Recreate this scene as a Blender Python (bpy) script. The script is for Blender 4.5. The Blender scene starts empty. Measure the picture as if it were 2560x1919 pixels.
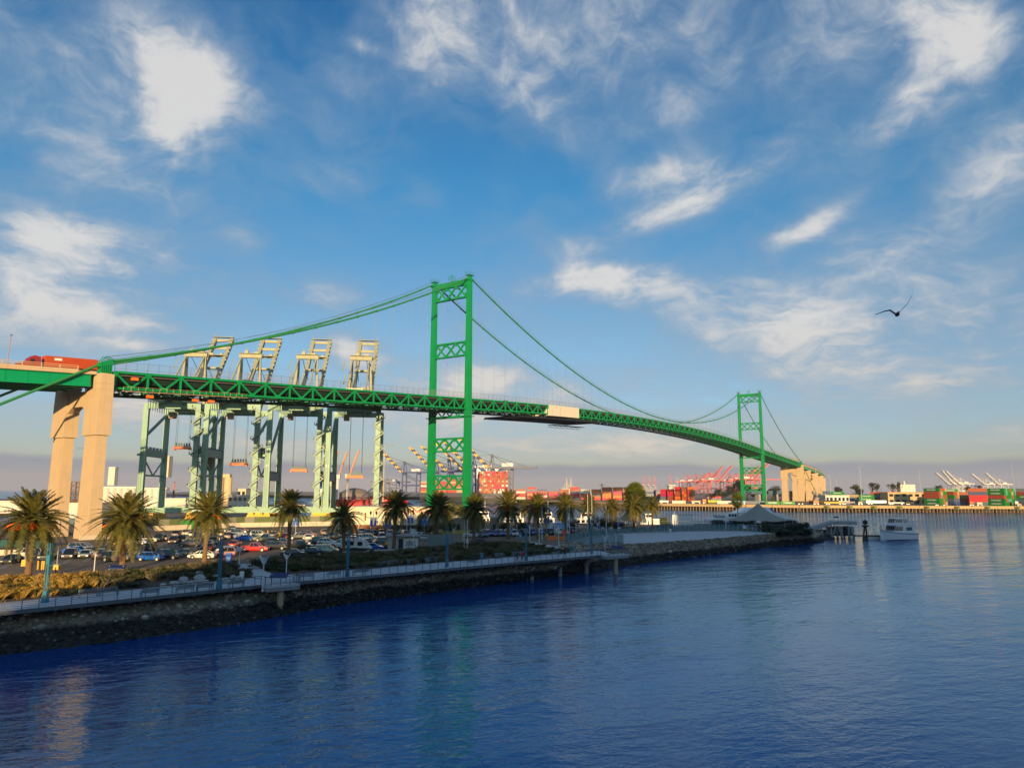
import bpy, bmesh, math, random
from math import sin, cos, pi, radians, sqrt, atan2, tan
from mathutils import Vector, Matrix, Euler
random.seed(7)
R = random.random
U = random.uniform
scene = bpy.context.scene
COL = scene.collection
# ------------------------------------------------------------------ camera, sky, sun, exposure
# World frame: X runs along the bridge, Y across it, Z up, water at z = 0, metres.
CAM = Vector((-247.6, -193.4, 16.18))
YAW, PITCH, ROLL, FPX = 0.9690, 0.1472, -0.0033, 1800.0
cam_data = bpy.data.cameras.new('camera')
cam = bpy.data.objects.new('camera', cam_data)
COL.objects.link(cam)
scene.camera = cam
cam_data.sensor_width = 36.0
cam_data.lens = FPX / 2560 * 36.0
cam_data.clip_start = 0.5
cam_data.clip_end = 30000
HF = Vector((sin(YAW), cos(YAW), 0)); HR = Vector((cos(YAW), -sin(YAW), 0)); UP = Vector((0, 0, 1))
_f = HF * cos(PITCH) + UP * sin(PITCH)
_u = -HF * sin(PITCH) + UP * cos(PITCH)
_c, _s = cos(-ROLL), sin(-ROLL)
_rx = HR * _c + _u * _s
_uy = -HR * _s + _u * _c
cam.matrix_world = Matrix(((_rx.x, _uy.x, -_f.x, CAM.x), (_rx.y, _uy.y, -_f.y, CAM.y), (_rx.z, _uy.z, -_f.z, CAM.z), (0, 0, 0, 1)))

SUN_AZ, SUN_EL = radians(49.0), radians(7.5)      # direction the light travels (from +Y towards +X) and its elevation
SUN_STRENGTH, SKY_STRENGTH, EXPOSURE = 4.9, 0.15, 0.55
HAZE_DENSITY = 0.65e-4
SD = Vector((sin(SUN_AZ) * cos(SUN_EL), cos(SUN_AZ) * cos(SUN_EL), -sin(SUN_EL)))
sun_data = bpy.data.lights.new('sun', 'SUN')
sun_data.energy = SUN_STRENGTH
sun_data.angle = radians(0.53)
sun_data.color = (1.0, 0.68, 0.34)
sun = bpy.data.objects.new('sun', sun_data)
COL.objects.link(sun)
sun.rotation_euler = SD.to_track_quat('-Z', 'Y').to_euler()

def ray(px, py):
    a, b = (px - 1280) / FPX, (959.5 - py) / FPX
    return _f + _rx * a + _uy * b

def G(px, py, z=3.8):
    "point of the horizontal plane at height z that the photograph shows at px, py"
    d = ray(px, py); t = (z - CAM.z) / d.z
    return CAM + d * t

def AT(px, depth, z=3.8):
    "point at height z, so many metres ahead of the camera, in photograph column px"
    py = 1225.0
    for _ in range(4):
        d = ray(px, py); t = depth / d.dot(HF)
        py -= (z - (CAM.z + d.z * t)) * FPX / depth
    return Vector(((CAM + d * t).x, (CAM + d * t).y, z))

def ZAT(px, py, depth):
    d = ray(px, py); t = depth / d.dot(HF)
    return CAM.z + d.z * t

def DEPTH(p): return (Vector(p) - CAM).dot(HF)

def azel(px, py):
    d = ray(px, py).normalized()
    return atan2(d.dot(HR), d.dot(HF)), math.asin(d.z)

# ---- world
world = bpy.data.worlds.new('World'); scene.world = world; world.use_nodes = True
wn = world.node_tree; wn.nodes.clear()

class NT:
    "small helper for node graphs"
    def __init__(s, t): s.t = t
    def n(s, k, **p):
        o = s.t.nodes.new(k)
        for a, v in p.items(): setattr(o, a, v)
        return o
    def set(s, sock, v):
        if isinstance(v, bpy.types.NodeSocket): s.t.links.new(v, sock)
        else: sock.default_value = v
    def m(s, op, a, b=None, c=None, clamp=False):
        o = s.n('ShaderNodeMath', operation=op, use_clamp=clamp)
        s.set(o.inputs[0], a)
        if b is not None: s.set(o.inputs[1], b)
        if c is not None: s.set(o.inputs[2], c)
        return o.outputs[0]
    def vm(s, op, a, b=None):
        o = s.n('ShaderNodeVectorMath', operation=op)
        s.set(o.inputs[0], a)
        if b is not None: s.set(o.inputs[1], b)
        return o.outputs['Value'] if op in ('DOT_PRODUCT', 'LENGTH') else o.outputs[0]
    def mix(s, f, a, b, blend='MIX'):
        o = s.n('ShaderNodeMix', data_type='RGBA', blend_type=blend)
        s.set(o.inputs[0], f); s.set(o.inputs[6], a); s.set(o.inputs[7], b)
        return o.outputs[2]
    def noise(s, vec, scale, detail=4, rough=.55, dist=0.0, dim='3D'):
        o = s.n('ShaderNodeTexNoise', noise_dimensions=dim)
        s.set(o.inputs['Vector'], vec); o.inputs['Scale'].default_value = scale
        o.inputs['Detail'].default_value = detail; o.inputs['Roughness'].default_value = rough
        o.inputs['Distortion'].default_value = dist
        return o.outputs['Fac']
    def ramp(s, f, stops, interp='LINEAR'):
        o = s.n('ShaderNodeValToRGB'); o.color_ramp.interpolation = interp
        e = o.color_ramp.elements
        while len(e) < len(stops): e.new(0.5)
        for k, (p, c) in enumerate(stops):
            e[k].position = p; e[k].color = (*c, 1) if len(c) == 3 else c
        s.set(o.inputs[0], f)
        return o.outputs[0]
    def xyz(s, x, y, z):
        o = s.n('ShaderNodeCombineXYZ')
        for k, v in enumerate((x, y, z)): s.set(o.inputs[k], v)
        return o.outputs[0]
    def step(s, x, lo, hi):
        o = s.n('ShaderNodeMapRange', interpolation_type='SMOOTHSTEP')
        s.set(o.inputs[0], x); s.set(o.inputs[1], lo); s.set(o.inputs[2], hi)
        return o.outputs[0]

W = NT(wn)
tc = W.n('ShaderNodeTexCoord').outputs['Generated']
dirn = W.vm('NORMALIZE', tc)
sep = W.n('ShaderNodeSeparateXYZ'); wn.links.new(dirn, sep.inputs[0])
dz = sep.outputs[2]
fw = W.vm('DOT_PRODUCT', dirn, tuple(HF)); rt = W.vm('DOT_PRODUCT', dirn, tuple(HR))
az = W.m('ARCTAN2', rt, fw); el = W.m('ARCSINE', dz)
elp = W.m('MAXIMUM', el, 0.0)
sky = W.n('ShaderNodeTexSky', sky_type='NISHITA', sun_disc=False)
sky.sun_elevation = SUN_EL
sky.sun_rotation = SUN_AZ + pi
sky.altitude = 0; sky.air_density = 1.0; sky.dust_density = 1.0; sky.ozone_density = 2.0
skycol = sky.outputs[0]
# colour grade of the clear sky by elevation (deeper blue overhead, pale and warm low down), the same all round
grade = W.ramp(W.m('MULTIPLY', elp, 1 / 0.75), [(0.0, (.72, .68, .84)), (0.10, (.55, .66, .90)), (0.28, (.50, .64, .76)),
                                               (0.55, (.20, .62, .82)), (1.0, (.08, .42, .72))])
skyc = W.mix(1.0, skycol, grade, 'MULTIPLY')
# --- cloud field
q = W.xyz(W.m('MULTIPLY', az, 1.75), W.m('MULTIPLY', W.m('LOGARITHM', W.m('ADD', elp, 0.25), 2.71828), 1.25), 0.0)
wv = W.vm('SUBTRACT', W.xyz(W.noise(q, 3.5, 3), W.noise(W.vm('ADD', q, (7.1, 3.3, 0)), 3.5, 3), 0.5), (.5, .5, .5))
sc_node = W.n('ShaderNodeVectorMath', operation='SCALE'); W.set(sc_node.inputs[0], wv); sc_node.inputs['Scale'].default_value = 0.20
wq = W.vm('ADD', q, sc_node.outputs[0])
fine = W.noise(W.vm('MULTIPLY', wq, (1.0, 1.2, 1)), 5.2, 10, .60, .15)
big = W.noise(W.vm('MULTIPLY', wq, (0.8, 1.4, 1)), 1.9, 4, .5)
wisp = W.noise(W.vm('MULTIPLY', wq, (1.0, 2.0, 1)), 11.0, 8, .64, .25)
BLOBS = [  # px, py, half width, half height, tilt in degrees, strength
    (395, 110, 130, 95, 25, .62), (500, 235, 105, 95, 35, .72), (300, 200, 170, 130, 0, .30), (395, 320, 80, 45, 30, .4),
    (1080, 60, 170, 85, 30, .42), (1180, 190, 200, 90, 0, .22), (905, 115, 40, 14, 10, .5),
    (150, 655, 150, 70, -10, .70), (60, 760, 210, 90, -8, .55), (90, 560, 120, 40, 0, .5), (290, 800, 90, 25, 5, .4), (330, 860, 60, 14, 5, .5),
    (600, 590, 60, 32, 0, .45), (830, 735, 105, 42, 8, .62), (860, 870, 60, 45, 30, .62), (930, 900, 60, 40, 0, .45),
    (1640, 545, 190, 32, -14, .72), (1740, 490, 100, 26, -16, .5), (1640, 440, 120, 42, -15, .55), (1790, 430, 90, 25, 0, .35),
    (2040, 560, 95, 26, -22, .65), (1960, 590, 60, 16, 0, .4),
    (1490, 695, 150, 32, -6, .74), (1640, 705, 110, 40, 0, .4), (1240, 945, 120, 34, 4, .55), (1100, 970, 160, 30, 0, .4),
    (2430, 60, 90, 60, 40, .6), (2390, 130, 60, 50, 50, .5), (2300, 20, 60, 30, 20, .5), (2260, 290, 60, 26, -18, .6), (2275, 232, 45, 18, -10, .4),
    (1720, 250, 130, 50, 0, .28), (2000, 800, 110, 40, 12, .34), (1850, 760, 180, 70, 0, .26), (2500, 420, 140, 60, -30, .4), (2300, 640, 260, 110, 0, .14),
    (2480, 1100, 260, 36, -10, .42), (1560, 1120, 420, 26, 0, .42), (1250, 1090, 300, 40, 0, .35), (330, 985, 90, 40, 15, .5), (160, 1090, 240, 60, 0, .34), (520, 1120, 160, 40, 0, .34), (780, 1110, 140, 30, 0, .3),
    (900, 470, 90, 40, 20, .2), (1050, 480, 60, 30, 20, .3), (2150, 940, 300, 70, 0, .2), (100, 350, 160, 60, 10, .25), (60, 80, 120, 70, 0, .22), (2100, 110, 200, 120, 0, .2),
    (1950, 700, 520, 200, -8, .14), (2350, 880, 380, 190, -6, .16), (1480, 120, 380, 150, 0, .26), (1150, 1010, 380, 60, 0, .30), (1900, 980, 520, 90, 0, .22), (420, 1010, 420, 50, 0, .26), (1180, 800, 220, 90, 0, .22), (250, 420, 300, 160, 0, .12)]
tot = None
for (px, py, hw, hh, tilt, amp) in BLOBS:
    a0, e0 = azel(px, py)
    sa, se = hw / FPX, hh / FPX
    ct, st = cos(radians(tilt)), sin(radians(tilt))
    da = W.m('SUBTRACT', az, a0); de = W.m('SUBTRACT', el, e0)
    x1 = W.m('ADD', W.m('MULTIPLY', da, ct / sa), W.m('MULTIPLY', de, -st / sa))
    y1 = W.m('ADD', W.m('MULTIPLY', da, st / se), W.m('MULTIPLY', de, ct / se))
    r2 = W.m('ADD', W.m('MULTIPLY', x1, x1), W.m('MULTIPLY', y1, y1))
    g = W.m('MULTIPLY', W.m('EXPONENT', W.m('MULTIPLY', r2, -0.8)), amp)
    tot = g if tot is None else W.m('ADD', tot, g)
veil = W.m('ADD', .06, W.m('MULTIPLY', W.step(big, .36, .66), .52))
side = W.m('MAXIMUM', W.step(W.m('ABSOLUTE', az), .62, 1.0), W.step(el, .60, .80))      # the broken cloud goes on all round
veil = W.m('ADD', veil, W.m('MULTIPLY', W.m('MULTIPLY', side, W.step(big, .40, .66)), .45))
base = W.m('ADD', W.m('MULTIPLY', tot, 1.30), veil)
tex = W.m('ADD', W.m('MULTIPLY', W.m('SUBTRACT', fine, .50), 2.6), W.m('MULTIPLY', W.m('SUBTRACT', wisp, .50), 1.5))
dens = W.m('ADD', base, W.m('MULTIPLY', tex, W.m('ADD', .20, W.m('MULTIPLY', base, .62))))
cover = W.m('MULTIPLY', W.step(dens, -.15, 1.55), W.step(dens, -.10, .35))
thick = W.step(dens, .45, 1.75)
cl_col = W.mix(thick, (1.20, 1.70, 2.30, 1), (3.3, 3.25, 3.2, 1))
lowwarm = W.step(el, .26, .02)
cl_col = W.mix(lowwarm, cl_col, W.mix(thick, (1.70, 1.85, 2.05, 1), (3.2, 2.9, 2.5, 1)))
skyc = W.mix(W.m('MULTIPLY', cover, .93), skyc, cl_col)
# --- grey marine layer lying along the whole horizon
edge = W.m('ADD', 0.034, W.m('MULTIPLY', W.m('SUBTRACT', W.noise(W.xyz(W.m('MULTIPLY', az, 6.0), 0.0, 3.0), 1.0, 3, .5), .5), .028))
band = W.step(W.m('SUBTRACT', edge, el), -.006, .004)
band_col = W.ramp(W.m('MULTIPLY', elp, 1 / .045), [(0.0, (1.45, 1.45, 1.65)), (0.6, (1.12, 1.30, 1.68)), (1.0, (1.06, 1.28, 1.70))])
skyc = W.mix(W.m('MULTIPLY', band, .92), skyc, band_col)
bg = W.n('ShaderNodeBackground'); W.set(bg.inputs[0], skyc); bg.inputs[1].default_value = SKY_STRENGTH
wo = W.n('ShaderNodeOutputWorld'); wn.links.new(bg.outputs[0], wo.inputs[0])
world.cycles.sampling_method = 'MANUAL'; world.cycles.sample_map_resolution = 512

scene.view_settings.view_transform = 'Standard'; scene.view_settings.look = 'None'
scene.view_settings.gamma = 1; scene.view_settings.use_curve_mapping = False
scene.view_settings.exposure = EXPOSURE
scene.render.engine = 'CYCLES'
scene.cycles.use_denoising = True
scene.cycles.max_bounces = 8; scene.cycles.diffuse_bounces = 2; scene.cycles.glossy_bounces = 3
scene.cycles.transparent_max_bounces = 24; scene.cycles.volume_bounces = 0
scene.cycles.caustics_reflective = False; scene.cycles.caustics_refractive = False
scene.cycles.sample_clamp_indirect = 6

# ------------------------------------------------------------------ materials
MATS = {}
def mat(name, col, rough=.6, metal=0.0, var=.12, vs=.6, bump=0.0, bs=6.0, objcol=False, stain=None, streak=0.0, coat=0.0, spec=.5, space='pos'):
    "procedural paint / stone / metal: base colour broken up by two noises, optional stains running down, relief"
    if name in MATS: return MATS[name]
    m = bpy.data.materials.new(name); m.use_nodes = True
    t = m.node_tree; N = NT(t); p = t.nodes['Principled BSDF']
    if space == 'pos': pos = N.n('ShaderNodeNewGeometry').outputs['Position']
    else: pos = N.n('ShaderNodeTexCoord').outputs['Object']
    c = (*col, 1)
    if objcol: c = N.n('ShaderNodeObjectInfo').outputs['Color']
    n1 = N.noise(pos, vs, 5, .6); n2 = N.noise(pos, vs * 7.3, 3, .6)
    f = N.m('ADD', N.m('MULTIPLY', N.m('SUBTRACT', n1, .5), 2.2 * var), N.m('MULTIPLY', N.m('SUBTRACT', n2, .5), 1.2 * var))
    f = N.m('ADD', f, 1.0)
    cc = N.mix(1.0, c, N.xyz(f, f, f), 'MULTIPLY')
    if streak:
        s = N.noise(N.vm('MULTIPLY', pos, (1.6, 1.6, .06)), 1.0, 4, .65)
        cc = N.mix(N.m('MULTIPLY', N.step(s, .5, .72), streak), cc, (*(stain or (.12, .09, .06)), 1))
    elif stain:
        cc = N.mix(N.m('MULTIPLY', N.step(N.noise(pos, vs * 2.1, 5, .65), .54, .7), .7), cc, (*stain, 1))
    N.set(p.inputs['Base Color'], cc)
    p.inputs['Roughness'].default_value = rough; p.inputs['Metallic'].default_value = metal
    p.inputs['Specular IOR Level'].default_value = spec
    if coat: p.inputs['Coat Weight'].default_value = coat; p.inputs['Coat Roughness'].default_value = .08
    if bump:
        b = N.n('ShaderNodeBump'); b.inputs['Strength'].default_value = bump; b.inputs['Distance'].default_value = .05
        N.set(b.inputs['Height'], N.noise(pos, bs, 5, .6)); t.links.new(b.outputs[0], p.inputs['Normal'])
    MATS[name] = m
    return m

M_GREEN = mat('green_bridge_paint', (.002, .26, .075), .55, 0, .14, .25, .08, 3, streak=.16, stain=(.03, .11, .02), spec=.2)
M_GREEN2 = mat('green_girder_paint', (.001, .30, .12), .5, 0, .08, .2, spec=.2)
M_CABLE = mat('green_cable_wrap', (.02, .22, .06), .55, 0, .15, .4)
M_CONC = mat('tan_concrete', (.56, .42, .25), .85, 0, .10, .35, .15, 4, streak=.22, stain=(.24, .17, .10))
M_CONCG = mat('grey_concrete', (.33, .33, .33), .85, 0, .14, .6, .15, 5)
M_DECKC = mat('pale_concrete_paving', (.52, .53, .54), .8, 0, .12, .5, .06, 9)
M_BARRIER = mat('cream_painted_concrete', (.62, .54, .40), .8, 0, .1, .7, .1, 6)
M_ASPH = mat('worn_asphalt', (.20, .145, .095), .9, 0, .28, .12, .25, 12, stain=(.12, .10, .075))
M_ROAD = mat('bridge_road_surface', (.12, .115, .11), .9, 0, .15, .3)
M_LINE = mat('white_road_paint', (.55, .55, .53), .7, 0, .25, 2.0)
M_SOIL = mat('dry_soil', (.095, .065, .042), .95, 0, .3, .5, .5, 5)
M_BLACK = mat('black_steel', (.012, .014, .016), .6, 0, .2, 1)
M_STEEL = mat('galvanised_steel', (.36, .39, .42), .45, .6, .12, 2)
M_RAIL = mat('grey_railing_metal', (.17, .20, .23), .5, .3, .12, 2)
M_TEAL = mat('teal_pole_paint', (.025, .19, .27), .45, 0, .1, 1.5)
M_WHITE = mat('white_paint', (.72, .73, .72), .45, 0, .06, .8)
M_WHITES = mat('weathered_white_paint', (.66, .62, .54), .6, 0, .1, .15, streak=.15, stain=(.36, .27, .18))
M_YELL = mat('yellow_paint', (.80, .45, .02), .55, 0, .14, 1.2)
M_ORNG = mat('orange_paint', (.80, .17, .02), .5, 0, .12, 1.0)
M_RED = mat('red_paint', (.55, .03, .025), .5, 0, .12, .8)
M_BLUE = mat('blue_sign_paint', (.01, .13, .62), .45, 0, .12, 1.5)
M_NAVY = mat('navy_paint', (.015, .03, .13), .5, 0, .12, 1.0)
M_GLASSD = mat('dark_window_glass', (.012, .016, .022), .08, 0, .1, 1, spec=.9)
M_TYRE = mat('black_rubber', (.012, .012, .012), .85, 0, .2, 3)
M_RIM = mat('alloy_wheel', (.45, .46, .48), .35, .7, .1, 4)
M_CAR = mat('car_paint', (1, 1, 1), .32, 0, .03, .6, objcol=True, coat=.7)
M_HEAD = mat('clear_lamp_lens', (.62, .64, .66), .2, .2, .05, 3)
M_TAIL = mat('red_lamp_lens', (.45, .01, .01), .25, 0, .05, 3)
M_CRANE = mat('pale_green_crane_paint', (.24, .43, .30), .5, 0, .10, .15, streak=.12, stain=(.30, .26, .16))
M_CRANED = mat('dull_green_boom_paint', (.34, .355, .22), .6, 0, .16, .4, streak=.25, stain=(.16, .12, .06))
M_TRUNK = mat('palm_bark', (.19, .115, .055), .95, 0, .3, 2.5, .8, 6)
M_BARK = mat('grey_brown_bark', (.10, .075, .05), .95, 0, .3, 2, .6, 6)
M_FRUIT = mat('orange_date_stalks', (.85, .16, .015), .6, 0, .2, 4)
M_ROCK = mat('pale_boulder_stone', (.40, .40, .39), .9, 0, .25, 1.5, .5, 4)
M_CONT = mat('container_paint', (1, 1, 1), .55, 0, .14, .5, objcol=True, streak=.10, stain=(.16, .08, .04))
M_WOOD = mat('dark_tarred_timber', (.075, .055, .04), .9, 0, .3, .8, .4, 5)
M_PILE = mat('weathered_pile_timber', (.23, .16, .085), .9, 0, .3, .6, .4, 5)
M_DOCK = mat('weathered_dock_concrete', (.50, .36, .18), .9, 0, .18, .35, .2, 4, stain=(.27, .19, .10))
M_TARP = mat('cream_tarpaulin', (.66, .62, .50), .8, 0, .05, .3, .12, 1.2)
M_CANVAS = mat('taupe_tent_canvas', (.34, .315, .265), .8, 0, .06, .5, .08, 2)
M_SKIN = mat('skin', (.42, .25, .17), .6, 0, .05, 4)
M_HAIR = mat('dark_hair', (.02, .014, .01), .7, 0, .1, 4)
M_WALLG = mat('olive_fence_screen', (.12, .155, .055), .85, 0, .2, .3, streak=.2, stain=(.18, .17, .09))
M_STUCCO = mat('cream_stucco', (.74, .66, .46), .85, 0, .07, .3, .08, 5)
M_BROWN = mat('brown_wall_tile', (.24, .10, .03), .7, 0, .2, .6)

def leaf_mat(name, c1, c2, c3, rough=.55, trans=.25):
    m = bpy.data.materials.new(name); m.use_nodes = True
    t = m.node_tree; N = NT(t); p = t.nodes['Principled BSDF']
    pos = N.n('ShaderNodeNewGeometry').outputs['Position']
    rnd = N.n('ShaderNodeObjectInfo').outputs['Random']
    isl = N.n('ShaderNodeNewGeometry').outputs['Random Per Island']
    f = N.m('ADD', N.m('MULTIPLY', N.noise(pos, .8, 3), .5), N.m('ADD', N.m('MULTIPLY', rnd, .2), N.m('MULTIPLY', isl, .45)))
    N.set(p.inputs['Base Color'], N.ramp(f, [(.2, c1), (.55, c2), (.95, c3)]))
    p.inputs['Roughness'].default_value = rough
    tr = N.n('ShaderNodeBsdfTranslucent'); t.links.new(p.inputs['Base Color'].links[0].from_socket, tr.inputs[0])
    mx = N.n('ShaderNodeMixShader'); mx.inputs[0].default_value = trans
    t.links.new(p.outputs[0], mx.inputs[1]); t.links.new(tr.outputs[0], mx.inputs[2])
    t.links.new(mx.outputs[0], t.nodes['Material Output'].inputs[0])
    return m
M_FROND = leaf_mat('palm_frond_green', (.055, .065, .010), (.12, .12, .018), (.26, .21, .035))
M_FAN = leaf_mat('fan_palm_green', (.05, .085, .012), (.12, .16, .02), (.24, .26, .04))
M_LEAF = leaf_mat('olive_tree_leaves', (.05, .07, .015), (.13, .14, .025), (.26, .23, .04))
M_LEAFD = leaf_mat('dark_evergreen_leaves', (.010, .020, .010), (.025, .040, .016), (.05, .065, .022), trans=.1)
M_GRASSY = leaf_mat('golden_dry_grass', (.20, .13, .03), (.44, .28, .05), (.60, .40, .10))
M_GRASSG = leaf_mat('green_rush_grass', (.018, .034, .010), (.045, .062, .016), (.10, .105, .034), trans=.15)
M_GRASSB = leaf_mat('tan_seeding_grass', (.10, .085, .045), (.17, .14, .075), (.27, .22, .12))
M_REDSH = leaf_mat('dark_red_green_leaves', (.012, .016, .010), (.03, .030, .016), (.07, .022, .02), trans=.1)

def flat_mat(name, col, alpha, rough=.4):
    m = bpy.data.materials.new(name); m.use_nodes = True
    t = m.node_tree; N = NT(t); p = t.nodes['Principled BSDF']
    N.set(p.inputs['Base Color'], N.mix(N.noise(N.n('ShaderNodeNewGeometry').outputs['Position'], .5, 3), (*col, 1), (col[0] * .8, col[1] * .8, col[2] * .8, 1)))
    p.inputs['Roughness'].default_value = rough; p.inputs['Alpha'].default_value = alpha
    return m
M_MESH = flat_mat('chain_link_mesh', (.30, .32, .35), .16, .5)
M_GPANE = flat_mat('sea_green_glass', (.10, .24, .27), .42, .06)

# ------------------------------------------------------------------ building helpers
class MB:
    def __init__(s): s.v = []; s.f = []; s.mi = []; s.cur = 0
    def add(s, vs, fs):
        o = len(s.v); s.v += [tuple(v) for v in vs]
        for f in fs: s.f.append([o + i for i in f]); s.mi.append(s.cur)
        return s
    def box(s, x0, x1, y0, y1, z0, z1):
        return s.add([(x0, y0, z0), (x1, y0, z0), (x1, y1, z0), (x0, y1, z0), (x0, y0, z1), (x1, y0, z1), (x1, y1, z1), (x0, y1, z1)],
                     [(0, 3, 2, 1), (4, 5, 6, 7), (0, 1, 5, 4), (1, 2, 6, 5), (2, 3, 7, 6), (3, 0, 4, 7)])
    def cbox(s, c, d, rz=0.0):
        x, y, z = c; a, b, h = d[0] / 2, d[1] / 2, d[2] / 2
        cc, ss = cos(rz), sin(rz)
        vs = [(x + cc * i - ss * j, y + ss * i + cc * j, z + k) for k in (-h, h) for (i, j) in ((-a, -b), (a, -b), (a, b), (-a, b))]
        return s.add(vs, [(0, 3, 2, 1), (4, 5, 6, 7), (0, 1, 5, 4), (1, 2, 6, 5), (2, 3, 7, 6), (3, 0, 4, 7)])
    def frustum(s, z0, a0, b0, z1, a1, b1, cx=0, cy=0):
        vs = [(cx + sx * a0, cy + sy * b0, z0) for sx, sy in ((-1, -1), (1, -1), (1, 1), (-1, 1))] + [(cx + sx * a1, cy + sy * b1, z1) for sx, sy in ((-1, -1), (1, -1), (1, 1), (-1, 1))]
        return s.add(vs, [(0, 3, 2, 1), (4, 5, 6, 7), (0, 1, 5, 4), (1, 2, 6, 5), (2, 3, 7, 6), (3, 0, 4, 7)])
    def beam(s, p0, p1, w, h, up=(0, 0, 1)):
        p0, p1 = Vector(p0), Vector(p1); d = (p1 - p0).normalized(); up = Vector(up)
        if abs(d.dot(up)) > .98: up = Vector((1, 0, 0))
        x = d.cross(up).normalized(); y = x.cross(d)
        vs = []
        for p in (p0, p1):
            for i, j in ((-1, -1), (1, -1), (1, 1), (-1, 1)): vs.append(p + x * (i * w / 2) + y * (j * h / 2))
        return s.add(vs, [(0, 1, 2, 3), (7, 6, 5, 4), (0, 4, 5, 1), (1, 5, 6, 2), (2, 6, 7, 3), (3, 7, 4, 0)])
    def tube(s, p0, p1, r0, r1=None, n=8, cap=True):
        p0, p1 = Vector(p0), Vector(p1); r1 = r0 if r1 is None else r1
        d = (p1 - p0).normalized(); up = Vector((0, 0, 1)) if abs(d.z) < .95 else Vector((1, 0, 0))
        x = d.cross(up).normalized(); y = x.cross(d)
        vs = []
        for p, r in ((p0, r0), (p1, r1)):
            for k in range(n):
                a = 2 * pi * k / n; vs.append(p + x * (cos(a) * r) + y * (sin(a) * r))
        fs = [(k, (k + 1) % n, n + (k + 1) % n, n + k) for k in range(n)]
        if cap: fs += [tuple(range(n))[::-1], tuple(range(n, 2 * n))]
        return s.add(vs, fs)
    def path(s, pts, r, n=6):
        "tube along a polyline"
        pts = [Vector(p) for p in pts]; rr = r if isinstance(r, (list, tuple)) else [r] * len(pts)
        vs = []
        for i, p in enumerate(pts):
            d = (pts[min(i + 1, len(pts) - 1)] - pts[max(i - 1, 0)]).normalized()
            up = Vector((0, 0, 1)) if abs(d.z) < .95 else Vector((1, 0, 0))
            x = d.cross(up).normalized(); y = x.cross(d)
            for k in range(n):
                a = 2 * pi * k / n; vs.append(p + x * (cos(a) * rr[i]) + y * (sin(a) * rr[i]))
        fs = []
        for i in range(len(pts) - 1):
            for k in range(n): fs.append((i * n + k, i * n + (k + 1) % n, (i + 1) * n + (k + 1) % n, (i + 1) * n + k))
        fs += [tuple(range(n))[::-1], tuple(range((len(pts) - 1) * n, len(pts) * n))]
        return s.add(vs, fs)
    def loft(s, rings, cap=True):
        n = len(rings[0]); vs = [v for r in rings for v in r]; fs = []
        for i in range(len(rings) - 1):
            for k in range(n): fs.append((i * n + k, i * n + (k + 1) % n, (i + 1) * n + (k + 1) % n, (i + 1) * n + k))
        if cap: fs += [tuple(range(n))[::-1], tuple(range((len(rings) - 1) * n, len(rings) * n))]
        return s.add(vs, fs)
    def prism(s, poly, z0, z1):
        n = len(poly)
        vs = [(p[0], p[1], z0) for p in poly] + [(p[0], p[1], z1) for p in poly]
        return s.add(vs, [tuple(range(n))[::-1], tuple(range(n, 2 * n))] + [(k, (k + 1) % n, n + (k + 1) % n, n + k) for k in range(n)])
    def sheet(s, poly, z=None):
        return s.add([(p[0], p[1], z if z is not None else p[2]) for p in poly], [tuple(range(len(poly)))])
    def blob(s, c, r, n=6, m=4, jit=.2):
        c = Vector(c); rx, ry, rz = r if isinstance(r, (tuple, list)) else (r, r, r)
        vs = [c + Vector((0, 0, -rz))]
        for i in range(1, m):
            ph = -pi / 2 + pi * i / m
            for k in range(n):
                a = 2 * pi * (k + .5 * (i % 2)) / n; q = 1 + U(-jit, jit)
                vs.append(c + Vector((cos(a) * cos(ph) * rx * q, sin(a) * cos(ph) * ry * q, sin(ph) * rz * q)))
        vs.append(c + Vector((0, 0, rz)))
        fs = [(0, 1 + (k + 1) % n, 1 + k) for k in range(n)]
        for i in range(m - 2):
            for k in range(n): fs.append((1 + i * n + k, 1 + i * n + (k + 1) % n, 1 + (i + 1) * n + (k + 1) % n, 1 + (i + 1) * n + k))
        o = 1 + (m - 2) * n
        fs += [(o + k, o + (k + 1) % n, len(vs) - 1) for k in range(n)]
        return s.add(vs, fs)
    def mesh(s, name, mats, smooth=False):
        me = bpy.data.meshes.new(name); me.from_pydata(s.v, [], s.f)
        for m in (mats if isinstance(mats, (list, tuple)) else [mats]): me.materials.append(m)
        if any(s.mi): me.polygons.foreach_set('material_index', s.mi)
        if smooth: me.polygons.foreach_set('use_smooth', [True] * len(s.f))
        me.update()
        return me
    def build(s, name, mats, parent=None, smooth=False, **k):
        return O(name, s.mesh(name, mats, smooth), parent, **k)

def O(name, data, parent=None, loc=None, rot=None, color=None, label=None, cat=None, group=None, kind=None, scale=None):
    o = bpy.data.objects.new(name, data); COL.objects.link(o)
    if parent is not None: o.parent = parent
    if loc is not None: o.location = loc
    if rot is not None: o.rotation_euler = rot
    if scale is not None: o.scale = scale if isinstance(scale, (tuple, list)) else (scale,) * 3
    if color is not None: o.color = (*color, 1)
    if label: o['label'] = label
    if cat: o['category'] = cat
    if group: o['group'] = group
    if kind: o['kind'] = kind
    return o

def T(name, label, cat, loc=(0, 0, 0), rz=0.0, group=None, color=None):
    o = O(name, None, None, loc, (0, 0, rz), color, label, cat, group)
    o.empty_display_size = .2
    return o
def P(name, parent): return O(name, None, parent)       # an Empty part that only holds sub-parts

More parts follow.
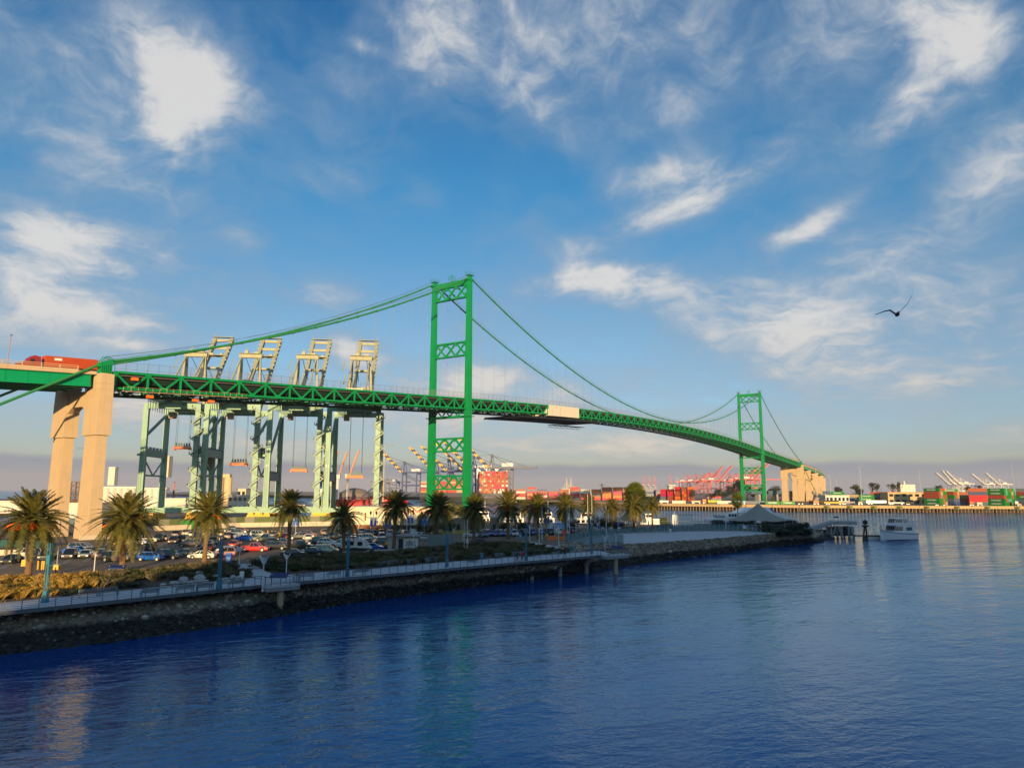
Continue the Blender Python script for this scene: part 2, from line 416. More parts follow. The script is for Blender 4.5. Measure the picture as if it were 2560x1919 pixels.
KIDS = {}
def kids(o):
    return [c for c in o.children]
def dup(root, loc, rz=0.0, label=None, color=None, scale=None, group=None):
    "copy of a thing with copies of its parts and sub-parts (mesh data shared)"
    if root not in KIDS: KIDS[root] = [(c, kids(c)) for c in kids(root)]
    r = root.copy(); COL.objects.link(r); r.location = loc; r.rotation_euler = (0, 0, rz)
    if label: r['label'] = label
    if group: r['group'] = group
    if scale is not None: r.scale = (scale,) * 3 if not isinstance(scale, (tuple, list)) else scale
    if color is not None: r.color = (*color, 1)
    for c, gs in KIDS[root]:
        d = c.copy(); COL.objects.link(d); d.parent = r
        if color is not None: d.color = (*color, 1)
        for g in gs:
            e = g.copy(); COL.objects.link(e); e.parent = d
            if color is not None: e.color = (*color, 1)
    return r

def place(proto, used, loc, rz=0.0, label=None, color=None, scale=None, group=None):
    "the first placing moves the prototype itself, later ones copy it"
    if proto.name in used: return dup(proto, loc, rz, label, color, scale, group)
    KIDS[proto] = [(c, kids(c)) for c in kids(proto)]
    used.add(proto.name)
    proto.location = loc; proto.rotation_euler = (0, 0, rz)
    if label: proto['label'] = label
    if group: proto['group'] = group
    if scale is not None: proto.scale = (scale,) * 3 if not isinstance(scale, (tuple, list)) else scale
    if color is not None:
        proto.color = (*color, 1)
        for c, gs in KIDS[proto]:
            c.color = (*color, 1)
            for g in gs: g.color = (*color, 1)
    return proto
USED = set()

def fontmesh(name, body, size, m, extrude=.01, shear=0.0, offset=0.0):
    c = bpy.data.curves.new(name, 'FONT'); c.body = body; c.size = size; c.extrude = extrude; c.shear = shear; c.offset = offset
    c.align_x = 'CENTER'; c.align_y = 'CENTER'; c.resolution_u = 2
    o = bpy.data.objects.new(name, c); me = bpy.data.meshes.new_from_object(o); me.name = name
    bpy.data.objects.remove(o); bpy.data.curves.remove(c); me.materials.clear(); me.materials.append(m)
    return me
def text(name, body, size, m, parent, loc, rot, extrude=.01, shear=0.0):
    return O(name, fontmesh(name, body, size, m, extrude, shear), parent, loc, rot)

ORD = ['zeroth', 'first', 'second', 'third', 'fourth', 'fifth', 'sixth', 'seventh', 'eighth', 'ninth', 'tenth', 'eleventh', 'twelfth', 'thirteenth',
       'fourteenth', 'fifteenth', 'sixteenth', 'seventeenth', 'eighteenth', 'nineteenth', 'twentieth', 'twenty-first', 'twenty-second', 'twenty-third',
       'twenty-fourth', 'twenty-fifth', 'twenty-sixth', 'twenty-seventh', 'twenty-eighth', 'twenty-ninth', 'thirtieth', 'thirty-first', 'thirty-second',
       'thirty-third', 'thirty-fourth', 'thirty-fifth', 'thirty-sixth', 'thirty-seventh', 'thirty-eighth', 'thirty-ninth', 'fortieth'] + ['forty-' + w for w in
       ('first', 'second', 'third', 'fourth', 'fifth', 'sixth', 'seventh', 'eighth', 'ninth')]
RIGHT_AZ = atan2(HR.y, HR.x)          # heading (angle from +X) that points to the right of the view
# ------------------------------------------------------------------ setting: water, land, bank
def water_mat():
    "rippled water: calm in the lee of the bank, choppier in the channel; blue body colour under the reflection"
    m = bpy.data.materials.new('harbour_water'); m.use_nodes = True
    t = m.node_tree; N = NT(t); t.nodes.remove(t.nodes['Principled BSDF'])
    pos = N.n('ShaderNodeNewGeometry').outputs['Position']
    sx = N.n('ShaderNodeSeparateXYZ'); N.set(sx.inputs[0], pos)
    ro = N.n('ShaderNodeVectorRotate', rotation_type='Z_AXIS'); N.set(ro.inputs['Vector'], pos); ro.inputs['Angle'].default_value = YAW - .35
    rp = N.vm('MULTIPLY', ro.outputs[0], (.55, 1.0, 1.0))
    chan = N.step(N.m('ADD', sx.outputs[0], N.m('MULTIPLY', N.m('SUBTRACT', N.noise(pos, .02, 3), .5), 60)), -170, 20)
    patch = N.step(N.noise(N.vm('MULTIPLY', pos, (.6, 1.5, 1)), .022, 4, .6, .5), .35, .68)
    w0 = N.noise(rp, .10, 2, .5); w1 = N.noise(rp, .42, 2, .5, .5); w2 = N.noise(N.vm('ADD', rp, (31, 7, 0)), 1.3, 3, .55, .6); w3 = N.noise(rp, 3.8, 2, .5, .3)
    h = N.m('ADD', N.m('MULTIPLY', w1, .30), N.m('ADD', N.m('MULTIPLY', w2, .19), N.m('ADD', N.m('MULTIPLY', w3, .040), N.m('MULTIPLY', w0, .55))))
    # long wake lines left by a boat out in the channel
    wk = N.noise(N.vm('MULTIPLY', ro.outputs[0], (.02, .16, 1)), 1.0, 3, .5, .8)
    h = N.m('ADD', h, N.m('MULTIPLY', N.m('MULTIPLY', N.step(wk, .52, .62), chan), .35))
    amp = N.m('ADD', N.m('ADD', .20, N.m('MULTIPLY', patch, .20)), N.m('MULTIPLY', chan, .45))
    h = N.m('MULTIPLY', h, amp)
    bmp = N.n('ShaderNodeBump'); bmp.inputs['Strength'].default_value = 1.0; bmp.inputs['Distance'].default_value = 1.0
    N.set(bmp.inputs['Height'], h)
    d = N.n('ShaderNodeBsdfDiffuse'); d.inputs[0].default_value = (.0004, .055, .25, 1)
    g = N.n('ShaderNodeBsdfGlossy'); g.inputs['Roughness'].default_value = .025; g.inputs[0].default_value = (.66, .87, 1.0, 1)
    f = N.n('ShaderNodeFresnel'); f.inputs[0].default_value = 1.60
    for n_ in (d, g, f): t.links.new(bmp.outputs[0], n_.inputs['Normal'])
    mx = N.n('ShaderNodeMixShader'); t.links.new(f.outputs[0], mx.inputs[0]); t.links.new(d.outputs[0], mx.inputs[1]); t.links.new(g.outputs[0], mx.inputs[2])
    t.links.new(mx.outputs[0], t.nodes['Material Output'].inputs[0])
    return m
M_WATER = water_mat()
MB().sheet([(-7000, -7000), (9000, -7000), (9000, 9000), (-7000, 9000)], 0.0).build('water', M_WATER, kind='structure')

def riprap_mat():
    m = bpy.data.materials.new('riprap_stone'); m.use_nodes = True
    t = m.node_tree; N = NT(t); p = t.nodes['Principled BSDF']
    pos = N.n('ShaderNodeNewGeometry').outputs['Position']; isl = N.n('ShaderNodeNewGeometry').outputs['Random Per Island']
    z = N.n('ShaderNodeSeparateXYZ'); N.set(z.inputs[0], pos)
    dry = N.ramp(isl, [(0.0, (.13, .10, .07)), (.5, (.26, .205, .145)), (.88, (.38, .32, .24)), (1.0, (.62, .58, .50))])
    wet = N.ramp(isl, [(0.0, (.010, .010, .009)), (.7, (.022, .021, .017)), (.93, (.06, .055, .045)), (1.0, (.17, .16, .14))])
    zz = N.m('ADD', z.outputs[2], N.m('MULTIPLY', N.m('SUBTRACT', N.noise(pos, .25, 3), .5), 1.2))
    N.set(p.inputs['Base Color'], N.mix(N.step(zz, 1.35, 1.9), wet, dry))      # algae below the tide line
    p.inputs['Roughness'].default_value = .85
    b = N.n('ShaderNodeBump'); b.inputs['Strength'].default_value = .6; b.inputs['Distance'].default_value = .06
    N.set(b.inputs['Height'], N.noise(pos, 5, 4)); t.links.new(b.outputs[0], p.inputs['Normal'])
    return m
M_RIP = riprap_mat()

GZ = 3.8; DZ = 3.78
def ext(a, b, k): return a + (a - b) * k
BW_OUT = [G(x, y, DZ) for x, y in ((0, 1528), (320, 1495.5), (640, 1462), (960, 1434), (1280, 1405), (1530, 1384))]
BW_IN = [G(x, y, DZ) for x, y in ((0, 1507), (320, 1474), (640, 1442), (960, 1417), (1280, 1391), (1500, 1376))]
BW_OUT.insert(0, ext(BW_OUT[0], BW_OUT[1], .6)); BW_IN.insert(0, ext(BW_IN[0], BW_IN[1], .6))
BANK = [(G(0, 1536, 3.0), G(0, 1637, 0)), (G(320, 1503, 3.0), G(289, 1603, 0)), (G(640, 1469, 3.0), G(579, 1562, 0)), (G(960, 1441, 3.0), G(868, 1508, 0)),
        (G(1280, 1411, 3.0), G(1157, 1470, 0)), (G(1440, 1398, 3.1), G(1310, 1449, 0)), (G(1510, 1366, 3.78), G(1446, 1432, 0)),
        (G(1570, 1360, 3.78), G(1580, 1413, 0)), (G(1760, 1349, 3.78), G(1700, 1395, 0)), (G(1880, 1338, 3.78), G(1800, 1384, 0)), (G(1965, 1329.5, 3.78), G(1900, 1370, 0)),
        (G(2020, 1334, 3.2), G(2045, 1355, 0)), (AT(2040, 262, 3.2), AT(2085, 258, 0)), (AT(1990, 285, 3.5), AT(2040, 290, 0))]
BANK.insert(0, (ext(BANK[0][0], BANK[1][0], 3), ext(BANK[0][1], BANK[1][1], 3)))
mb = MB(); rows = []
for a, b in BANK:
    d = b - a
    rows.append([a + Vector((0, 0, .0)), a + d * .5, b, b + d * .5])
n = len(rows)
for i in range(n):
    for j in range(4): mb.v.append(tuple(rows[i][j]))
for i in range(n - 1):
    for j in range(3): mb.f.append([i * 4 + j, i * 4 + j + 1, (i + 1) * 4 + j + 1, (i + 1) * 4 + j]); mb.mi.append(0)
mb.build('bank', M_RIP, kind='structure')
# loose stones on the bank
st = MB()
seglen = [(BANK[i + 1][0] - BANK[i][0]).length + 2 for i in range(n - 1)]
def bank_pt(i, u, w):
    a = BANK[i][0].lerp(BANK[i + 1][0], u); b = BANK[i][1].lerp(BANK[i + 1][1], u); return a.lerp(b, w)
for k in range(11500):
    i = random.choices(range(n - 1), seglen)[0]
    w = U(-.02, 1.08); c = bank_pt(i, R(), w)
    r = U(.12, .27) * (1.0 if R() > .1 else 1.8)
    st.blob(c + Vector((0, 0, r * .15)), (r * U(.8, 1.4), r * U(.8, 1.4), r * U(.6, 1)), 5, 3, .28)
# rocky patch above the end of the boardwalk
for k in range(700):
    px, py = U(1395, 1560), U(1360, 1382)
    if py > 1363 + (1560 - px) * .13 + 6: continue
    r = U(.18, .42); st.blob(G(px, py, 3.5) + Vector((0, 0, U(.1, .5))), (r, r * U(.8, 1.3), r * .8), 5, 3, .28)
st.build('riprap', M_RIP, kind='stuff', label='loose brown riprap stones covering the sloping bank')

top_line = [Vector((p.x, p.y, GZ)) for p in BW_IN[:-1]]
land = top_line + [G(1470, 1378.5, GZ)] + [Vector((b[0].x, b[0].y, GZ)) for b in BANK[7:12]] + [AT(2040, 262), AT(1990, 285), AT(1480, 286), AT(1250, 292), AT(1180, 352), AT(680, 360), AT(650, 900), AT(-900, 1000), AT(-1500, 80)]
mb = MB(); nn = len(land)
mb.v = [(p.x, p.y, GZ) for p in land] + [(p.x, p.y, -3) for p in land]
mb.f = [list(range(nn))] + [[k, (k + 1) % nn, nn + (k + 1) % nn, nn + k] for k in range(nn)]; mb.mi = [0] * (nn + 1)
mb.build('ground', M_ASPH, kind='structure')
LOT_EDGE = [(-60, 1458), (0, 1455), (160, 1448), (300, 1436), (500, 1414), (620, 1406), (700, 1399), (850, 1390), (1000, 1382), (1080, 1370), (1200, 1360), (1290, 1359), (1340, 1368), (1440, 1374)]
le = [G(x, y) for x, y in LOT_EDGE]
bed_in = [Vector((p.x, p.y, GZ)) for p in BW_IN]
bed = [bed_in[0].lerp(bed_in[1], .6)] + bed_in[1:-1] + [G(1430, 1380)] + le[::-1]
MB().sheet([(p.x, p.y) for p in bed], GZ + .02).build('planting_bed', M_SOIL, kind='structure')
# kerb between the planting bed and the car park
mb = MB()
for a, b in zip(le[:-3], le[1:-2]): mb.beam(a + Vector((0, 0, .06)), b + Vector((0, 0, .06)), .22, .16)
mb.build('kerb', M_CONCG, kind='structure')
# paved path from the car park down to the lookout, and the pale plaza at the point
pth = [(560, 1412), (632, 1407), (640, 1414), (664, 1428), (700, 1440), (640, 1446), (622, 1437), (606, 1424)]
MB().sheet([(q.x, q.y) for q in [G(x, y) for x, y in pth]], GZ + .04).build('path', M_DECKC, kind='structure')
pth2 = [(1300, 1353), (1330, 1354), (1400, 1367), (1450, 1378), (1425, 1380), (1380, 1372)]
MB().sheet([(q.x, q.y) for q in [G(x, y) for x, y in pth2]], GZ + .06).build('path', M_DECKC, kind='structure')
plaza = [(1415, 1356), (1480, 1361), (1515, 1363), (1568, 1359), (1760, 1348), (1880, 1337.5), (1962, 1329.3), (1905, 1325), (1700, 1327), (1560, 1331), (1480, 1336), (1420, 1345)]
MB().sheet([(q.x, q.y) for q in [G(x, y) for x, y in plaza]], GZ + .03).build('plaza_pavement', M_DECKC, kind='structure')
# stall lines and lane marks on the asphalt
mk = MB()
def stripe(a, b, w=.12):
    A, B = G(*a), G(*b); d = (B - A).normalized(); s = Vector((-d.y, d.x, 0)) * w / 2
    z = GZ + .015
    mk.add([(p.x, p.y, z) for p in (A - s, A + s, B + s, B - s)], [(0, 1, 2, 3)])
for x, y in ((0, 1420), (6, 1421), (155, 1408), (161, 1408), (206, 1404), (213, 1404), (120, 1412)): stripe((x, y), (x + 30, y - 16))
for k in range(16): stripe((330 + k * 34, 1366 - k * 1.2), (350 + k * 34, 1358 - k * 1.2))
for k in range(14): stripe((360 + k * 36, 1350 - k * .9), (372 + k * 36, 1345 - k * .9))
for a, b in (((0, 1432), (40, 1429)), ((600, 1403), (622, 1402)), ((250, 1409), (330, 1401)), ((0, 1440), (20, 1437)), ((560, 1369), (590, 1367)), ((1010, 1348), (1030, 1347)), ((1120, 1352), (1145, 1349))): stripe(a, b)
mk.build('parking_markings', M_LINE, kind='structure')

# ------------------------------------------------------------------ boardwalk with lookouts and railing
def along(poly, spacing):
    out = []; acc = 0.0
    for a, b in zip(poly[:-1], poly[1:]):
        L = (b - a).length
        while acc <= L:
            out.append((a + (b - a) * (acc / L), (b - a).normalized())); acc += spacing
        acc -= L
    return out
mb = MB()
o = len(BW_OUT)
for i in range(o):
    for p, z in ((BW_OUT[i], DZ), (BW_IN[i], DZ), (BW_OUT[i], DZ - .28), (BW_IN[i], DZ - .28)): mb.v.append((p.x, p.y, z))
for i in range(o - 1):
    a, b = i * 4, i * 4 + 4
    mb.f += [[a, b, b + 1, a + 1], [a + 2, a + 3, b + 3, b + 2], [a, a + 2, b + 2, b], [a + 1, b + 1, b + 3, a + 3]]; mb.mi += [0] * 4
mb.f += [[(o - 1) * 4 + k for k in (0, 2, 3, 1)]]; mb.mi.append(0)
boardwalk = mb.build('boardwalk', mat('blue_grey_composite_deck', (.58, .60, .63), .6, 0, .14, 1.2, .1, 8), kind='structure')
fas = MB()
for (a, b) in zip(BW_OUT[:-1], BW_OUT[1:]):
    s = (b - a).normalized(); nrm = Vector((s.y, -s.x, 0))
    fas.beam(a + nrm * .08 + Vector((0, 0, -.20)), b + nrm * .08 + Vector((0, 0, -.20)), .10, .42)
fas.build('fascia_beam', mat('grey_steel_edge_beam', (.14, .16, .18), .6, .2, .15, 1), boardwalk)
def inward(p, d): return Vector((-d.y, d.x, 0))
for p, d in along(BW_OUT, 7.5)[1:]:
    nv = inward(p, d)
    MB().tube(p + nv * 3.3 + Vector((0, 0, -4.5)), p + nv * 3.3 + Vector((0, 0, -.3)), .38, n=10).build('pile', M_CONCG, boardwalk)
for p, d in along(BW_OUT, 2.5)[1:]:
    nv = inward(p, d)
    MB().beam(p - nv * .05 + Vector((0, 0, -.45)), p + nv * 4.0 + Vector((0, 0, -.45)), .12, .3).build('joist', M_RAIL, boardwalk)
# lookout platforms
def lookout(px0, px1, depth_out, z):
    A = [p for p in along(BW_OUT, .5)]
    def near(px):
        return min(A, key=lambda q: abs((q[0] - CAM).dot(HR) / (q[0] - CAM).dot(HF) * FPX + 1280 - px))
    a, d = near(px0); b, _ = near(px1); d = (b - a).normalized(); nv = Vector((d.y, -d.x, 0))
    return a, b, d, nv
RAIL = T('boardwalk_railing', 'long grey metal railing with thin horizontal rails along the boardwalk', 'railing')
def rail_run(pts, spacing=1.55, parent=None, top=True):
    for p, d in along(pts, spacing):
        MB().beam(p + Vector((0, 0, -.02)), p + Vector((0, 0, 1.12)), .09, .06).build('post', M_RAIL, parent)
    for h in (.18, .36, .54, .72, .90):
        m_ = MB()
        for a, b in zip(pts[:-1], pts[1:]): m_.beam(a + Vector((0, 0, h)), b + Vector((0, 0, h)), .03, .04)
        m_.build('rail', M_RAIL, parent)
    m_ = MB()
    for a, b in zip(pts[:-1], pts[1:]): m_.beam(a + Vector((0, 0, 1.12)), b + Vector((0, 0, 1.12)), .13, .06)
    m_.build('top_rail', M_WOOD, parent)
look = []
for (x0, x1, out) in ((672, 752, 2.2), (1496, 1530, 2.0)):
    a, b, d, nv = lookout(x0, x1, out, DZ)
    if x1 == 1530: b = BW_OUT[-1]; d = (b - a).normalized(); b = b + d * 3.0
    q = [a, b, b + nv * out, a + nv * out]
    pl = MB().prism([(p.x, p.y) for p in q], DZ - .30, DZ - .02).build('lookout_platform', M_DECKC, boardwalk)
    e = [a + nv * out * .96, b + nv * out * .96, b + nv * .3, a + nv * .3]
    MB().prism([(p.x, p.y) for p in e], DZ - .75, DZ - .345).build('platform_beam', M_CONCG, boardwalk)
    c = (a + b) / 2 + nv * out * .55
    MB().tube(c + Vector((0, 0, -4.4)), c + Vector((0, 0, -.75)), .42, n=12).build('platform_column', M_CONC, boardwalk)
    look.append((a, b, d, nv, out))
up = Vector((0, 0, .0))
a, b, d, nv, out = look[0]; a2, b2, d2, nv2, out2 = look[1]
i0 = next(i for i, p in enumerate(BW_OUT) if (p - BW_OUT[0]).length > (a - BW_OUT[0]).length)
i1 = next(i for i, p in enumerate(BW_OUT) if (p - BW_OUT[0]).length > (b - BW_OUT[0]).length)
i2 = next(i for i, p in enumerate(BW_OUT) if (p - BW_OUT[0]).length > (a2 - BW_OUT[0]).length)
def lift(l): return [Vector((p.x, p.y, DZ)) for p in l]
rail_run(lift(BW_OUT[:i0] + [a]), parent=RAIL)
rail_run(lift([a, a + nv * out, b + nv * out, b]), 1.3, RAIL)
rail_run(lift([b] + BW_OUT[i1:i2] + [a2]), parent=RAIL)
rail_run(lift([a2, a2 + nv2 * out2, b2 + nv2 * out2, b2]), 1.2, RAIL)
# ------------------------------------------------------------------ suspension bridge
WB = 20.4                                    # distance between the two cable planes
SPAN, SIDE = 457.2, 154.4
def ztop(u):                                 # top chord
    if u < 0: return 56.3 + u * .0595
    if u > SPAN: return 56.3 - (u - SPAN) * .052
    return 63.6 - 7.3 * ((u - SPAN / 2) / (SPAN / 2)) ** 2
def zcab(u):
    if u < 0:
        t = -u / SIDE; return 111.2 + (49.3 - 111.2) * t - 4 * 5.2 * t * (1 - t)
    if u > SPAN:
        t = (u - SPAN) / SIDE; return 111.2 + (49.3 - 111.2) * t - 4 * 5.2 * t * (1 - t)
    return 65.3 + 45.9 * ((u - SPAN / 2) / (SPAN / 2)) ** 2
DEP = 4.9
BR = T('suspension_bridge', 'long green suspension bridge crossing the harbour on two steel towers', 'bridge')
# ---- towers
def leg_mesh():
    m = MB()
    def sec(h):                               # half widths at height h
        k = h / 111.0; return 1.62 - .62 * k, 1.72 - .62 * k
    hs = [2, 48.5, 49, 109.5]
    for z0, z1 in zip(hs[:-1], hs[1:]):
        a0, b0 = sec(z0); a1, b1 = sec(z1)
        m.frustum(z0, a0, b0 * .72, z1, a1, b1 * .72); m.frustum(z0, a0 * .72, b0, z1, a1 * .72, b1)
        m.frustum(z0, a0 * .9, b0 * .88, z1, a1 * .9, b1 * .88)
    for z in (16, 33.5, 66, 82, 95): a, b = sec(z); m.frustum(z, a * .93, b * .93, z + .5, a * .93, b * .93)
    m.frustum(48.2, 2.1, 2.1, 48.5, 2.1, 2.1)
    m.frustum(109.5, 1.35, 1.35, 110.4, 1.35, 1.35); m.frustum(110.4, 1.0, .8, 111.9, .55, .6)
    return m.mesh('tower_leg', M_GREEN)
LEG = leg_mesh()
def brace_mesh(h, z0, z1, solid_top=False):
    m = MB(); y0, y1 = 1.0, WB - 1.0
    m.beam((0, y0, z1 - .4), (0, y1, z1 - .4), 1.5, .8); m.beam((0, y0, z0 + .35), (0, y1, z0 + .35), 1.5, .7)
    yy = [y0 + .7 + (y1 - y0 - 1.4) * k / 3 for k in range(4)]
    for a, b in zip(yy[:-1], yy[1:]):
        m.beam((.12, a, z0 + .4), (.12, b, z1 - .5), .55, .75); m.beam((-.12, b, z0 + .4), (-.12, a, z1 - .5), .55, .75)
    for y in yy[1:-1]:
        m.cbox((0, y, z1 - 1.2), (.7, 2.0, 1.1)); m.cbox((0, y, z0 + 1.0), (.7, 2.0, .9))
    for y, s in ((y0, 1), (y1, -1)):
        for z, q in ((z1, -1), (z0, 1)):
            m.add([(-.4, y, z + q * 1.6), (.4, y, z + q * 1.6), (.4, y + s * 1.9, z), (-.4, y + s * 1.9, z), (-.4, y, z), (.4, y, z)], [(0, 1, 2, 3), (0, 4, 5, 1), (4, 3, 2, 5), (0, 3, 4), (1, 5, 2)])
            z_ = z - q * 1.5
            m.add([(-.35, y + s * .9, z), (.35, y + s * .9, z), (.35, y + s * .9, z - q * -2.4), (-.35, y + s * .9, z - q * -2.4), (-.35, y + s * 2.2, z), (.35, y + s * 2.2, z)], [(0, 4, 5, 1), (2, 5, 4, 3), (0, 3, 4), (1, 5, 2)])
    return m.mesh('cross_brace', M_GREEN)
BRACES = [brace_mesh(0, 16.5, 22.9), brace_mesh(0, 33.0, 39.3), brace_mesh(0, 75.4, 82.2), brace_mesh(0, 102.0, 108.6)]
def top_brace():
    m = MB(); m.beam((0, 1, 109.5), (0, WB - 1, 109.5), 1.7, 1.9)
    m.add([(-.5, 1, 108.6), (.5, 1, 108.6), (.5, 4.5, 108.6), (-.5, 4.5, 108.6), (-.5, 1, 106.8), (.5, 1, 106.8)], [(0, 1, 2, 3), (0, 4, 5, 1), (4, 3, 2, 5), (0, 3, 4), (1, 5, 2)])
    return m.mesh('portal_beam', M_GREEN)
TOPB = top_brace()
def strut_mesh():
    m = MB(); m.beam((0, 1, 48.4), (0, WB - 1, 48.4), 1.6, 1.0); m.beam((0, 1, 51.2), (0, WB - 1, 51.2), .8, .6)
    for k in range(4): m.beam((0, 1 + k * 4.6, 48.6), (0, 3.3 + k * 4.6, 51.2), .5, .4); m.beam((0, 3.3 + k * 4.6, 51.2), (0, 5.6 + k * 4.6, 48.6), .5, .4)
    return m.mesh('deck_strut', M_GREEN)
STRUT = strut_mesh()
def walk_mesh():
    m = MB(); y = 0
    m.cbox((0, y, 111.9), (3.2, 2.6, .12))
    for sx in (-1.6, 1.6):
        for sy in (-1.3, 0, 1.3): m.beam((sx, y + sy, 111.9), (sx, y + sy, 113.4), .08, .08)
        for h in (112.6, 113.3): m.beam((sx, y - 1.3, h), (sx, y + 1.3, h), .06, .06)
    for sy in (-1.3, 1.3):
        for h in (112.6, 113.3): m.beam((-1.6, y + sy, h), (1.6, y + sy, h), .06, .06)
    c = MB()
    for y in (WB * .45, WB * .57):
        for sx in (-.9, .9): c.beam((sx, y, 110.4), (sx, y, 113.2), .09, .09)
        c.beam((-.9, y, 112.2), (.9, y, 112.2), .08, .08); c.beam((-.9, y, 113.2), (.9, y, 113.2), .08, .08)
    for sx in (-.9, .9):
        for h in (111.6, 112.4, 113.2): c.beam((sx, WB * .45, h), (sx, WB * .57, h), .08, .08)
    c.tube((0, WB * .52, 113), (0, WB * .52, 114.3), .05, n=4); c.blob((0, WB * .5, 113.6), .3)
    return m.mesh('maintenance_platform', M_GREEN), c.mesh('beacon_cage', M_GREEN)
WALK, CAGE = walk_mesh()
for u in (0.0, SPAN):
    tw = P('tower', BR); tw.location = (u, 0, 0)
    for y in (0, WB): O('tower_leg', LEG, tw, (0, y, 0))
    for b in BRACES: O('cross_brace', b, tw)
    O('portal_beam', TOPB, tw); O('deck_strut', STRUT, tw); O('beacon_cage', CAGE, tw)
    for y in (0, WB): O('maintenance_platform', WALK, tw, (0, y, 0))
    MB().box(-4, 4, -4, WB + 4, -3, 3.2).build('tower_foundation', M_CONCG, tw)
# ---- stiffening trusses
PAN = SPAN / 48
def panels():
    out = []
    k0 = int(SIDE / PAN)
    us = [-SIDE + 2.6] + [-PAN * k for k in range(k0 - 1, 0, -1)] + [-1.6]
    out.append(us)
    out.append([1.6] + [PAN * k for k in range(1, 48)] + [SPAN - 1.6])
    out.append([SPAN + 1.6] + [SPAN + PAN * k for k in range(1, k0)] + [SPAN + SIDE - 2.6])
    return out
PANELS = panels()
def truss_side(y, detailed):
    tr = P('stiffening_truss', BR)
    allm = MB()
    nd = nv = 0
    def diag(p0, p1, w, h, name):
        nonlocal nd
        if detailed and nd < 290 : MB().beam(p0, p1, w, h, (0, 1, 0)).build(name, M_GREEN, tw_cur)
        else: allm.beam(p0, p1, w, h, (0, 1, 0))
        nd += 1
    tw_cur = tr
    ch = MB(); bc = MB()
    for us in PANELS:
        for a, b in zip(us[:-1], us[1:]):
            ch.beam((a, y, ztop(a) - .3), (b, y, ztop(b) - .3), .62, .62); bc.beam((a, y, ztop(a) - DEP + .3), (b, y, ztop(b) - DEP + .3), .62, .6)
            mid = (a + b) / 2
            lo = Vector((mid, y, ztop(mid) - DEP + .5))
            diag(Vector((a, y, ztop(a) - .5)), lo, .50, .42, 'diagonal'); diag(lo, Vector((b, y, ztop(b) - .5)), .50, .42, 'diagonal')
            bc.cbox((mid, y, ztop(mid) - DEP + .75), (1.9, .5, .9)); 
        for u in us:
            w = .85 if u in (us[0], us[-1]) else .5
            if detailed: MB().beam((u, y, ztop(u) - DEP + .3), (u, y, ztop(u) - .3), .45, w, (1, 0, 0)).build('vertical', M_GREEN, tr)
            else: allm.beam((u, y, ztop(u) - DEP + .3), (u, y, ztop(u) - .3), .45, w, (1, 0, 0))
            ch.cbox((u, y, ztop(u) - .75), (1.5, .5, .9))
    ch.build('top_chord', M_GREEN, tr); bc.build('bottom_chord', M_GREEN, tr)
    if allm.v: allm.build('diagonal', M_GREEN, tr, kind='stuff')
truss_side(0.0, True); truss_side(WB, False)
# ---- floor system
deck = P('deck', BR)
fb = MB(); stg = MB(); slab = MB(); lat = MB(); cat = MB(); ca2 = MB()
for us in PANELS:
    for u in us:
        z = ztop(u) - 1.6
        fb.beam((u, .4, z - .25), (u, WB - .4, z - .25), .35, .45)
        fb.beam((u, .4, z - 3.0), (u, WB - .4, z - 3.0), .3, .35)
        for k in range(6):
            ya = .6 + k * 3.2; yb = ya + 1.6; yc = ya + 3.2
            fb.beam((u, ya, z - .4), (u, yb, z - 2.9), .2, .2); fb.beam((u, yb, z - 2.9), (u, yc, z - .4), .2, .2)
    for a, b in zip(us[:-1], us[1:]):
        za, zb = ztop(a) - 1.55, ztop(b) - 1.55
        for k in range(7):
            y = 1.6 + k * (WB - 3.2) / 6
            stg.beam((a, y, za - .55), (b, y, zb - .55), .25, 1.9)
        slab.beam((a, WB / 2, za + .48), (b, WB / 2, zb + .48), WB - 1.0, .22)
        for y in (.85, WB - .85): slab.beam((a, y, za + .9), (b, y, zb + .9), .3, .8)
        zl, zm = ztop(a) - DEP + .1, ztop(b) - DEP + .1
        lat.beam((a, .3, zl), (b, WB / 2, zm), .3, .25); lat.beam((a, WB - .3, zl), (b, WB / 2, zm), .3, .25); lat.beam((a, WB / 2, zl), (b, WB - .3, zm), .3, .25); lat.beam((a, WB / 2, zl), (b, .3, zm), .3, .25)
        for y in (WB - 5.2, WB - 3.9): cat.beam((a, y, zl - .6), (b, y, zm - .6), .16, .2)
        cat.beam((a, WB - 4.55, zl - .7), (b, WB - 4.55, zm - .7), 1.3, .06)
        ca2.beam((a, .9, zl - .25), (b, .9, zm - .25), 1.1, .07)
fb.build('floor_beam', mat('shade_dark_green_steel', (.006, .020, .013)), deck); stg.build('stringer', mat('shade_dark_green_steel', (.006, .020, .013), .7, 0, .2, .5, spec=.1), deck); slab.build('road_slab', M_ROAD, deck)  # near-black green paints in the shade below the road slab
lat.build('lateral_bracing', M_GREEN, deck); cat.build('inspection_walkway', M_BLACK, deck); ca2.build('inspection_walkway', M_BLACK, deck)
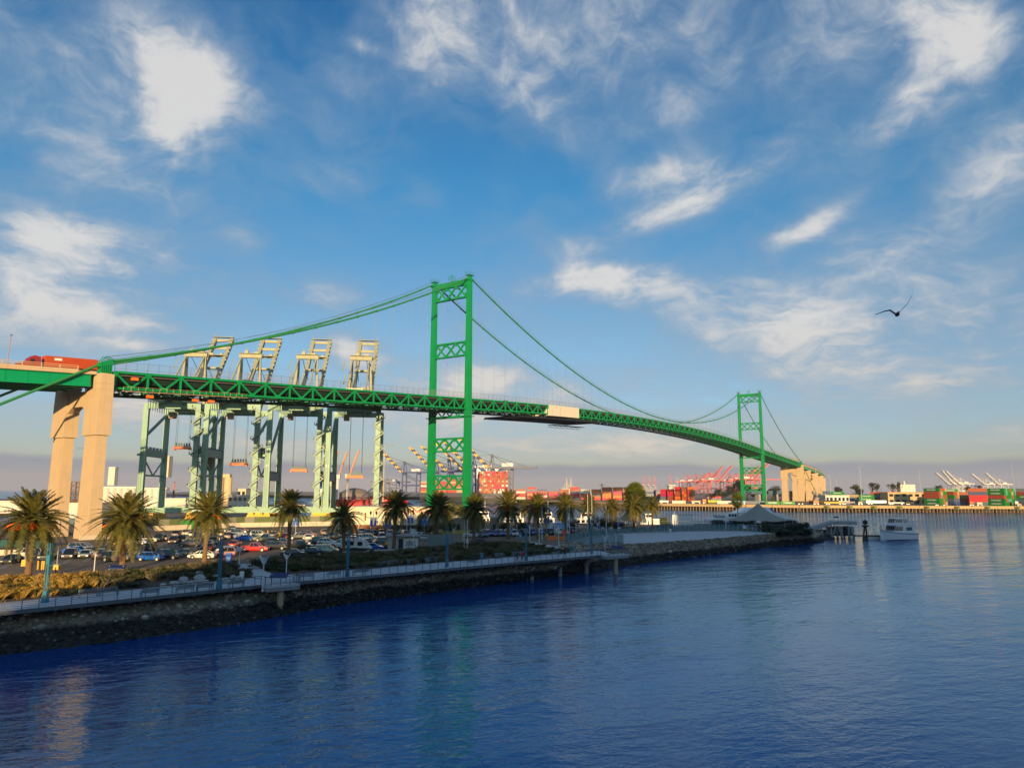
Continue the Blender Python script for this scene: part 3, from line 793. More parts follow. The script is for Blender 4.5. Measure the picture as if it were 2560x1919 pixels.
# ---- cables and suspenders
M_ROPE = mat('dull_rope_steel', (.13, .17, .17), .6, .2, .1, 2)
for y in (0.0, WB):
    pts = []
    pts += [(-SIDE - 70, y, 49.3 - 70 * .587)]
    u = -SIDE
    while u < SPAN + SIDE + .1: pts.append((u, y, zcab(u))); u += 9.525 / 2
    pts += [(SPAN + SIDE, y, 49.3), (SPAN + SIDE + 78, y, 49.3 - 78 * .50)]
    m = MB().path(pts, .34, 8)
    for us in PANELS:
        for u in us[1:-1]: m.tube((u - .35, y, zcab(u - .35)), (u + .35, y, zcab(u + .35)), .47, n=8)
    m.build('main_cable', M_CABLE, BR)
    hand = MB()
    for off in (-.55, .55):
        hp = [(q[0], y + off, q[2] + 1.35) for q in pts[1:-1]]
        hand.path(hp, .045, 4)
        for q in hp[::4]: hand.beam((q[0], y + off * .6, q[2] - 1.2), q, .05, .05)
    hand.build('hand_rope', M_RAIL, BR)
    for us in PANELS:
        for u in us[1:-1]:
            if zcab(u) - ztop(u) < 1.2: continue
            m = MB()
            for dx in (-.22, .22): m.tube((u + dx, y, ztop(u) - .2), (u + dx, y, zcab(u)), .022, n=4, cap=False)
            m.build('suspender', M_ROPE, BR)
# ---- chain-link fences along both kerbs
for y in (.55, WB - .55):
    for us in PANELS:
        pst = MB(); pan = MB()
        for a, b in zip(us[:-1], us[1:]):
            for k in range(3):
                u0 = a + (b - a) * k / 3; u1 = a + (b - a) * (k + 1) / 3
                pst.beam((u0, y, ztop(u0) - .9), (u0, y, ztop(u0) + 2.6), .07, .07)
                pst.beam((u0, y, ztop(u0) + 2.6), (u1, y, ztop(u1) + 2.6), .05, .05); pst.beam((u0, y, ztop(u0) + .75), (u1, y, ztop(u1) + .75), .05, .05)
                pan.add([(u0, y, ztop(u0) - .3), (u1, y, ztop(u1) - .3), (u1, y, ztop(u1) + 2.58), (u0, y, ztop(u0) + 2.58)], [(0, 1, 2, 3)])
        f = pst.build('fence_posts', M_RAIL, BR); pan.build('fence_mesh', M_MESH, f)
# ---- repainting enclosure hung on the main span, with its dark work platform
en = MB().box(66.5, 98.5, -.62, -.5, 0, 1)
mb = MB()
for k in range(8):
    a, b = 66.5 + k * 4, 70.5 + k * 4
    j = U(-.06, .06)
    mb.add([(a, -.55 + U(-.05, .05), ztop(a) - DEP - .55), (b, -.55 + j, ztop(b) - DEP - .55), (b, -.55 + j, ztop(b) + .12), (a, -.55, ztop(a) + .12), (a, -.35, ztop(a) + .12), (b, -.35, ztop(b) + .12)],
           [(0, 1, 2, 3), (3, 2, 5, 4)])
for u in (66.5, 98.5): mb.add([(u, -.55, ztop(u) - DEP - .55), (u, WB, ztop(u) - DEP - .55), (u, WB, ztop(u) - 1.8), (u, -.55, ztop(u) - 1.8)], [(0, 1, 2, 3)])
mb.build('tarpaulin_enclosure', M_TARP, BR)
mb = MB()
for k in range(14):
    a, b = 40 + k * 6, 46 + k * 6
    mb.beam((a, WB / 2, ztop(a) - DEP - 1.5), (b, WB / 2, ztop(b) - DEP - 1.5), WB + 1, .2)
    for y in (-.3, WB * .33, WB * .66, WB + .3): mb.beam((a, y, ztop(a) - DEP - 1.9), (b, y, ztop(b) - DEP - 1.9), .3, .5)
    for q in (0, 3): mb.beam((a + q, -.6, ztop(a + q) - DEP - 2.3), (a + q, WB + .8, ztop(a + q) - DEP - 2.3), .35, .3)
for k in range(6):
    a, b = 98 + k * 6, 104 + k * 6
    mb.beam((a, WB - 3, ztop(a) - DEP - 3.4), (b, WB - 3, ztop(b) - DEP - 3.4), 4.0, .2)
    mb.beam((a, WB - 1, ztop(a) - DEP - 4.6), (b, WB - 1, ztop(b) - DEP - 4.6), .2, .15)
    mb.beam((a, WB - 1, ztop(a) - DEP - 3.4), (b, WB - 1, ztop(b) - DEP - 4.6), .15, .15)
mb.build('work_platform', M_BLACK, BR)
mb = MB()                                           # gantry and tool boxes at the west end of the side span
for u in range(-150, -112, 2):
    mb.beam((u, -.9, ztop(u) - DEP - .45), (u + 2, -.9, ztop(u + 2) - DEP - .45), .9, .12)
    mb.beam((u, -1.3, ztop(u) - DEP - .4), (u, -1.3, ztop(u) - DEP + .75), .06, .06); mb.beam((u, -1.3, ztop(u) - DEP + .7), (u + 2, -1.3, ztop(u + 2) - DEP + .7), .05, .05)
mb.build('painters_scaffold', M_CONC, BR)
mb = MB()
for u, z in ((-147, 45.9), (-129, 42.0), (-124, 42.2), (-142.5, 41.6)): mb.cbox((u, -.9, z - 0.3), (1.6, 1.0, .8))
mb.build('tool_box', M_ORNG, BR)
# ---- concrete piers
def column(m, x, y, zt, zs, zb, au, av, bu, bv, ped):
    m.frustum(zs, au / 2 + .12, av / 2 + .12, zt, au / 2 - .12, av / 2 - .12, x, y)
    m.frustum(ped, bu / 2 + .2, bv / 2 + .2, zs - .02, bu / 2, bv / 2, x, y)
    m.frustum(zb, bu / 2 + .55, bv / 2 + .6, ped - .02, bu / 2 + .38, bv / 2 + .42, x, y)
    for z in [zt - 1.6 * k - 1 for k in range(1, int((zt - zs) / 1.6))]: m.frustum(z, au / 2 + .03 - .0 , av / 2 + .03, z + .05, au / 2 + .03, av / 2 + .03, x, y)
    for z in [ped + 1.8 * k for k in range(1, int((zs - ped) / 1.8))]: q = (z - ped) / (zs - ped); m.frustum(z, bu / 2 + .2 - .2 * q + .02, bv / 2 + .2 - .2 * q + .02, z + .05, bu / 2 + .2 - .2 * q + .02, bv / 2 + .2 - .2 * q + .02, x, y)
def pier(u, zt, zb, near_name='column'):
    pr = P('pier', BR)
    for y in (0.0, WB):
        m = MB(); column(m, u, y + (1.4 if y == 0 else -1.4), zt, 30.0 if zt > 44 else zt - 12, zb, 3.5, 7.2, 2.6, 6.0, 9.5); m.build('column', M_CONC, pr)
    mb = MB(); y0, y1 = 4.8, WB - 4.8; z1, z0 = zt - 4.2, zt - 8.2
    mb.add([(u - 1.35, y0, z0 - 1.6), (u - 1.35, y0 + 2.6, z0), (u - 1.35, y1 - 2.6, z0), (u - 1.35, y1, z0 - 1.6), (u - 1.35, y1, z1), (u - 1.35, y0, z1)] +
           [(u + 1.35, y0, z0 - 1.6), (u + 1.35, y0 + 2.6, z0), (u + 1.35, y1 - 2.6, z0), (u + 1.35, y1, z0 - 1.6), (u + 1.35, y1, z1), (u + 1.35, y0, z1)],
           [(0, 1, 2, 3, 4, 5)[::-1], (6, 7, 8, 9, 10, 11)] + [(k, (k + 1) % 6, 6 + (k + 1) % 6, 6 + k) for k in range(6)])
    mb.build('cross_beam', M_CONC, pr)
    return pr
west = pier(-154.6, 46.0, 1.0); east = pier(SPAN + SIDE + .2, 46.0, 1.0)
MB().box(-158.6, -150.5, -3.2, -2.9, 3.0, 4.9).build('protective_barrier', M_BARRIER, west)
def saddle(u, Y):
    m = MB()
    for y in (Y,):
        for k in range(6):
            x = u - 1.3 + k * .52
            m.cbox((x, y - .75, 47.4), (.24, .3, 2.9)); m.cbox((x, y + .75, 47.4), (.24, .3, 2.9))
        m.cbox((u, y, 47.3), (2.7, 1.1, 2.6))
        m.add([(u - 1.9, y - .8, 47.6), (u + 1.7, y - .8, 48.9), (u + 1.7, y + .8, 48.9), (u - 1.9, y + .8, 47.6), (u - 1.7, y - .8, 48.8), (u + 1.5, y - .8, 50.2), (u + 1.5, y + .8, 50.2), (u - 1.7, y + .8, 48.8)],
              [(0, 3, 2, 1), (4, 5, 6, 7), (0, 1, 5, 4), (1, 2, 6, 5), (2, 3, 7, 6), (3, 0, 4, 7)])
        m.beam((u - 1.5, y - .8, 48.8), (u - .4, y - .8, 50.6), .18, .18); m.beam((u - .4, y - .8, 50.6), (u + 1.3, y - .8, 50.3), .18, .18)
        m.beam((u - 1.5, y + .8, 48.8), (u - .4, y + .8, 50.6), .18, .18); m.beam((u - .4, y + .8, 50.6), (u + 1.3, y + .8, 50.3), .18, .18)
    return m
for uu in (-154.5, SPAN + SIDE + .1):
    for yy in (0, WB): saddle(uu, yy).build('cable_saddle', M_GREEN, BR)
# ---- west approach: plate girders, parapets, railing
ap = P('approach_span', BR)
def zr(u): return 46.75 + (u + 157) * .062
m = MB()
for y in (1.0, 5.6, 10.2, 15, 19.6):
    m.beam((-262, y, zr(-262) - 2.75), (-157.3, y, zr(-157.3) - 2.75), .12, 3.0)
    for z in (-1.25, -4.2): m.beam((-262, y, zr(-262) + z), (-157.3, y, zr(-157.3) + z), .75, .12)
for k in range(22):
    u = -157.6 - k * 4.8; m.cbox((u, .9, zr(u) - 2.75), (.10, .16, 2.9))
m.build('plate_girder', M_GREEN2, ap)
MB().beam((-262, 10.2, zr(-262) - .95), (-156.2, 10.2, zr(-156.2) - .95), 19.6, .35).build('road_slab', M_ROAD, ap)
MB().beam((-262, .42, zr(-262) - .55), (-160.8, .42, zr(-160.8) - .55), .32, 1.15).add([], []).beam((-160.6, .45, zr(-160.6) - .65), (-156.4, .45, zr(-156.4) - .65), .25, .8).build('parapet', M_CONC, ap)
MB().beam((-262, 22.3, zr(-262) - .35), (-156.2, 22.3, zr(-156.2) - .35), .32, 1.0).build('parapet', M_CONC, ap)
m = MB()
for k in range(24):
    u = -161 - k * 4.2; m.beam((u, .42, zr(u)), (u, .42, zr(u) + .95), .14, .2)
for h in (.45, .9): m.beam((-262, .42, zr(-262) + h), (-161, .42, zr(-161) + h), .08, .12)
m.build('kerb_rail', M_CONC, ap)
m = MB(); pn = MB()
for k in range(34):
    u = -156.5 - k * 3.1
    m.beam((u, 22.2, zr(u) + .1), (u, 22.2, zr(u) + 3.0), .08, .08)
    for h in (.9, 3.0): m.beam((u, 22.2, zr(u) + h), (u - 3.1, 22.2, zr(u - 3.1) + h), .06, .06)
    pn.add([(u, 22.2, zr(u) + .2), (u - 3.1, 22.2, zr(u - 3.1) + .2), (u - 3.1, 22.2, zr(u - 3.1) + 2.98), (u, 22.2, zr(u) + 2.98)], [(0, 1, 2, 3)])
f = m.build('fence_posts', M_RAIL, ap); pn.build('fence_mesh', M_MESH, f)
# ---- east approach: curving girder road on concrete bents
ea = P('approach_span', BR)
line = [(612, 0, 0), (655, .3, 0), (700, 1.5, 0), (748, 5, 0), (800, 13, 0), (850, 25, 0), (900, 41, 0), (960, 68, 0)]
cur = []
for i, (x, y, _) in enumerate(line):
    a = line[max(i - 1, 0)]; b = line[min(i + 1, len(line) - 1)]
    d = Vector((b[0] - a[0], b[1] - a[1], 0)).normalized(); cur.append((Vector((x, y, 0)), Vector((-d.y, d.x, 0)), 47.8 - (x - 612) * .047))
g = MB(); sl = MB(); pp = MB(); gl = MB()
for (p0, n0, z0), (p1, n1, z1) in zip(cur[:-1], cur[1:]):
    for off in (1.0, 5.6, 10.2, 14.8, 19.4):
        g.beam(p0 + n0 * off + Vector((0, 0, z0 - 3.2)), p1 + n1 * off + Vector((0, 0, z1 - 3.2)), .3, 3.0)
    sl.beam(p0 + n0 * 10.2 + Vector((0, 0, z0 - 1.4)), p1 + n1 * 10.2 + Vector((0, 0, z1 - 1.4)), 19.8, .4)
    for off in (.4, 20.2):
        pp.beam(p0 + n0 * off + Vector((0, 0, z0 - .9)), p1 + n1 * off + Vector((0, 0, z1 - .9)), .35, 1.3)
        gl.beam(p0 + n0 * off + Vector((0, 0, z0 + .3)), p1 + n1 * off + Vector((0, 0, z1 + .3)), .1, .9)
g.build('plate_girder', mat('faded_green_girder_paint', (.06, .30, .15), .5, 0, .1, .3), ea); sl.build('road_slab', M_ROAD, ea); pp.build('parapet', M_CONC, ea); gl.build('kerb_rail', M_RAIL, ea)
for i in (1, 2, 3, 4, 6):
    p0, n0, z0 = cur[i]
    pr = P('pier', BR); pr.location = p0; pr.rotation_euler = (0, 0, atan2(n0.y, n0.x) - pi / 2)
    for y in (2.6, 17.8):
        m = MB(); column(m, 0, y, z0 - 4.8, z0 - 14, 2, 3.6, 6.4, 2.8, 5.4, 10); m.build('column', M_CONC, pr)
    MB().box(-1.6, 1.6, -.8, 21.2, z0 - 7.2, z0 - 4.7).build('cross_beam', M_CONC, pr)
for y, x in ((0, 689.6), (WB, 689.6)):
    m = MB(); m.add([(x - 14, y - 4, 2), (x + 12, y - 4, 2), (x + 12, y + 4, 2), (x - 14, y + 4, 2), (x - 4, y - 3.4, 22), (x + 5, y - 3.4, 22), (x + 5, y + 3.4, 22), (x - 4, y + 3.4, 22)],
                 [(0, 3, 2, 1), (4, 5, 6, 7), (0, 1, 5, 4), (1, 2, 6, 5), (2, 3, 7, 6), (3, 0, 4, 7)])
    m.build('anchorage', M_CONC, BR)
MB().box(613.6, 619, .66, .78, 42.3, 45.6).build('white_panel', M_WHITE, BR)
# ------------------------------------------------------------------ palms, trees, planting
def frond_mesh(L, rise, droop, pairs, seed, wid=.115, fold=.5):
    random.seed(seed); m = MB()
    def pt(t): return Vector((L * (t - .10 * droop * t ** 3), 0, L * (rise * t - droop * t * t)))
    pts = [pt(k / 9) for k in range(10)]
    m.path(pts, [.055 * (1 - .85 * k / 9) for k in range(10)], 3)
    for k in range(pairs):
        t = .10 + .90 * k / (pairs - 1); p = pt(t); d = (pt(min(t + .02, 1.02)) - pt(t - .02)).normalized()
        ll = L * .165 * (sin(pi * min(1, t * .86 + .12)) ** .7 + .12)
        for s in (-1, 1):
            out = (Vector((0, s, 0)) * 1.0 + d * U(.55, .95) + Vector((0, 0, fold + U(-.25, .2) - t * .5))).normalized()
            tip = p + out * ll + Vector((0, 0, -.10 * ll)); w = d * (wid * .5)
            mid = p + out * ll * .45 + Vector((0, 0, .03))
            m.add([p - w * .7, p + w * .7, mid + w, tip, mid - w], [(0, 1, 2, 3, 4)])
    return m.mesh('frond', M_FROND)
FR_UP = [frond_mesh(4.3, .16, .34, 42, 20 + k) for k in range(3)]
FR_MID = [frond_mesh(4.9, .30, .74, 44, 30 + k) for k in range(3)]
FR_LOW = [frond_mesh(4.7, .26, .92, 42, 40 + k, fold=.2) for k in range(3)]
M_DRY = mat('dry_brown_frond', (.20, .12, .05), .9, 0, .3, 2)
FR_DEAD = frond_mesh(3.6, .05, .5, 22, 55, .09, .1).copy(); FR_DEAD.name = 'dead_frond'; FR_DEAD.materials.clear(); FR_DEAD.materials.append(M_DRY)
def trunk_mesh(h, r):
    m = MB(); rings = []
    n = 12; ns = int(h / .28)
    for i in range(ns + 1):
        z = h * i / ns; rr = r * (1.22 - .25 * min(1, z / (h * .2))) * (1 + (.05 if i % 2 else -.04)) * (1.0 + (.22 if z > h - 1.2 else 0) * (1 - abs(z - h + .5) / 1.2))
        rings.append([(cos(2 * pi * (k + .5 * (i % 2)) / n) * rr, sin(2 * pi * (k + .5 * (i % 2)) / n) * rr, z) for k in range(n)])
    m.loft(rings)
    for k in range(46):                                # old leaf bases under the crown
        a = k * 2.4; z = h - 1.5 + 1.6 * k / 46; rr = r * 1.12
        m.beam((cos(a) * rr, sin(a) * rr, z), (cos(a) * (rr + .24), sin(a) * (rr + .24), z + .26), .10, .05)
    return m.mesh('trunk', M_TRUNK)
TRUNK = trunk_mesh(9.0, .42)
def fruit_mesh(seed):
    random.seed(seed); m = MB()
    for k in range(26):
        a = U(-.5, .5); e = U(-.1, .9); L = U(1.5, 2.5)
        p1 = Vector((L * .6 * cos(a), L * .6 * sin(a), e * .45)); p2 = Vector((L * cos(a * 1.25), L * sin(a * 1.25), e * .2 - U(.25, .7)))
        m.path([(0, 0, 0), p1, p2], [.05, .05, .09], 4)
    return m.mesh('fruit_cluster', M_FRUIT)
FRUITS = [fruit_mesh(k) for k in range(3)]
def palm(px, py, cy, rad, label, nf=84, fruit=0, seed=1, base=None, lean=0.0, group='date palms between the car park and the planting'):
    random.seed(seed * 13 + 5)
    b = base if base is not None else G(px, py)
    dep = DEPTH(b); h = max(3.0, ZAT(px, cy, dep) - b.z)
    R_ = rad / FPX * dep; sc = R_ / 4.25
    nf = int(nf * 1.02)
    t = T('palm_tree', label, 'palm tree', b, U(0, 6.28), group)
    O('trunk', TRUNK, t, scale=(sc * U(.85, 1.05), sc * .95, h / 9.0)); t.rotation_euler = (U(-.035, .035), U(-.035, .035), t.rotation_euler[2])
    for k in range(nf):
        q = (k + .5) / nf; a = k * 2.39996 + U(-.2, .2)
        elev = radians(84 - 116 * q ** .95)  + U(-.10, .10)
        src = FR_UP if q < .35 else FR_MID if q < .75 else FR_LOW
        o = O('frond', random.choice(src), t, (cos(a) * .2 * sc, sin(a) * .2 * sc, h - .1 + (.35 - q * .7) * sc), None, scale=sc * U(.88, 1.07))
        o.rotation_euler = Euler((U(-.3, .3), -elev, a), 'XYZ')
    if seed % 3 != 1:                                  # a skirt of dry brown fronds on the less tidy palms
        for k in range(9):
            o = O('dead_frond', FR_DEAD, t, (0, 0, h - .75 * sc), None, scale=sc * U(.55, .8)); o.rotation_euler = Euler((U(-.3, .3), radians(U(38, 62)), k * .7 + U(-.3, .3)), 'XYZ')
    for k in range(fruit):
        a = k * 1.9 + seed
        O('fruit_cluster', FRUITS[k % 3], t, (cos(a) * .3 * sc, sin(a) * .3 * sc, h - .35 * sc), (0, 0, a), scale=sc * 1.05)
    return t
PALMS = [
    (69, 1449, 1303, 82, 'tall date palm at the far left with a mass of orange fruit stalks', 84, 7),
    (304, 1428, 1302, 76, 'sunlit date palm with a bare orange-brown trunk beside the concrete bridge pier', 84, 1),
    (510, 1407, 1283, 58, 'date palm in front of the white sedan, its crown half sunlit', 80, 1),
    (722, 1391, 1268, 46, 'dark date palm rising behind the lookout lamps', 76, 0),
    (859, 1385, 1293, 47, 'thin sparse date palm beside the white camper van', 46, 1),
    (984, 1377, 1268, 46, 'date palm hiding the red lettering on the cream building', 78, 0),
    (1090, 1364, 1274, 46, 'date palm in front of the left leg of the near bridge tower', 78, 3),
    (1184, 1354, 1276, 43, 'date palm in front of the right leg of the near bridge tower', 78, 0),
    (1270, 1346, 1266, 42, 'full date palm right of the near bridge tower with orange stalks low in its crown', 78, 3),
    (1345, 1346, 1270, 38, 'date palm with dense crown behind the blue parking banner', 74, 2),
    (1415, 1341, 1267, 36, 'date palm beside the orange-red lifebuoy stand', 72, 0),
    (1473, 1330, 1266, 30, 'small date palm between the two tall flagpoles', 66, 0),
    (1531, 1326, 1271, 29, 'date palm with an orange stalk left of the paler tent', 66, 2),
    (1585, 1323, 1268, 34, 'dark date palm standing in front of the bright yellow-green palm', 70, 0),
    (1631, 1321, 1264, 25, 'small sunlit date palm with an orange-brown trunk beside the yellow boat', 60, 0)]
for k, (px, py, cy, rad, lab, nf, fr) in enumerate(PALMS): palm(px, py, cy, rad, lab, nf, fr, k + 1)
palm(1312, 0, 1272, 24, 'slender half-hidden palm between two fuller date palms', 40, 0, 31, AT(1312, 262))

# fan palms
def fan_mesh(seed):
    random.seed(seed); m = MB()
    m.path([(0, 0, 0), (.55, 0, .05), (1.0, 0, 0)], .025, 3)
    for k in range(17):
        a = radians(-105 + 210 * k / 16) + U(-.05, .05); L = U(.85, 1.1); d = Vector((cos(a), sin(a), U(-.15, .12)))
        s = Vector((-sin(a), cos(a), 0)) * .075; c = Vector((1.0, 0, 0))
        m.add([c, c + d * L * .6 - s, c + d * L + Vector((0, 0, -.18)), c + d * L * .6 + s], [(0, 1, 2, 3)])
    return m.mesh('frond', M_FAN)
FANS = [fan_mesh(60 + k) for k in range(3)]
def fanpalm(px, depth, cy, rad, label, nf, seed, trunk_r=.16, tall=1.0):
    random.seed(seed); b = AT(px, depth); h = ZAT(px, cy, depth) - b.z; sc = rad / FPX * depth / 2.0
    t = T('fan_palm', label, 'palm tree', b, U(0, 6))
    O('trunk', TRUNK, t, scale=(trunk_r / .42, trunk_r / .42, h / 9.0))
    for k in range(nf):
        q = (k + .5) / nf; a = k * 2.4; e = radians(85 - 150 * q)
        o = O('frond', FANS[k % 3], t, (0, 0, h + (.5 - q) * sc * .9 * tall), scale=sc * U(.9, 1.1)); o.rotation_euler = Euler((U(-.4, .4), -e, a), 'XYZ')
    return t
fanpalm(1589, 266, 1246, 33, 'bright yellow-green palm with a tall rounded crown catching the sun', 150, 5, .3, 1.25)
fanpalm(1846, 262, 1250, 17, 'slim fan palm standing behind the peaked taupe tent', 60, 6)

def crown_mesh(seed, n, size, m_, lobes=9, flat=1.0):
    random.seed(seed); m = MB(); L = []
    for k in range(lobes):
        a = U(0, 6.28); r = U(.15, .62); L.append((Vector((cos(a) * r, sin(a) * r, U(-.45, .5) * flat)), U(.28, .5)))
    for k in range(n):
        c, r = random.choice(L)
        d = Vector((random.gauss(0, 1), random.gauss(0, 1), random.gauss(0, 1))).normalized()
        p = c + d * r * R() ** .35
        s = size * U(.6, 1.3); a = Vector((random.gauss(0, 1), random.gauss(0, 1), random.gauss(0, 1))).normalized(); b = a.cross(d).normalized(); a = b.cross(d) * .8 + d * U(-.5, .5)
        m.add([p - a * s, p + b * s * .6, p + a * s, p - b * s * .6], [(0, 1, 2, 3)])
    return m.mesh('crown', m_)
CR_L = [crown_mesh(70 + k, 1500, .085, M_LEAF, 10) for k in range(2)]
CR_D = [crown_mesh(80 + k, 1500, .085, M_LEAFD, 10) for k in range(3)]
CR_R = [crown_mesh(90, 1300, .08, M_REDSH, 10)]
def limbs_mesh(seed):
    random.seed(seed); m = MB()
    m.path([(0, 0, 0), (.03, .02, .3), (.0, .04, .62), (.05, 0, 1.0)], [.055, .042, .034, .018], 7)
    for k in range(6):
        a = k * 1.1 + U(-.3, .3); z = U(.4, .7); r = U(.3, .5)
        m.path([(0, .03, z), (cos(a) * r * .5, sin(a) * r * .5, z + .18), (cos(a) * r, sin(a) * r, z + .42)], [.022, .014, .006], 5)
    return m.mesh('trunk', M_BARK)
LIMBS = [limbs_mesh(k) for k in range(2)]
def tree(px, depth, cy, rw, rh, label, kind='L', z=GZ, name='broadleaf_tree', cat='tree', trunk=True, group=None, seed=0):
    random.seed(int(px) + seed); b = AT(px, depth, z); cz = ZAT(px, cy, depth); w = rw / FPX * depth; h = rh / FPX * depth
    t = T(name, label, cat, b, U(0, 6), group)
    if trunk: O('trunk', random.choice(LIMBS), t, scale=((cz - z) * .9, (cz - z) * .9, cz - z + h * .3))
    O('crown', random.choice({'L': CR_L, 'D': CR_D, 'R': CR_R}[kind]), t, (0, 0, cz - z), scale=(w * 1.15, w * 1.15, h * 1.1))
    return t
tree(1122, 232, 1278, 38, 32, 'rounded yellow-olive tree behind the palms at the near tower', 'L')
tree(1158, 240, 1284, 26, 24, 'low yellow tree right of the larger yellow-olive tree', 'L')
tree(1049, 206, 1305, 22, 26, 'brownish-green tree against the right end of the cream building', 'L')
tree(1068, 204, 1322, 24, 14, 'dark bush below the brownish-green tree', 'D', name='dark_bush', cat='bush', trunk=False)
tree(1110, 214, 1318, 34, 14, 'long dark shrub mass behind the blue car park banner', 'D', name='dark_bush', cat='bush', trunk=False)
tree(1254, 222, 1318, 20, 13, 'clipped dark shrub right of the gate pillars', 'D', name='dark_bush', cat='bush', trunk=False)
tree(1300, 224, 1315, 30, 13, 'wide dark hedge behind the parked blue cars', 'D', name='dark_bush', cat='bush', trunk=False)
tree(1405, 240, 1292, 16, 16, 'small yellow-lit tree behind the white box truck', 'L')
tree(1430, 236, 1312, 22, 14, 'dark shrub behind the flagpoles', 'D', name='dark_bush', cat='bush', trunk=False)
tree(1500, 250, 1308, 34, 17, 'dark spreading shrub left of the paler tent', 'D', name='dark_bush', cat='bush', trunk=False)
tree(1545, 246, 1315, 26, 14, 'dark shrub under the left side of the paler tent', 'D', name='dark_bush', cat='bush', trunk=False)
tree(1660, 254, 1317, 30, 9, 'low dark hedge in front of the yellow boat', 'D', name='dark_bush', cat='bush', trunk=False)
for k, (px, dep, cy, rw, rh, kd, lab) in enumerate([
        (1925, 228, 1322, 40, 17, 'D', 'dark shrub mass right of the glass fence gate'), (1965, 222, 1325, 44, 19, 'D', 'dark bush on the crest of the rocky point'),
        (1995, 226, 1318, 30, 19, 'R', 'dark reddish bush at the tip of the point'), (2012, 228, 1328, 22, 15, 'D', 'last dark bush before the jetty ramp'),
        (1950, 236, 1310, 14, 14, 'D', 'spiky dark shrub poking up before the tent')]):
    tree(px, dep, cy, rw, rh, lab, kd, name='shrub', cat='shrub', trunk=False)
# ---- ornamental grasses and rushes: uncountable ground cover in the bed
def inside(p, poly):
    c = False; j = len(poly) - 1
    for i in range(len(poly)):
        if (poly[i].y > p.y) != (poly[j].y > p.y) and p.x < (poly[j].x - poly[i].x) * (p.y - poly[i].y) / (poly[j].y - poly[i].y) + poly[i].x: c = not c
        j = i
    return c
random.seed(11)
bare = [[G(x, y) for x, y in q] for q in (((270, 1475), (370, 1452), (480, 1448), (480, 1462), (400, 1470), (300, 1482)), ((560, 1412), (632, 1407), (664, 1424), (710, 1440), (640, 1450), (606, 1430)), ((1310, 1350), (1450, 1366), (1440, 1382), (1380, 1378), (1330, 1362)), ((180, 1484), (310, 1470), (310, 1482), (190, 1500)))]
tufts = {'gold': MB(), 'green': MB(), 'tan': MB()}
xs = [p.x for p in bed]; ys = [p.y for p in bed]
def tuft(m, c, h, r, nb):
    for k in range(nb):
        a = U(0, 6.28); q = r * sqrt(R()) * .55; b = c + Vector((cos(a) * q, sin(a) * q, 0))
        ln = U(.35, 1.0); tip = b + Vector((cos(a) * ln * r, sin(a) * ln * r, h * U(.6, 1.0))); s = Vector((-sin(a), cos(a), 0)) * U(.025, .055)
        mid = b.lerp(tip, .55) + Vector((0, 0, h * .16))
        m.add([b - s, b + s, mid + s * .8, tip, mid - s * .8], [(0, 1, 2, 3, 4)])
made = 0
while made < 640:
    p = Vector((U(min(xs), max(xs)), U(min(ys), max(ys)), GZ))
    if not inside(p, bed) or any(inside(p, b_) for b_ in bare): continue
    d = p - CAM; px = 1280 + FPX * d.dot(HR) / d.dot(HF)
    if px < -60: continue
    made += 1
    lat = (p - BW_IN[3]).dot(Vector((-.2, .98, 0)))        # distance from the walk
    kind = 'gold' if px < 270 and R() < .85 else 'tan' if R() < (.5 if px > 560 else .25) else 'green'
    if px > 170 and lat < 6 and kind == 'gold': kind = 'green'
    s = U(.75, 1.25)
    tuft(tufts[kind], p, (1.0 if kind != 'green' else .85) * s, .95 * s, 95)
for k, m_, lab in (('gold', M_GRASSY, 'golden sunlit bunch grass at the left end of the bed'), ('green', M_GRASSG, 'dark green rushes covering the planting bed'), ('tan', M_GRASSB, 'tan seeding grasses scattered through the planting bed')):
    tufts[k].build('ornamental_grass', m_, kind='stuff', label=lab)
# round shrubs one can tell apart
SHR = [crown_mesh(100 + k, 700, .11, M_LEAFD, 7, .7) for k in range(2)]
for px, py, rw, rh, lab in [(655, 1410, 34, 15, 'dark green shrub at the right side of the path entrance'), (610, 1432, 18, 11, 'dark rounded shrub beside the boulders and path'), (700, 1425, 24, 9, 'shrub behind the blue lookout panel'),
                            (905, 1420, 30, 9, 'low green mound behind the two benches'), (958, 1368, 16, 7, 'dark bush beside the white shed door'), (1222, 1375, 26, 10, 'dark shrub below the second gate palm'),
                            (1180, 1395, 24, 11, 'dark mound left of the teal litter bin'), (1330, 1383, 24, 9, 'dark shrub behind the paired benches'), (1398, 1378, 18, 7, 'flat dark shrub beside the grey path'),
                            (1418, 1374, 9, 8, 'small round shrub next to the teal bin by the path'), (930, 1379, 8, 9, 'upright tan shrub between two concrete seat walls'), (150, 1480, 40, 12, 'broad dark shrub behind the left double bench'), (330, 1462, 40, 9, 'dark shrub strip behind the bare soil')]:
    b = G(px, py + rh * .7); dep = DEPTH(b); random.seed(px)
    t = T('rounded_shrub', lab, 'shrub', b, U(0, 6)); O('foliage', random.choice(SHR), t, (0, 0, rh / FPX * dep * .8), scale=(rw / FPX * dep * 1.1, rw / FPX * dep * .8, rh / FPX * dep * 1.2))
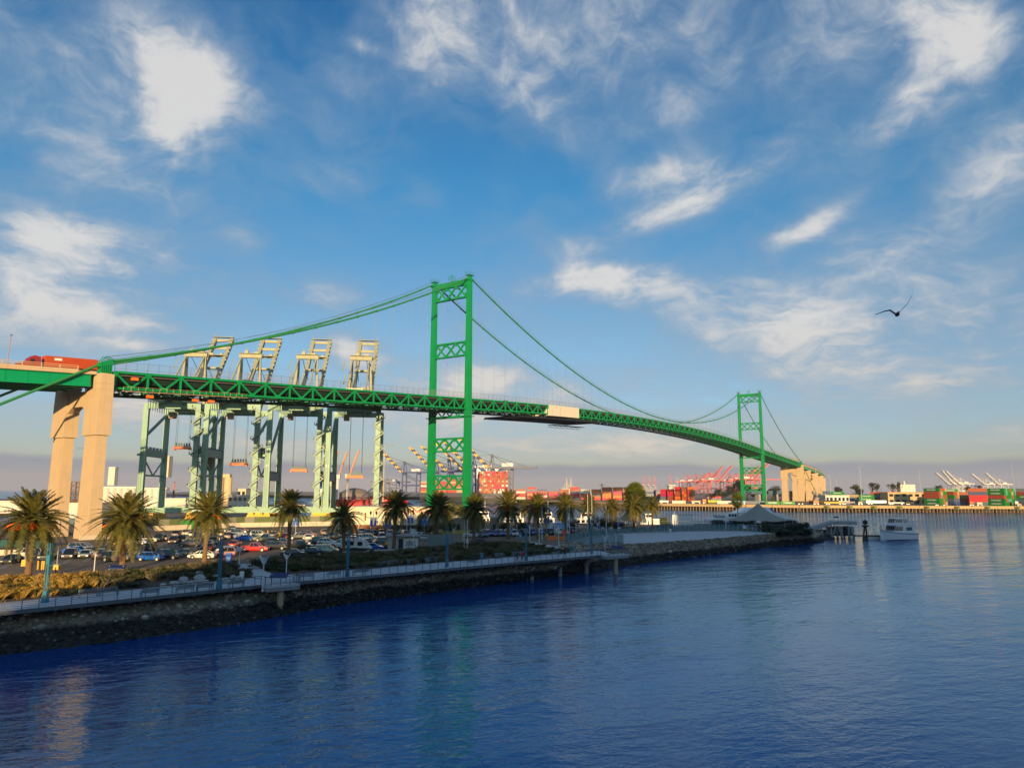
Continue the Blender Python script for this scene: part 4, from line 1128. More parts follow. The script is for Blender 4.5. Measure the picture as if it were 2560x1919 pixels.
# ---- pale boulders
random.seed(5)
for px, py, r, lab in [(408, 1464, 9, 'leftmost small boulder in the bare soil'), (435, 1459, 12, 'purplish rounded boulder left of the long flat one'), (459, 1452, 14, 'long flat pale boulder'), (479, 1458, 11, 'pale boulder nearest the benches'),
                       (497, 1436, 12, 'topmost pale boulder, tilted and angular'), (498, 1448, 16, 'broad grey boulder under the topmost one'), (512, 1455, 10, 'upright grey boulder right of the broad one'),
                       (539, 1443, 11, 'pale boulder left of the teal pole'), (553, 1434, 8, 'small boulder behind the teal pole'), (563, 1451, 11, 'low white boulder right of the teal pole'), (582, 1444, 9, 'round grey boulder left of the last large one'), (596, 1446, 11, 'large grey boulder beside the dark shrub and path'),
                       (1330, 1375, 6, 'small pale rock beside the right benches'), (1350, 1373, 7, 'pale rock behind the right-hand bench'), (1366, 1379, 7, 'upright pale rock next to the dark flat shrub')]:
    b = G(px, py + r * .5); dep = DEPTH(b); q = r / FPX * dep
    m = MB(); m.blob((0, 0, q * .5), (q, q * U(.7, 1), q * U(.6, .85)), 8, 5, .16)
    m.build('boulder', M_ROCK, None, loc=b, rot=(0, 0, U(0, 3)), label=lab + ' in the planting bed', cat='boulder', group='pale boulders in the planting bed')
# ------------------------------------------------------------------ parked cars
def wheel_parts(t, xs, w, r, name='wheel'):
    if ('tyre', r) not in PARTS:
        m = MB(); m.tube((0, -.11, 0), (0, .11, 0), r, n=14); PARTS[('tyre', r)] = m.mesh('wheel', M_TYRE)
        m = MB(); m.tube((0, -.118, 0), (0, .118, 0), r * .64, n=10); PARTS[('rim', r)] = m.mesh('rim', M_RIM)
    for x in xs:
        for s in (-1, 1):
            o = O('wheel', PARTS[('tyre', r)], t, (x, s * (w / 2 - .10), r)); O('rim', PARTS[('rim', r)], o)
PARTS = {}
def ring(x, w, z0, zm, zb, tuck=.07, zs=None):
    "body cross-section at x: sill, widest line and belt"
    a = w / 2
    return [(x, -a + .10, z0), (x, -a, (z0 + zm) / 2), (x, -a, zm), (x, -a + tuck, zb), (x, a - tuck, zb), (x, a, zm), (x, a, (z0 + zm) / 2), (x, a - .10, z0)]
def make_car(name, cat, L, W_, body, house, roofz, wheels, r=.33, bed=None, van=False):
    """body: (x, belt height) stations from tail to nose; house: x of rear glass foot, rear roof edge, front roof edge, windscreen foot"""
    t = T(name, 'car', cat)
    m = MB()
    rings = []
    for i, (x, zb) in enumerate(body):
        taper = 1.0 if 0 < i < len(body) - 1 else .90
        rings.append(ring(x, W_ * taper, .24 if 0 < i < len(body) - 1 else .34, min(zb - .12, .72), zb))
    m.loft(rings); m.build('body', M_CAR, t, False)
    xa, xb, xc, xd = house; zb = body[len(body) // 2][1] - .01; a = W_ / 2 - .10; c = W_ / 2 - .26
    m = MB(); m.add([(xa, -a, zb), (xd, -a, zb), (xd, a, zb), (xa, a, zb), (xb, -c, roofz - .03), (xc, -c, roofz - .03), (xc, c, roofz - .03), (xb, c, roofz - .03)],
                    [(0, 3, 2, 1), (4, 5, 6, 7), (0, 1, 5, 4), (1, 2, 6, 5), (2, 3, 7, 6), (3, 0, 4, 7)])
    m.build('windows', M_GLASSD, t)
    m = MB(); m.add([(xb - .06, -c - .02, roofz - .045), (xc + .06, -c - .02, roofz - .045), (xc + .06, c + .02, roofz - .045), (xb - .06, c + .02, roofz - .045),
                     (xb + .1, -c + .12, roofz + .03), (xc - .12, -c + .12, roofz + .03), (xc - .12, c - .12, roofz + .03), (xb + .1, c - .12, roofz + .03)],
                    [(0, 3, 2, 1), (4, 5, 6, 7), (0, 1, 5, 4), (1, 2, 6, 5), (2, 3, 7, 6), (3, 0, 4, 7)])
    n_p = [(0.0, 0.0), (1.0, 1.0), (.42, .44)] + ([(.68, .70)] if xd - xa > 2.9 else [])
    for s in (-1, 1):
        for f0, f1 in n_p:
            m.beam((xa + (xd - xa) * f0, s * (a + .005), zb), (xb + (xc - xb) * f1, s * (c + .01), roofz - .03), .09, .05, (0, 1, 0))
    m.build('roof', M_CAR, t)
    wheel_parts(t, wheels, W_, r)
    m = MB()
    for x, s in ((wheels[0], 1), (wheels[1], 1)):
        for q in (-1, 1): m.tube((x, q * (W_ / 2 - .16), r + .02), (x, q * (W_ / 2 + .004), r + .02), r + .07, n=14)
    m.build('wheel_arch', M_BLACK, t)
    xn, zn = body[-1]; xt, zt = body[0]
    for s in (-1, 1):
        MB().cbox((xn - .10, s * (W_ / 2 - .30), zn - .16), (.26, .38, .15)).build('headlight', M_HEAD, t)
        MB().cbox((xt + .05, s * (W_ / 2 - .24), zt - .18), (.16, .30, .20)).build('taillight', M_TAIL, t)
        MB().cbox((xd - .12, s * (W_ / 2 + .05), zb + .10), (.14, .18, .13)).build('mirror', M_CAR, t)
    m = MB(); m.cbox((xn - .01, 0, .52), (.10, W_ * .5, .20)); m.cbox((xn - .06, 0, .36), (.14, W_ * .8, .10)); m.cbox((xt + .03, 0, .38), (.12, W_ * .8, .12))
    m.build('grille', M_BLACK, t)
    MB().cbox((xt - .005, 0, zt - .28), (.03, .34, .15)).build('number_plate', M_WHITE, t)
    if bed:
        x0, x1 = bed; z = body[1][1]
        MB().cbox(((x0 + x1) / 2, 0, z + .005), (x1 - x0, W_ - .34, .02)).build('load_bed', M_BLACK, t)
        m = MB()
        for s in (-1, 1): m.cbox(((x0 + x1) / 2, s * (W_ / 2 - .12), z + .06), (x1 - x0 + .1, .12, .14))
        m.cbox((x0 - .04, 0, z + .06), (.08, W_ - .2, .14)); m.build('bed_side', M_CAR, t)
    return t
CAR = {
    'sedan': make_car('parked_sedan', 'car', 4.75, 1.84, [(-2.35, .86), (-2.2, .98), (-1.3, .98), (.9, .92), (1.9, .84), (2.38, .68)], (-1.75, -.85, .45, 1.25), 1.46, (-1.42, 1.42)),
    'hatch': make_car('parked_hatchback', 'car', 4.4, 1.80, [(-2.15, .92), (-2.05, 1.0), (-1.2, .98), (.8, .94), (1.75, .88), (2.2, .70)], (-2.02, -1.55, .35, 1.2), 1.50, (-1.35, 1.38)),
    'suv': make_car('parked_suv', 'car', 4.75, 1.92, [(-2.32, 1.02), (-2.24, 1.12), (-1.3, 1.10), (.8, 1.08), (1.8, 1.02), (2.36, .82)], (-2.2, -1.88, .35, 1.15), 1.76, (-1.42, 1.45), .37),
    'wagon': make_car('parked_minivan', 'car', 4.95, 1.95, [(-2.42, .98), (-2.34, 1.04), (-1.3, 1.03), (1.1, 1.0), (2.0, .92), (2.45, .72)], (-2.3, -2.0, .6, 1.65), 1.74, (-1.5, 1.55), .34),
    'pickup': make_car('parked_pickup', 'pickup', 5.6, 1.98, [(-2.78, 1.02), (-2.7, 1.06), (-1.0, 1.06), (1.2, 1.08), (2.1, 1.04), (2.8, .86)], (-.85, -.62, .62, 1.3), 1.80, (-1.75, 1.75), .40, bed=(-2.7, -.95))}
CW = {'white': (.70, .71, .70), 'cream': (.62, .55, .42), 'silver': (.42, .45, .49), 'grey': (.16, .165, .17), 'black': (.010, .011, .013), 'navy': (.010, .02, .06), 'blue': (.005, .13, .62), 'red': (.50, .012, .015),
      'maroon': (.14, .010, .016), 'bronze': (.15, .105, .05), 'tan': (.42, .33, .20), 'teal': (.02, .12, .16), 'brown': (.16, .12, .09), 'pale blue': (.30, .42, .56), 'gold': (.42, .33, .17), 'purple': (.05, .02, .07), 'orange': (.6, .15, .02)}
CARS = [  # px, bottom py, kind, colour, facing (R/L side-on, F towards camera, B away), extra
    (8, 1410, 'sedan', 'black', 'F'), (54, 1394, 'wagon', 'cream', 'L'), (100, 1401, 'pickup', 'black', 'F'), (157, 1398, 'suv', 'black', 'F'), (184, 1385, 'sedan', 'blue', 'R'), (196, 1378, 'wagon', 'grey', 'R'),
    (198, 1396, 'sedan', 'silver', 'F'), (236, 1398, 'suv', 'black', 'B'), (282, 1404, 'suv', 'brown', 'R'), (291, 1378, 'sedan', 'black', 'L'), (326, 1391, 'sedan', 'cream', 'B'), (369, 1402, 'hatch', 'blue', 'R'),
    (411, 1398, 'suv', 'navy', 'R'), (364, 1380, 'suv', 'navy', 'B'), (462, 1392, 'sedan', 'grey', 'R'), (500, 1397, 'sedan', 'white', 'L'), (553, 1393, 'suv', 'maroon', 'L'), (568, 1384, 'sedan', 'pale blue', 'R'),
    (337, 1361, 'hatch', 'silver', 'R'), (360, 1356, 'pickup', 'cream', 'R'), (388, 1354, 'suv', 'black', 'F'), (402, 1352, 'sedan', 'grey', 'B'), (425, 1359, 'wagon', 'bronze', 'F'), (447, 1356, 'wagon', 'bronze', 'F'), (471, 1366, 'wagon', 'brown', 'L'),
    (508, 1373, 'suv', 'silver', 'F'), (514, 1377, 'hatch', 'red', 'B'), (533, 1350, 'sedan', 'bronze', 'R'), (576, 1369, 'sedan', 'red', 'B'), (560, 1348, 'suv', 'brown', 'B'), (579, 1346, 'sedan', 'silver', 'R'),
    (612, 1352, 'sedan', 'blue', 'R'), (574, 1336, 'suv', 'white', 'B'), (576, 1330, 'pickup', 'black', 'R'), (599, 1331, 'hatch', 'maroon', 'R'), (594, 1340, 'suv', 'grey', 'R'), (470, 1342, 'sedan', 'white', 'B'), (457, 1340, 'suv', 'tan', 'B'), (480, 1338, 'suv', 'black', 'B'), (508, 1340, 'suv', 'white', 'B'), (522, 1362, 'suv', 'grey', 'F'), (432, 1341, 'sedan', 'black', 'B'), (545, 1341, 'sedan', 'tan', 'B'),
    (632, 1379, 'pickup', 'red', 'R'), (645, 1343, 'suv', 'cream', 'R'), (661, 1353, 'pickup', 'gold', 'L'), (676, 1343, 'sedan', 'grey', 'B'), (710, 1348, 'hatch', 'red', 'B'), (744, 1348, 'suv', 'black', 'L'), (687, 1374, 'suv', 'black', 'R'), (746, 1373, 'pickup', 'black', 'R'), (672, 1364, 'suv', 'grey', 'B'), (704, 1362, 'sedan', 'navy', 'R'),
    (791, 1361, 'pickup', 'navy', 'R'), (731, 1392, 'sedan', 'black', 'R'), (780, 1388, 'sedan', 'black', 'R'), (812, 1384, 'wagon', 'silver', 'R'), (763, 1351, 'hatch', 'white', 'B'), (768, 1343, 'suv', 'maroon', 'R'), (805, 1337, 'sedan', 'tan', 'B'), (810, 1350, 'sedan', 'cream', 'B'), (836, 1349, 'suv', 'black', 'R'),
    (815, 1362, 'hatch', 'white', 'R'), (848, 1368, 'suv', 'white', 'L'), (929, 1375, 'sedan', 'blue', 'R'), (868, 1378, 'sedan', 'navy', 'R'), (898, 1353, 'suv', 'white', 'R'), (922, 1352, 'suv', 'silver', 'R'), (951, 1350, 'suv', 'silver', 'F'), (952, 1358, 'sedan', 'grey', 'L'), (915, 1362, 'sedan', 'black', 'R'), (878, 1360, 'suv', 'white', 'B'),
    (950, 1339, 'suv', 'black', 'B'), (971, 1341, 'suv', 'silver', 'B'), (1030, 1339, 'pickup', 'white', 'R'), (1056, 1335, 'suv', 'white', 'F'), (1003, 1338, 'pickup', 'black', 'L'), (1061, 1351, 'sedan', 'silver', 'R'), (1012, 1343, 'suv', 'grey', 'F'), (912, 1336, 'sedan', 'teal', 'B'), (897, 1336, 'suv', 'silver', 'B'), (838, 1338, 'suv', 'navy', 'B'), (862, 1338, 'suv', 'navy', 'B'), (930, 1338, 'hatch', 'teal', 'B'),
    (1183, 1343, 'pickup', 'white', 'L'), (1205, 1344, 'suv', 'teal', 'F'), (1220, 1341, 'suv', 'blue', 'F'), (1236, 1341, 'sedan', 'purple', 'F'), (1253, 1341, 'suv', 'blue', 'F'), (1266, 1339, 'sedan', 'white', 'F'), (1284, 1341, 'pickup', 'white', 'F'), (1299, 1338, 'sedan', 'black', 'F'), (1313, 1339, 'suv', 'navy', 'F'), (1330, 1338, 'suv', 'blue', 'F'), (1352, 1336, 'sedan', 'blue', 'F'), (1375, 1337, 'suv', 'black', 'F'), (1398, 1336, 'pickup', 'white', 'R'), (1431, 1333, 'suv', 'maroon', 'F')]
ROWS = [(1376, 99999, 'the front car row'), (1354.5, 1376, 'the middle car row'), (1344, 1354.5, 'the third car row'), (0, 1344, 'the rearmost car row')]
def row_of(px, py):
    if px > 1120: return 'the right-hand car row'
    for a, b, nme in ROWS:
        if a <= py < b: return nme
KN = {'sedan': 'sedan', 'hatch': 'hatchback', 'suv': 'SUV', 'wagon': 'minivan', 'pickup': 'pickup'}
FN = {'R': 'facing right', 'L': 'facing left', 'F': 'facing the water', 'B': 'seen from behind'}
VIEW = RIGHT_AZ + pi / 2
random.seed(21)
cnt = {}
order = sorted(CARS, key=lambda c: c[0])
for px, py, k, c, f in order:
    rn = row_of(px, py); key = (rn, c, k); cnt.setdefault(rn, 0); cnt[rn] += 1
    if 1120 < px: ordn = ORD[cnt[rn]]
    ordn = ORD[cnt[rn]]
    b = G(px, py); off = (1280 - px) / FPX
    rz = {'R': RIGHT_AZ + .12, 'L': RIGHT_AZ + pi + .12, 'F': VIEW + pi + .30, 'B': VIEW + .25}[f] + U(-.12, .12)
    d = Vector((cos(rz), sin(rz), 0))
    half = .9 if f in 'RL' else 2.1
    place(CAR[k], USED, b + HF * half, rz, f'{c} {KN[k]} {FN[f]}, {ordn} from the left in {rn}', tuple(min(1, v * U(.9, 1.1)) for v in CW[c]), group='cars in the waterfront car park')
# white camper van
def van():
    t = T('camper_van', 'white camper van with black lower sides parked behind the teal lamp pole', 'van')
    m = MB()
    prof = [(-2.9, .35), (-2.95, 1.0), (-2.9, 2.55), (-2.7, 2.72), (1.2, 2.72), (1.75, 2.45), (2.4, 1.45), (2.95, 1.15), (3.05, .8), (3.05, .35)]
    w = 1.02
    vs = [(x, -w if z < 1.3 else -w + .10 * (z - 1.3), z) for x, z in prof] + [(x, w if z < 1.3 else w - .10 * (z - 1.3), z) for x, z in prof]
    n_ = len(prof); m.add(vs, [tuple(range(n_)), tuple(range(n_, 2 * n_))[::-1]] + [(k, n_ + k, n_ + (k + 1) % n_, (k + 1) % n_) for k in range(n_)])
    m.build('body', M_WHITE, t)
    m = MB(); m.box(-2.97, 3.08, -1.04, -1.022, .32, .95); m.box(-2.97, 3.08, 1.022, 1.04, .32, .95); m.box(2.0, 3.09, -1.0, 1.0, .35, .75); m.build('lower_panel', M_BLACK, t)
    for s in (-1, 1):
        MB().cbox((-1.2, s * .985, 1.85), (1.9, .05, .8)).build('side_window', M_GLASSD, t)
        MB().cbox((1.05, s * .975, 1.80), (1.0, .05, .72)).build('side_window', M_GLASSD, t)
        MB().cbox((2.98, s * .75, .98), (.2, .4, .2)).build('headlight', M_HEAD, t)
    MB().add([(1.80, -.82, 2.40), (1.80, .82, 2.40), (2.45, .9, 1.46), (2.45, -.9, 1.46)], [(0, 1, 2, 3)]).build('windscreen', M_GLASSD, t)
    for o in t.children:
        if o.name.startswith('windscreen'): o.location = (.03, 0, .02)
    wheel_parts(t, (-1.75, 1.9), 2.04, .40)
    return t
place(van(), USED, G(888, 1381) + HF * .9, RIGHT_AZ - .12)
# white box truck among the right-hand cars
t = T('box_truck', 'white flatbed truck with a pale blue cover between the flagpoles', 'truck', G(1398, 1333) + HF * 6, RIGHT_AZ + 2.9)
MB().cbox((2.2, 0, 1.7), (1.7, 2.1, 2.3)).build('cab', M_WHITE, t); MB().cbox((2.72, 0, 2.15), (.72, 1.9, .8)).build('windscreen', M_GLASSD, t)
MB().frustum(.9, 2.5, 1.1, 2.9, 1.9, .95, -1.3, 0).build('load_cover', mat('pale_blue_cover', (.22, .42, .66), .5), t); MB().cbox((-.2, 0, .75), (6.4, 1.9, .3)).build('chassis', M_BLACK, t)
wheel_parts(t, (-2.4, 2.0), 2.1, .45)
# ------------------------------------------------------------------ lamps, poles, signs
def hgt(px, py_top, b): return ZAT(px, py_top, DEPTH(b)) - b.z
# teal square lattice lamp poles along the boardwalk
def teal_pole(px, py, top, label, arm=1):
    b = G(px, py, DZ); h = hgt(px, top, b)
    t = T('teal_lamp_pole', label, 'lamp pole', b, RIGHT_AZ, 'teal poles along the boardwalk')
    MB().frustum(0, .30, .30, 1.2, .22, .22).build('base', M_TEAL, t)
    m = MB()
    for sx in (-.15, .15):
        for sy in (-.15, .15): m.beam((sx, sy, 1.2), (sx, sy, h), .07, .07)
    k = 1.2
    while k < h: m.cbox((0, 0, k), (.36, .36, .05)); k += .9
    m.cbox((0, 0, 1.2 + h * .3), (.12, .12, h * .5)); m.build('shaft', M_TEAL, t)
    MB().cbox((0, 0, h * .72), (.42, .42, 1.0)).build('lamp_box', M_TEAL, t)
    m = MB(); m.beam((.1, 0, h * .62), (arm * 1.5, 0, h * .64), .28, .06); m.build('light_arm', M_TEAL, t)
for px, py, top, lab, arm in [(112, 1505, 1357, 'leftmost teal pole, standing by the golden grass', 1), (547, 1472, 1338, 'teal pole rising from the boulders', 1), (868, 1441, 1326, 'teal pole in front of the camper van', 1),
                              (1117, 1416, 1316, 'teal pole before the grey-green fence panels', 1), (1315, 1400, 1309, 'teal pole beside the red-shirted cyclist', 1), (1479, 1383, 1299, 'rightmost teal pole, at the end of the boardwalk', -1)]:
    teal_pole(px, py, top, lab, arm)
# white path lamps with flared winged heads
def lamp_proto():
    t = T('path_lamp', 'x', 'lamp post')
    m = MB(); m.tube((0, 0, 0), (0, 0, 3.5), .085, .07, 8); m.tube((0, 0, 0), (0, 0, .25), .15, .13, 8); m.tube((0, 0, 3.35), (0, 0, 3.6), .17, .2, 8); m.build('post', M_WHITE, t)
    m = MB()
    for s in (-1, 1):
        m.add([(s * .16, -.26, 3.6), (s * .16, .26, 3.6), (s * .52, .34, 4.45), (s * .52, -.34, 4.45), (s * .20, -.26, 3.6), (s * .20, .26, 3.6), (s * .56, .34, 4.45), (s * .56, -.34, 4.45)],
              [(0, 3, 2, 1), (4, 5, 6, 7), (0, 1, 5, 4), (1, 2, 6, 5), (2, 3, 7, 6), (3, 0, 4, 7)])
    m.cbox((0, 0, 3.66), (.5, .5, .10)); m.build('flared_head', M_WHITE, t)
    MB().box(-.16, .16, -.16, .16, 3.72, 4.2).build('lantern', M_HEAD, t)
    return t
PL = lamp_proto()
LAMPS = [(77, 1446, 1377, 'leftmost white path lamp, by the person with a phone'), (235, 1428, 1375, 'white path lamp between the two big left palms'), (597, 1420, 1364, 'path lamp left of the grey path, above the blue sign'),
         (656, 1478, 1388, 'tall lamp standing at the left corner of the lookout platform'), (715, 1440, 1383, 'lamp behind the lookout right of its platform'), (1033, 1378, 1320, 'lamp right of the white shed'),
         (1134, 1359, 1318, 'lamp behind the right end of the fence panels'), (1292, 1343, 1310, 'lamp between the parked blue cars'), (1324, 1351, 1308, 'lamp beside the kiosk left of the palm and lifebuoy'), (1348, 1363, 1316, 'lamp at the start of the grey path to the point'),
         (1397, 1368, 1310, 'lamp in front of the orange barriers'), (1440, 1340, 1305, 'lamp between flagpoles behind the glass fence'), (1494, 1338, 1304, 'lamp just right of the rightmost teal pole'), (1513, 1391, 1337, 'lamp at the far lookout of the boardwalk'), (1540, 1366, 1335, 'lamp on the rocks behind the far lookout')]
for px, py, top, lab in LAMPS:
    b = G(px, py); h = hgt(px, top, b); s = h / 4.45
    place(PL, USED, b, RIGHT_AZ, lab, scale=(s ** .5, s ** .5, s), group='winged white path lamps')
# slim parking-lot light poles with yellow concrete feet
def lot_proto():
    t = T('car_park_light', 'x', 'light pole')
    MB().frustum(0, .38, .38, .95, .34, .34).build('yellow_foot', M_YELL, t)
    MB().tube((0, 0, .95), (0, 0, 8.5), .10, .06, 8).build('pole', M_STEEL, t)
    m = MB(); m.beam((-.9, 0, 8.45), (.9, 0, 8.45), .07, .07); m.build('crossarm', M_STEEL, t)
    for s in (-1, 1): MB().cbox((s * .95, 0, 8.45), (.6, .3, .14)).build('light_head', M_STEEL, t)
    return t
LP = lot_proto()
for px, py, h, lab in [(61, 1414, 9, 'yellow-footed light pole behind the big left palm trunk'), (141, 1423, 7.4, 'yellow-footed light pole beside the yellow bollards'), (289, 1364, 8, 'yellow-footed pole at the foot of the concrete bridge pier'),
                       (487, 1389, 8.5, 'light pole in the middle of the sunlit cars'), (700, 1340, 8.5, 'light pole with a tall yellow foot amid yellow posts'), (931, 1357, 6, 'yellow-footed pole before the cream building'), (966, 1361, 6, 'yellow-footed pole left of the white shed'), (1367, 1339, 6, 'yellow-footed pole below the blue banner near the flagpoles')]:
    place(LP, USED, G(px, py), RIGHT_AZ + .2, lab, scale=(1, 1, h / 8.5), group='car park light poles')
# banner lamp standards with double lanterns
def banner_proto():
    t = T('banner_lamp', 'x', 'banner pole')
    MB().tube((0, 0, 0), (0, 0, 6.6), .09, .07, 8).build('pole', M_STEEL, t)
    for s in (-1, 1):
        MB().cbox((s * .48, 0, 4.1), (.62, .05, 2.1)).build('banner', M_BLUE, t)
        MB().cbox((s * .48, -.028, 4.75), (.40, .02, .5)).build('banner_print', mat('pale_banner_print', (.5, .62, .75), .5), t)
        m = MB(); m.beam((0, 0, 5.3), (s * .9, 0, 5.3), .05, .05); m.tube((s * .7, 0, 5.9), (s * .7, 0, 6.45), .13, .30, 8); m.tube((s * .7, 0, 6.45), (s * .7, 0, 6.9), .30, .02, 8); m.beam((s * .7, 0, 5.3), (s * .7, 0, 5.9), .06, .06)
        m.build('lantern', M_BLACK, t)
    return t
BP = banner_proto()
for px, py, h, lab in [(491, 1378, 7.0, 'banner pole behind the dark palm in the sunlit cars'), (738, 1346, 7.2, 'banner pole beside the red hatchback'), (845, 1346, 7.2, 'banner pole behind the sparse palm'), (932, 1347, 7.2, 'banner pole with two black lanterns before the cream wall'),
                       (969, 1350, 7.2, 'banner pole next to the dark directional sign'), (1060, 1343, 7.0, 'banner pole in front of the brownish-green tree'), (1025, 1336, 7.2, 'banner pole half hidden by the palm on the cream wall'), (1367, 1336, 7.0, 'banner pole between two palms near the flagpoles')]:
    place(BP, USED, G(px, py), RIGHT_AZ, lab, scale=h / 6.9, group='blue banner poles')
# flagpoles and other plain poles
def flagpole(px, py, top, lab, name='flagpole', r=.07, box=None):
    b = G(px, py); h = hgt(px, top, b)
    t = T(name, lab, 'pole', b, RIGHT_AZ)
    MB().tube((0, 0, 0), (0, 0, h), r * 1.3, r * .7, 8).build('pole', M_WHITE, t)
    MB().blob((0, 0, h), .12, 6, 4, 0).build('finial', M_STEEL, t); MB().tube((0, 0, 0), (0, 0, .3), r * 2.2, r * 1.8, 8).build('base', M_STEEL, t)
    if box: MB().cbox((0, -.1, h * box[0]), (.55, .3, .75)).build(box[2], box[1], t)
for px, py, top, lab in [(1355, 1352, 1266, 'flagpole in front of the palm beside the banner'), (1387, 1346, 1267, 'flagpole left of the box truck'), (1418, 1346, 1266, 'left one of the paired flagpoles behind the lifebuoy stand'), (1423.5, 1346, 1264, 'right one of the paired flagpoles behind the lifebuoy stand'),
                         (1470, 1333, 1234, 'tall flagpole left of the small palm trunk'), (1480.5, 1334, 1234, 'tall flagpole hugging the rightmost teal pole'), (1516, 1342, 1264, 'leaning flagpole right of the small palm')]:
    flagpole(px, py, top, lab)
flagpole(1168, 1380, 1298, 'white pole with camera dome and pale sign box among the shrubs', 'camera_pole', .06, (.33, M_HEAD, 'sign_box'))
flagpole(1157, 1360, 1306, 'thin pole with a round white lamp behind the fence panels', 'globe_lamp', .05)
flagpole(1160, 1378, 1300, 'thin steel pole left of the camera pole', 'steel_pole', .04)
flagpole(1546, 1333, 1278, 'white pole carrying a bright blue box', 'emergency_call_pole', .07, (.42, M_BLUE, 'blue_box'))
flagpole(1499, 1334, 1286, 'white pole with a small pale blue box left of the lamp', 'call_box_pole', .06, (.4, M_BLUE, 'blue_box'))
flagpole(1621, 1330, 1281, 'T-topped pole in front of the small sunlit palm', 'steel_pole', .06)
flagpole(1687, 1328, 1278, 'T-topped pole in front of the white container', 'steel_pole', .07)
flagpole(1815, 1328, 1284, 'pole left of the peaked tent', 'steel_pole', .06)
# blue display boards, signs, kiosks
def board(px, py, w, h, d, m_, lab, name='info_board', z=None, tilt=0.0, legs=True, cat='sign', rz=0.0):
    b = G(px, py, GZ if z is None else z)
    t = T(name, lab, cat, b, RIGHT_AZ + rz)
    lift_ = .9 if legs else 0
    o = MB().cbox((0, 0, 0), (w, d, h)).build('panel', m_, t, loc=(0, 0, lift_ + h / 2), rot=(tilt, 0, 0))
    MB().cbox((0, -d / 2 - .008, 0), (w * .8, .012, h * .35)).build('print', mat('pale_blue_print', (.25, .48, .80), .5), o)
    if legs:
        for s in (-1, 1): MB().box(s * w * .4 - .05, s * w * .4 + .05, -.05, .05, 0, lift_ + .2).build('leg', M_STEEL, t)
    return t
board(571, 1413, .85, 2.0, .35, M_BLUE, 'bright blue upright information kiosk by the path', 'information_kiosk', legs=False)
board(290, 1432, 2.6, .06, .9, M_NAVY, 'long blue slanted display panel beside the sunlit palm trunk', 'display_panel', tilt=.5)
board(697, 1455, 2.4, .08, 1.2, M_NAVY, 'dark blue slanted display panel on the lookout platform', 'display_panel', tilt=.5, z=DZ)
board(1543, 1380, 2.3, .08, 1.2, M_NAVY, 'blue slanted display panel on the far lookout', 'display_panel', tilt=.5, z=DZ)
board(1200, 1360, 2.4, .08, 1.0, M_NAVY, 'dark blue slanted panel below the palm beside the blue cars', 'display_panel', tilt=.5)
board(1301, 1345, .7, 1.3, .5, mat('light_blue_box', (.02, .35, .75), .5), 'light blue box standing beside a lamp near the parked cars', 'ticket_machine', legs=False, cat='machine')
board(1279, 1341, .35, 2.6, .3, M_BLUE, 'narrow dark blue pylon in front of the white pickup', 'pylon_sign', legs=False)
board(1862, 1328, 1.0, 1.0, .06, M_WHITE, 'white notice fixed on the glass fence near the gate', 'notice_board')
for px, py, lab in [(1204, 1397, 'teal litter bin by the boardwalk benches'), (1430, 1377, 'teal litter bin beside the small round shrub'), (604, 1448, 'white litter bin at the path mouth'), (1544, 1337, 'teal bin at the foot of the blue-box pole'), (1511, 1338, 'dark teal bin behind the glass fence'), (1676, 1330, 'dark bin left of the white container')]:
    t = T('litter_bin', lab, 'bin', G(px, py), RIGHT_AZ); mm = M_WHITE if 'white' in lab else M_TEAL
    MB().tube((0, 0, 0), (0, 0, 1.0), .28, .32, 12).build('body', mm, t); MB().tube((0, 0, 1.0), (0, 0, 1.1), .34, .22, 12).build('lid', mm, t)
# yellow bollards and cone
for k, (px, py) in enumerate(((94, 1423), (104, 1423), (108.5, 1423), (114.5, 1422))):
    MB().tube((0, 0, 0), (0, 0, 1.25), .11, n=10).blob((0, 0, 1.25), .11, 8, 4, 0).build('bollard', M_YELL, loc=G(px, py), label='yellow bollard in the cluster beside the black pickup, %s from the left' % ORD[k + 1], cat='bollard', group='yellow bollards by the black pickup')
for k, (px, py) in enumerate(((669, 1340), (679, 1341), (687, 1342), (696, 1342), (707, 1338))):
    MB().tube((0, 0, 0), (0, 0, 1.5), .13, n=10).blob((0, 0, 1.5), .13, 8, 4, 0).build('bollard', M_YELL, loc=G(px, py), label='yellow bollard %s from the left around the far light pole' % ORD[k + 1], cat='bollard', group='yellow bollards around the far light pole')
t = T('traffic_cone', 'orange traffic cone in front of the blue sedan', 'cone', G(603, 1358)); MB().box(-.2, .2, -.2, .2, 0, .05).build('base', M_ORNG, t); MB().tube((0, 0, .05), (0, 0, .85), .18, .03, 10).build('cone', M_ORNG, t)
# lifebuoy stand and orange barriers
t = T('lifebuoy_stand', 'orange-red lifebuoy cabinet on a post before the palm', 'lifebuoy', G(1411, 1349), RIGHT_AZ)
MB().box(-.05, .05, -.05, .05, 0, 1.2).build('post', M_STEEL, t); MB().tube((0, .12, 1.9), (0, -.12, 1.9), .62, n=14).build('cabinet', mat('signal_red_paint', (.75, .07, .02), .5), t); MB().box(-.3, .3, -.13, .13, .9, 1.5).build('hood', M_RED, t)
for px, py, w, lab in [(1376, 1349, .8, 'left orange plastic barrier on the brick apron'), (1388, 1349, .9, 'orange plastic barrier in the middle of three'), (1408, 1350, .8, 'orange plastic barrier below the lifebuoy cabinet')]:
    t = T('plastic_barrier', lab, 'barrier', G(px, py), RIGHT_AZ + .1, 'orange plastic barriers'); MB().frustum(0, w, .3, .35, w * .95, .2).build('base', M_ORNG, t); MB().frustum(.35, w * .95, .14, .95, w * .9, .1).build('panel', M_ORNG, t)
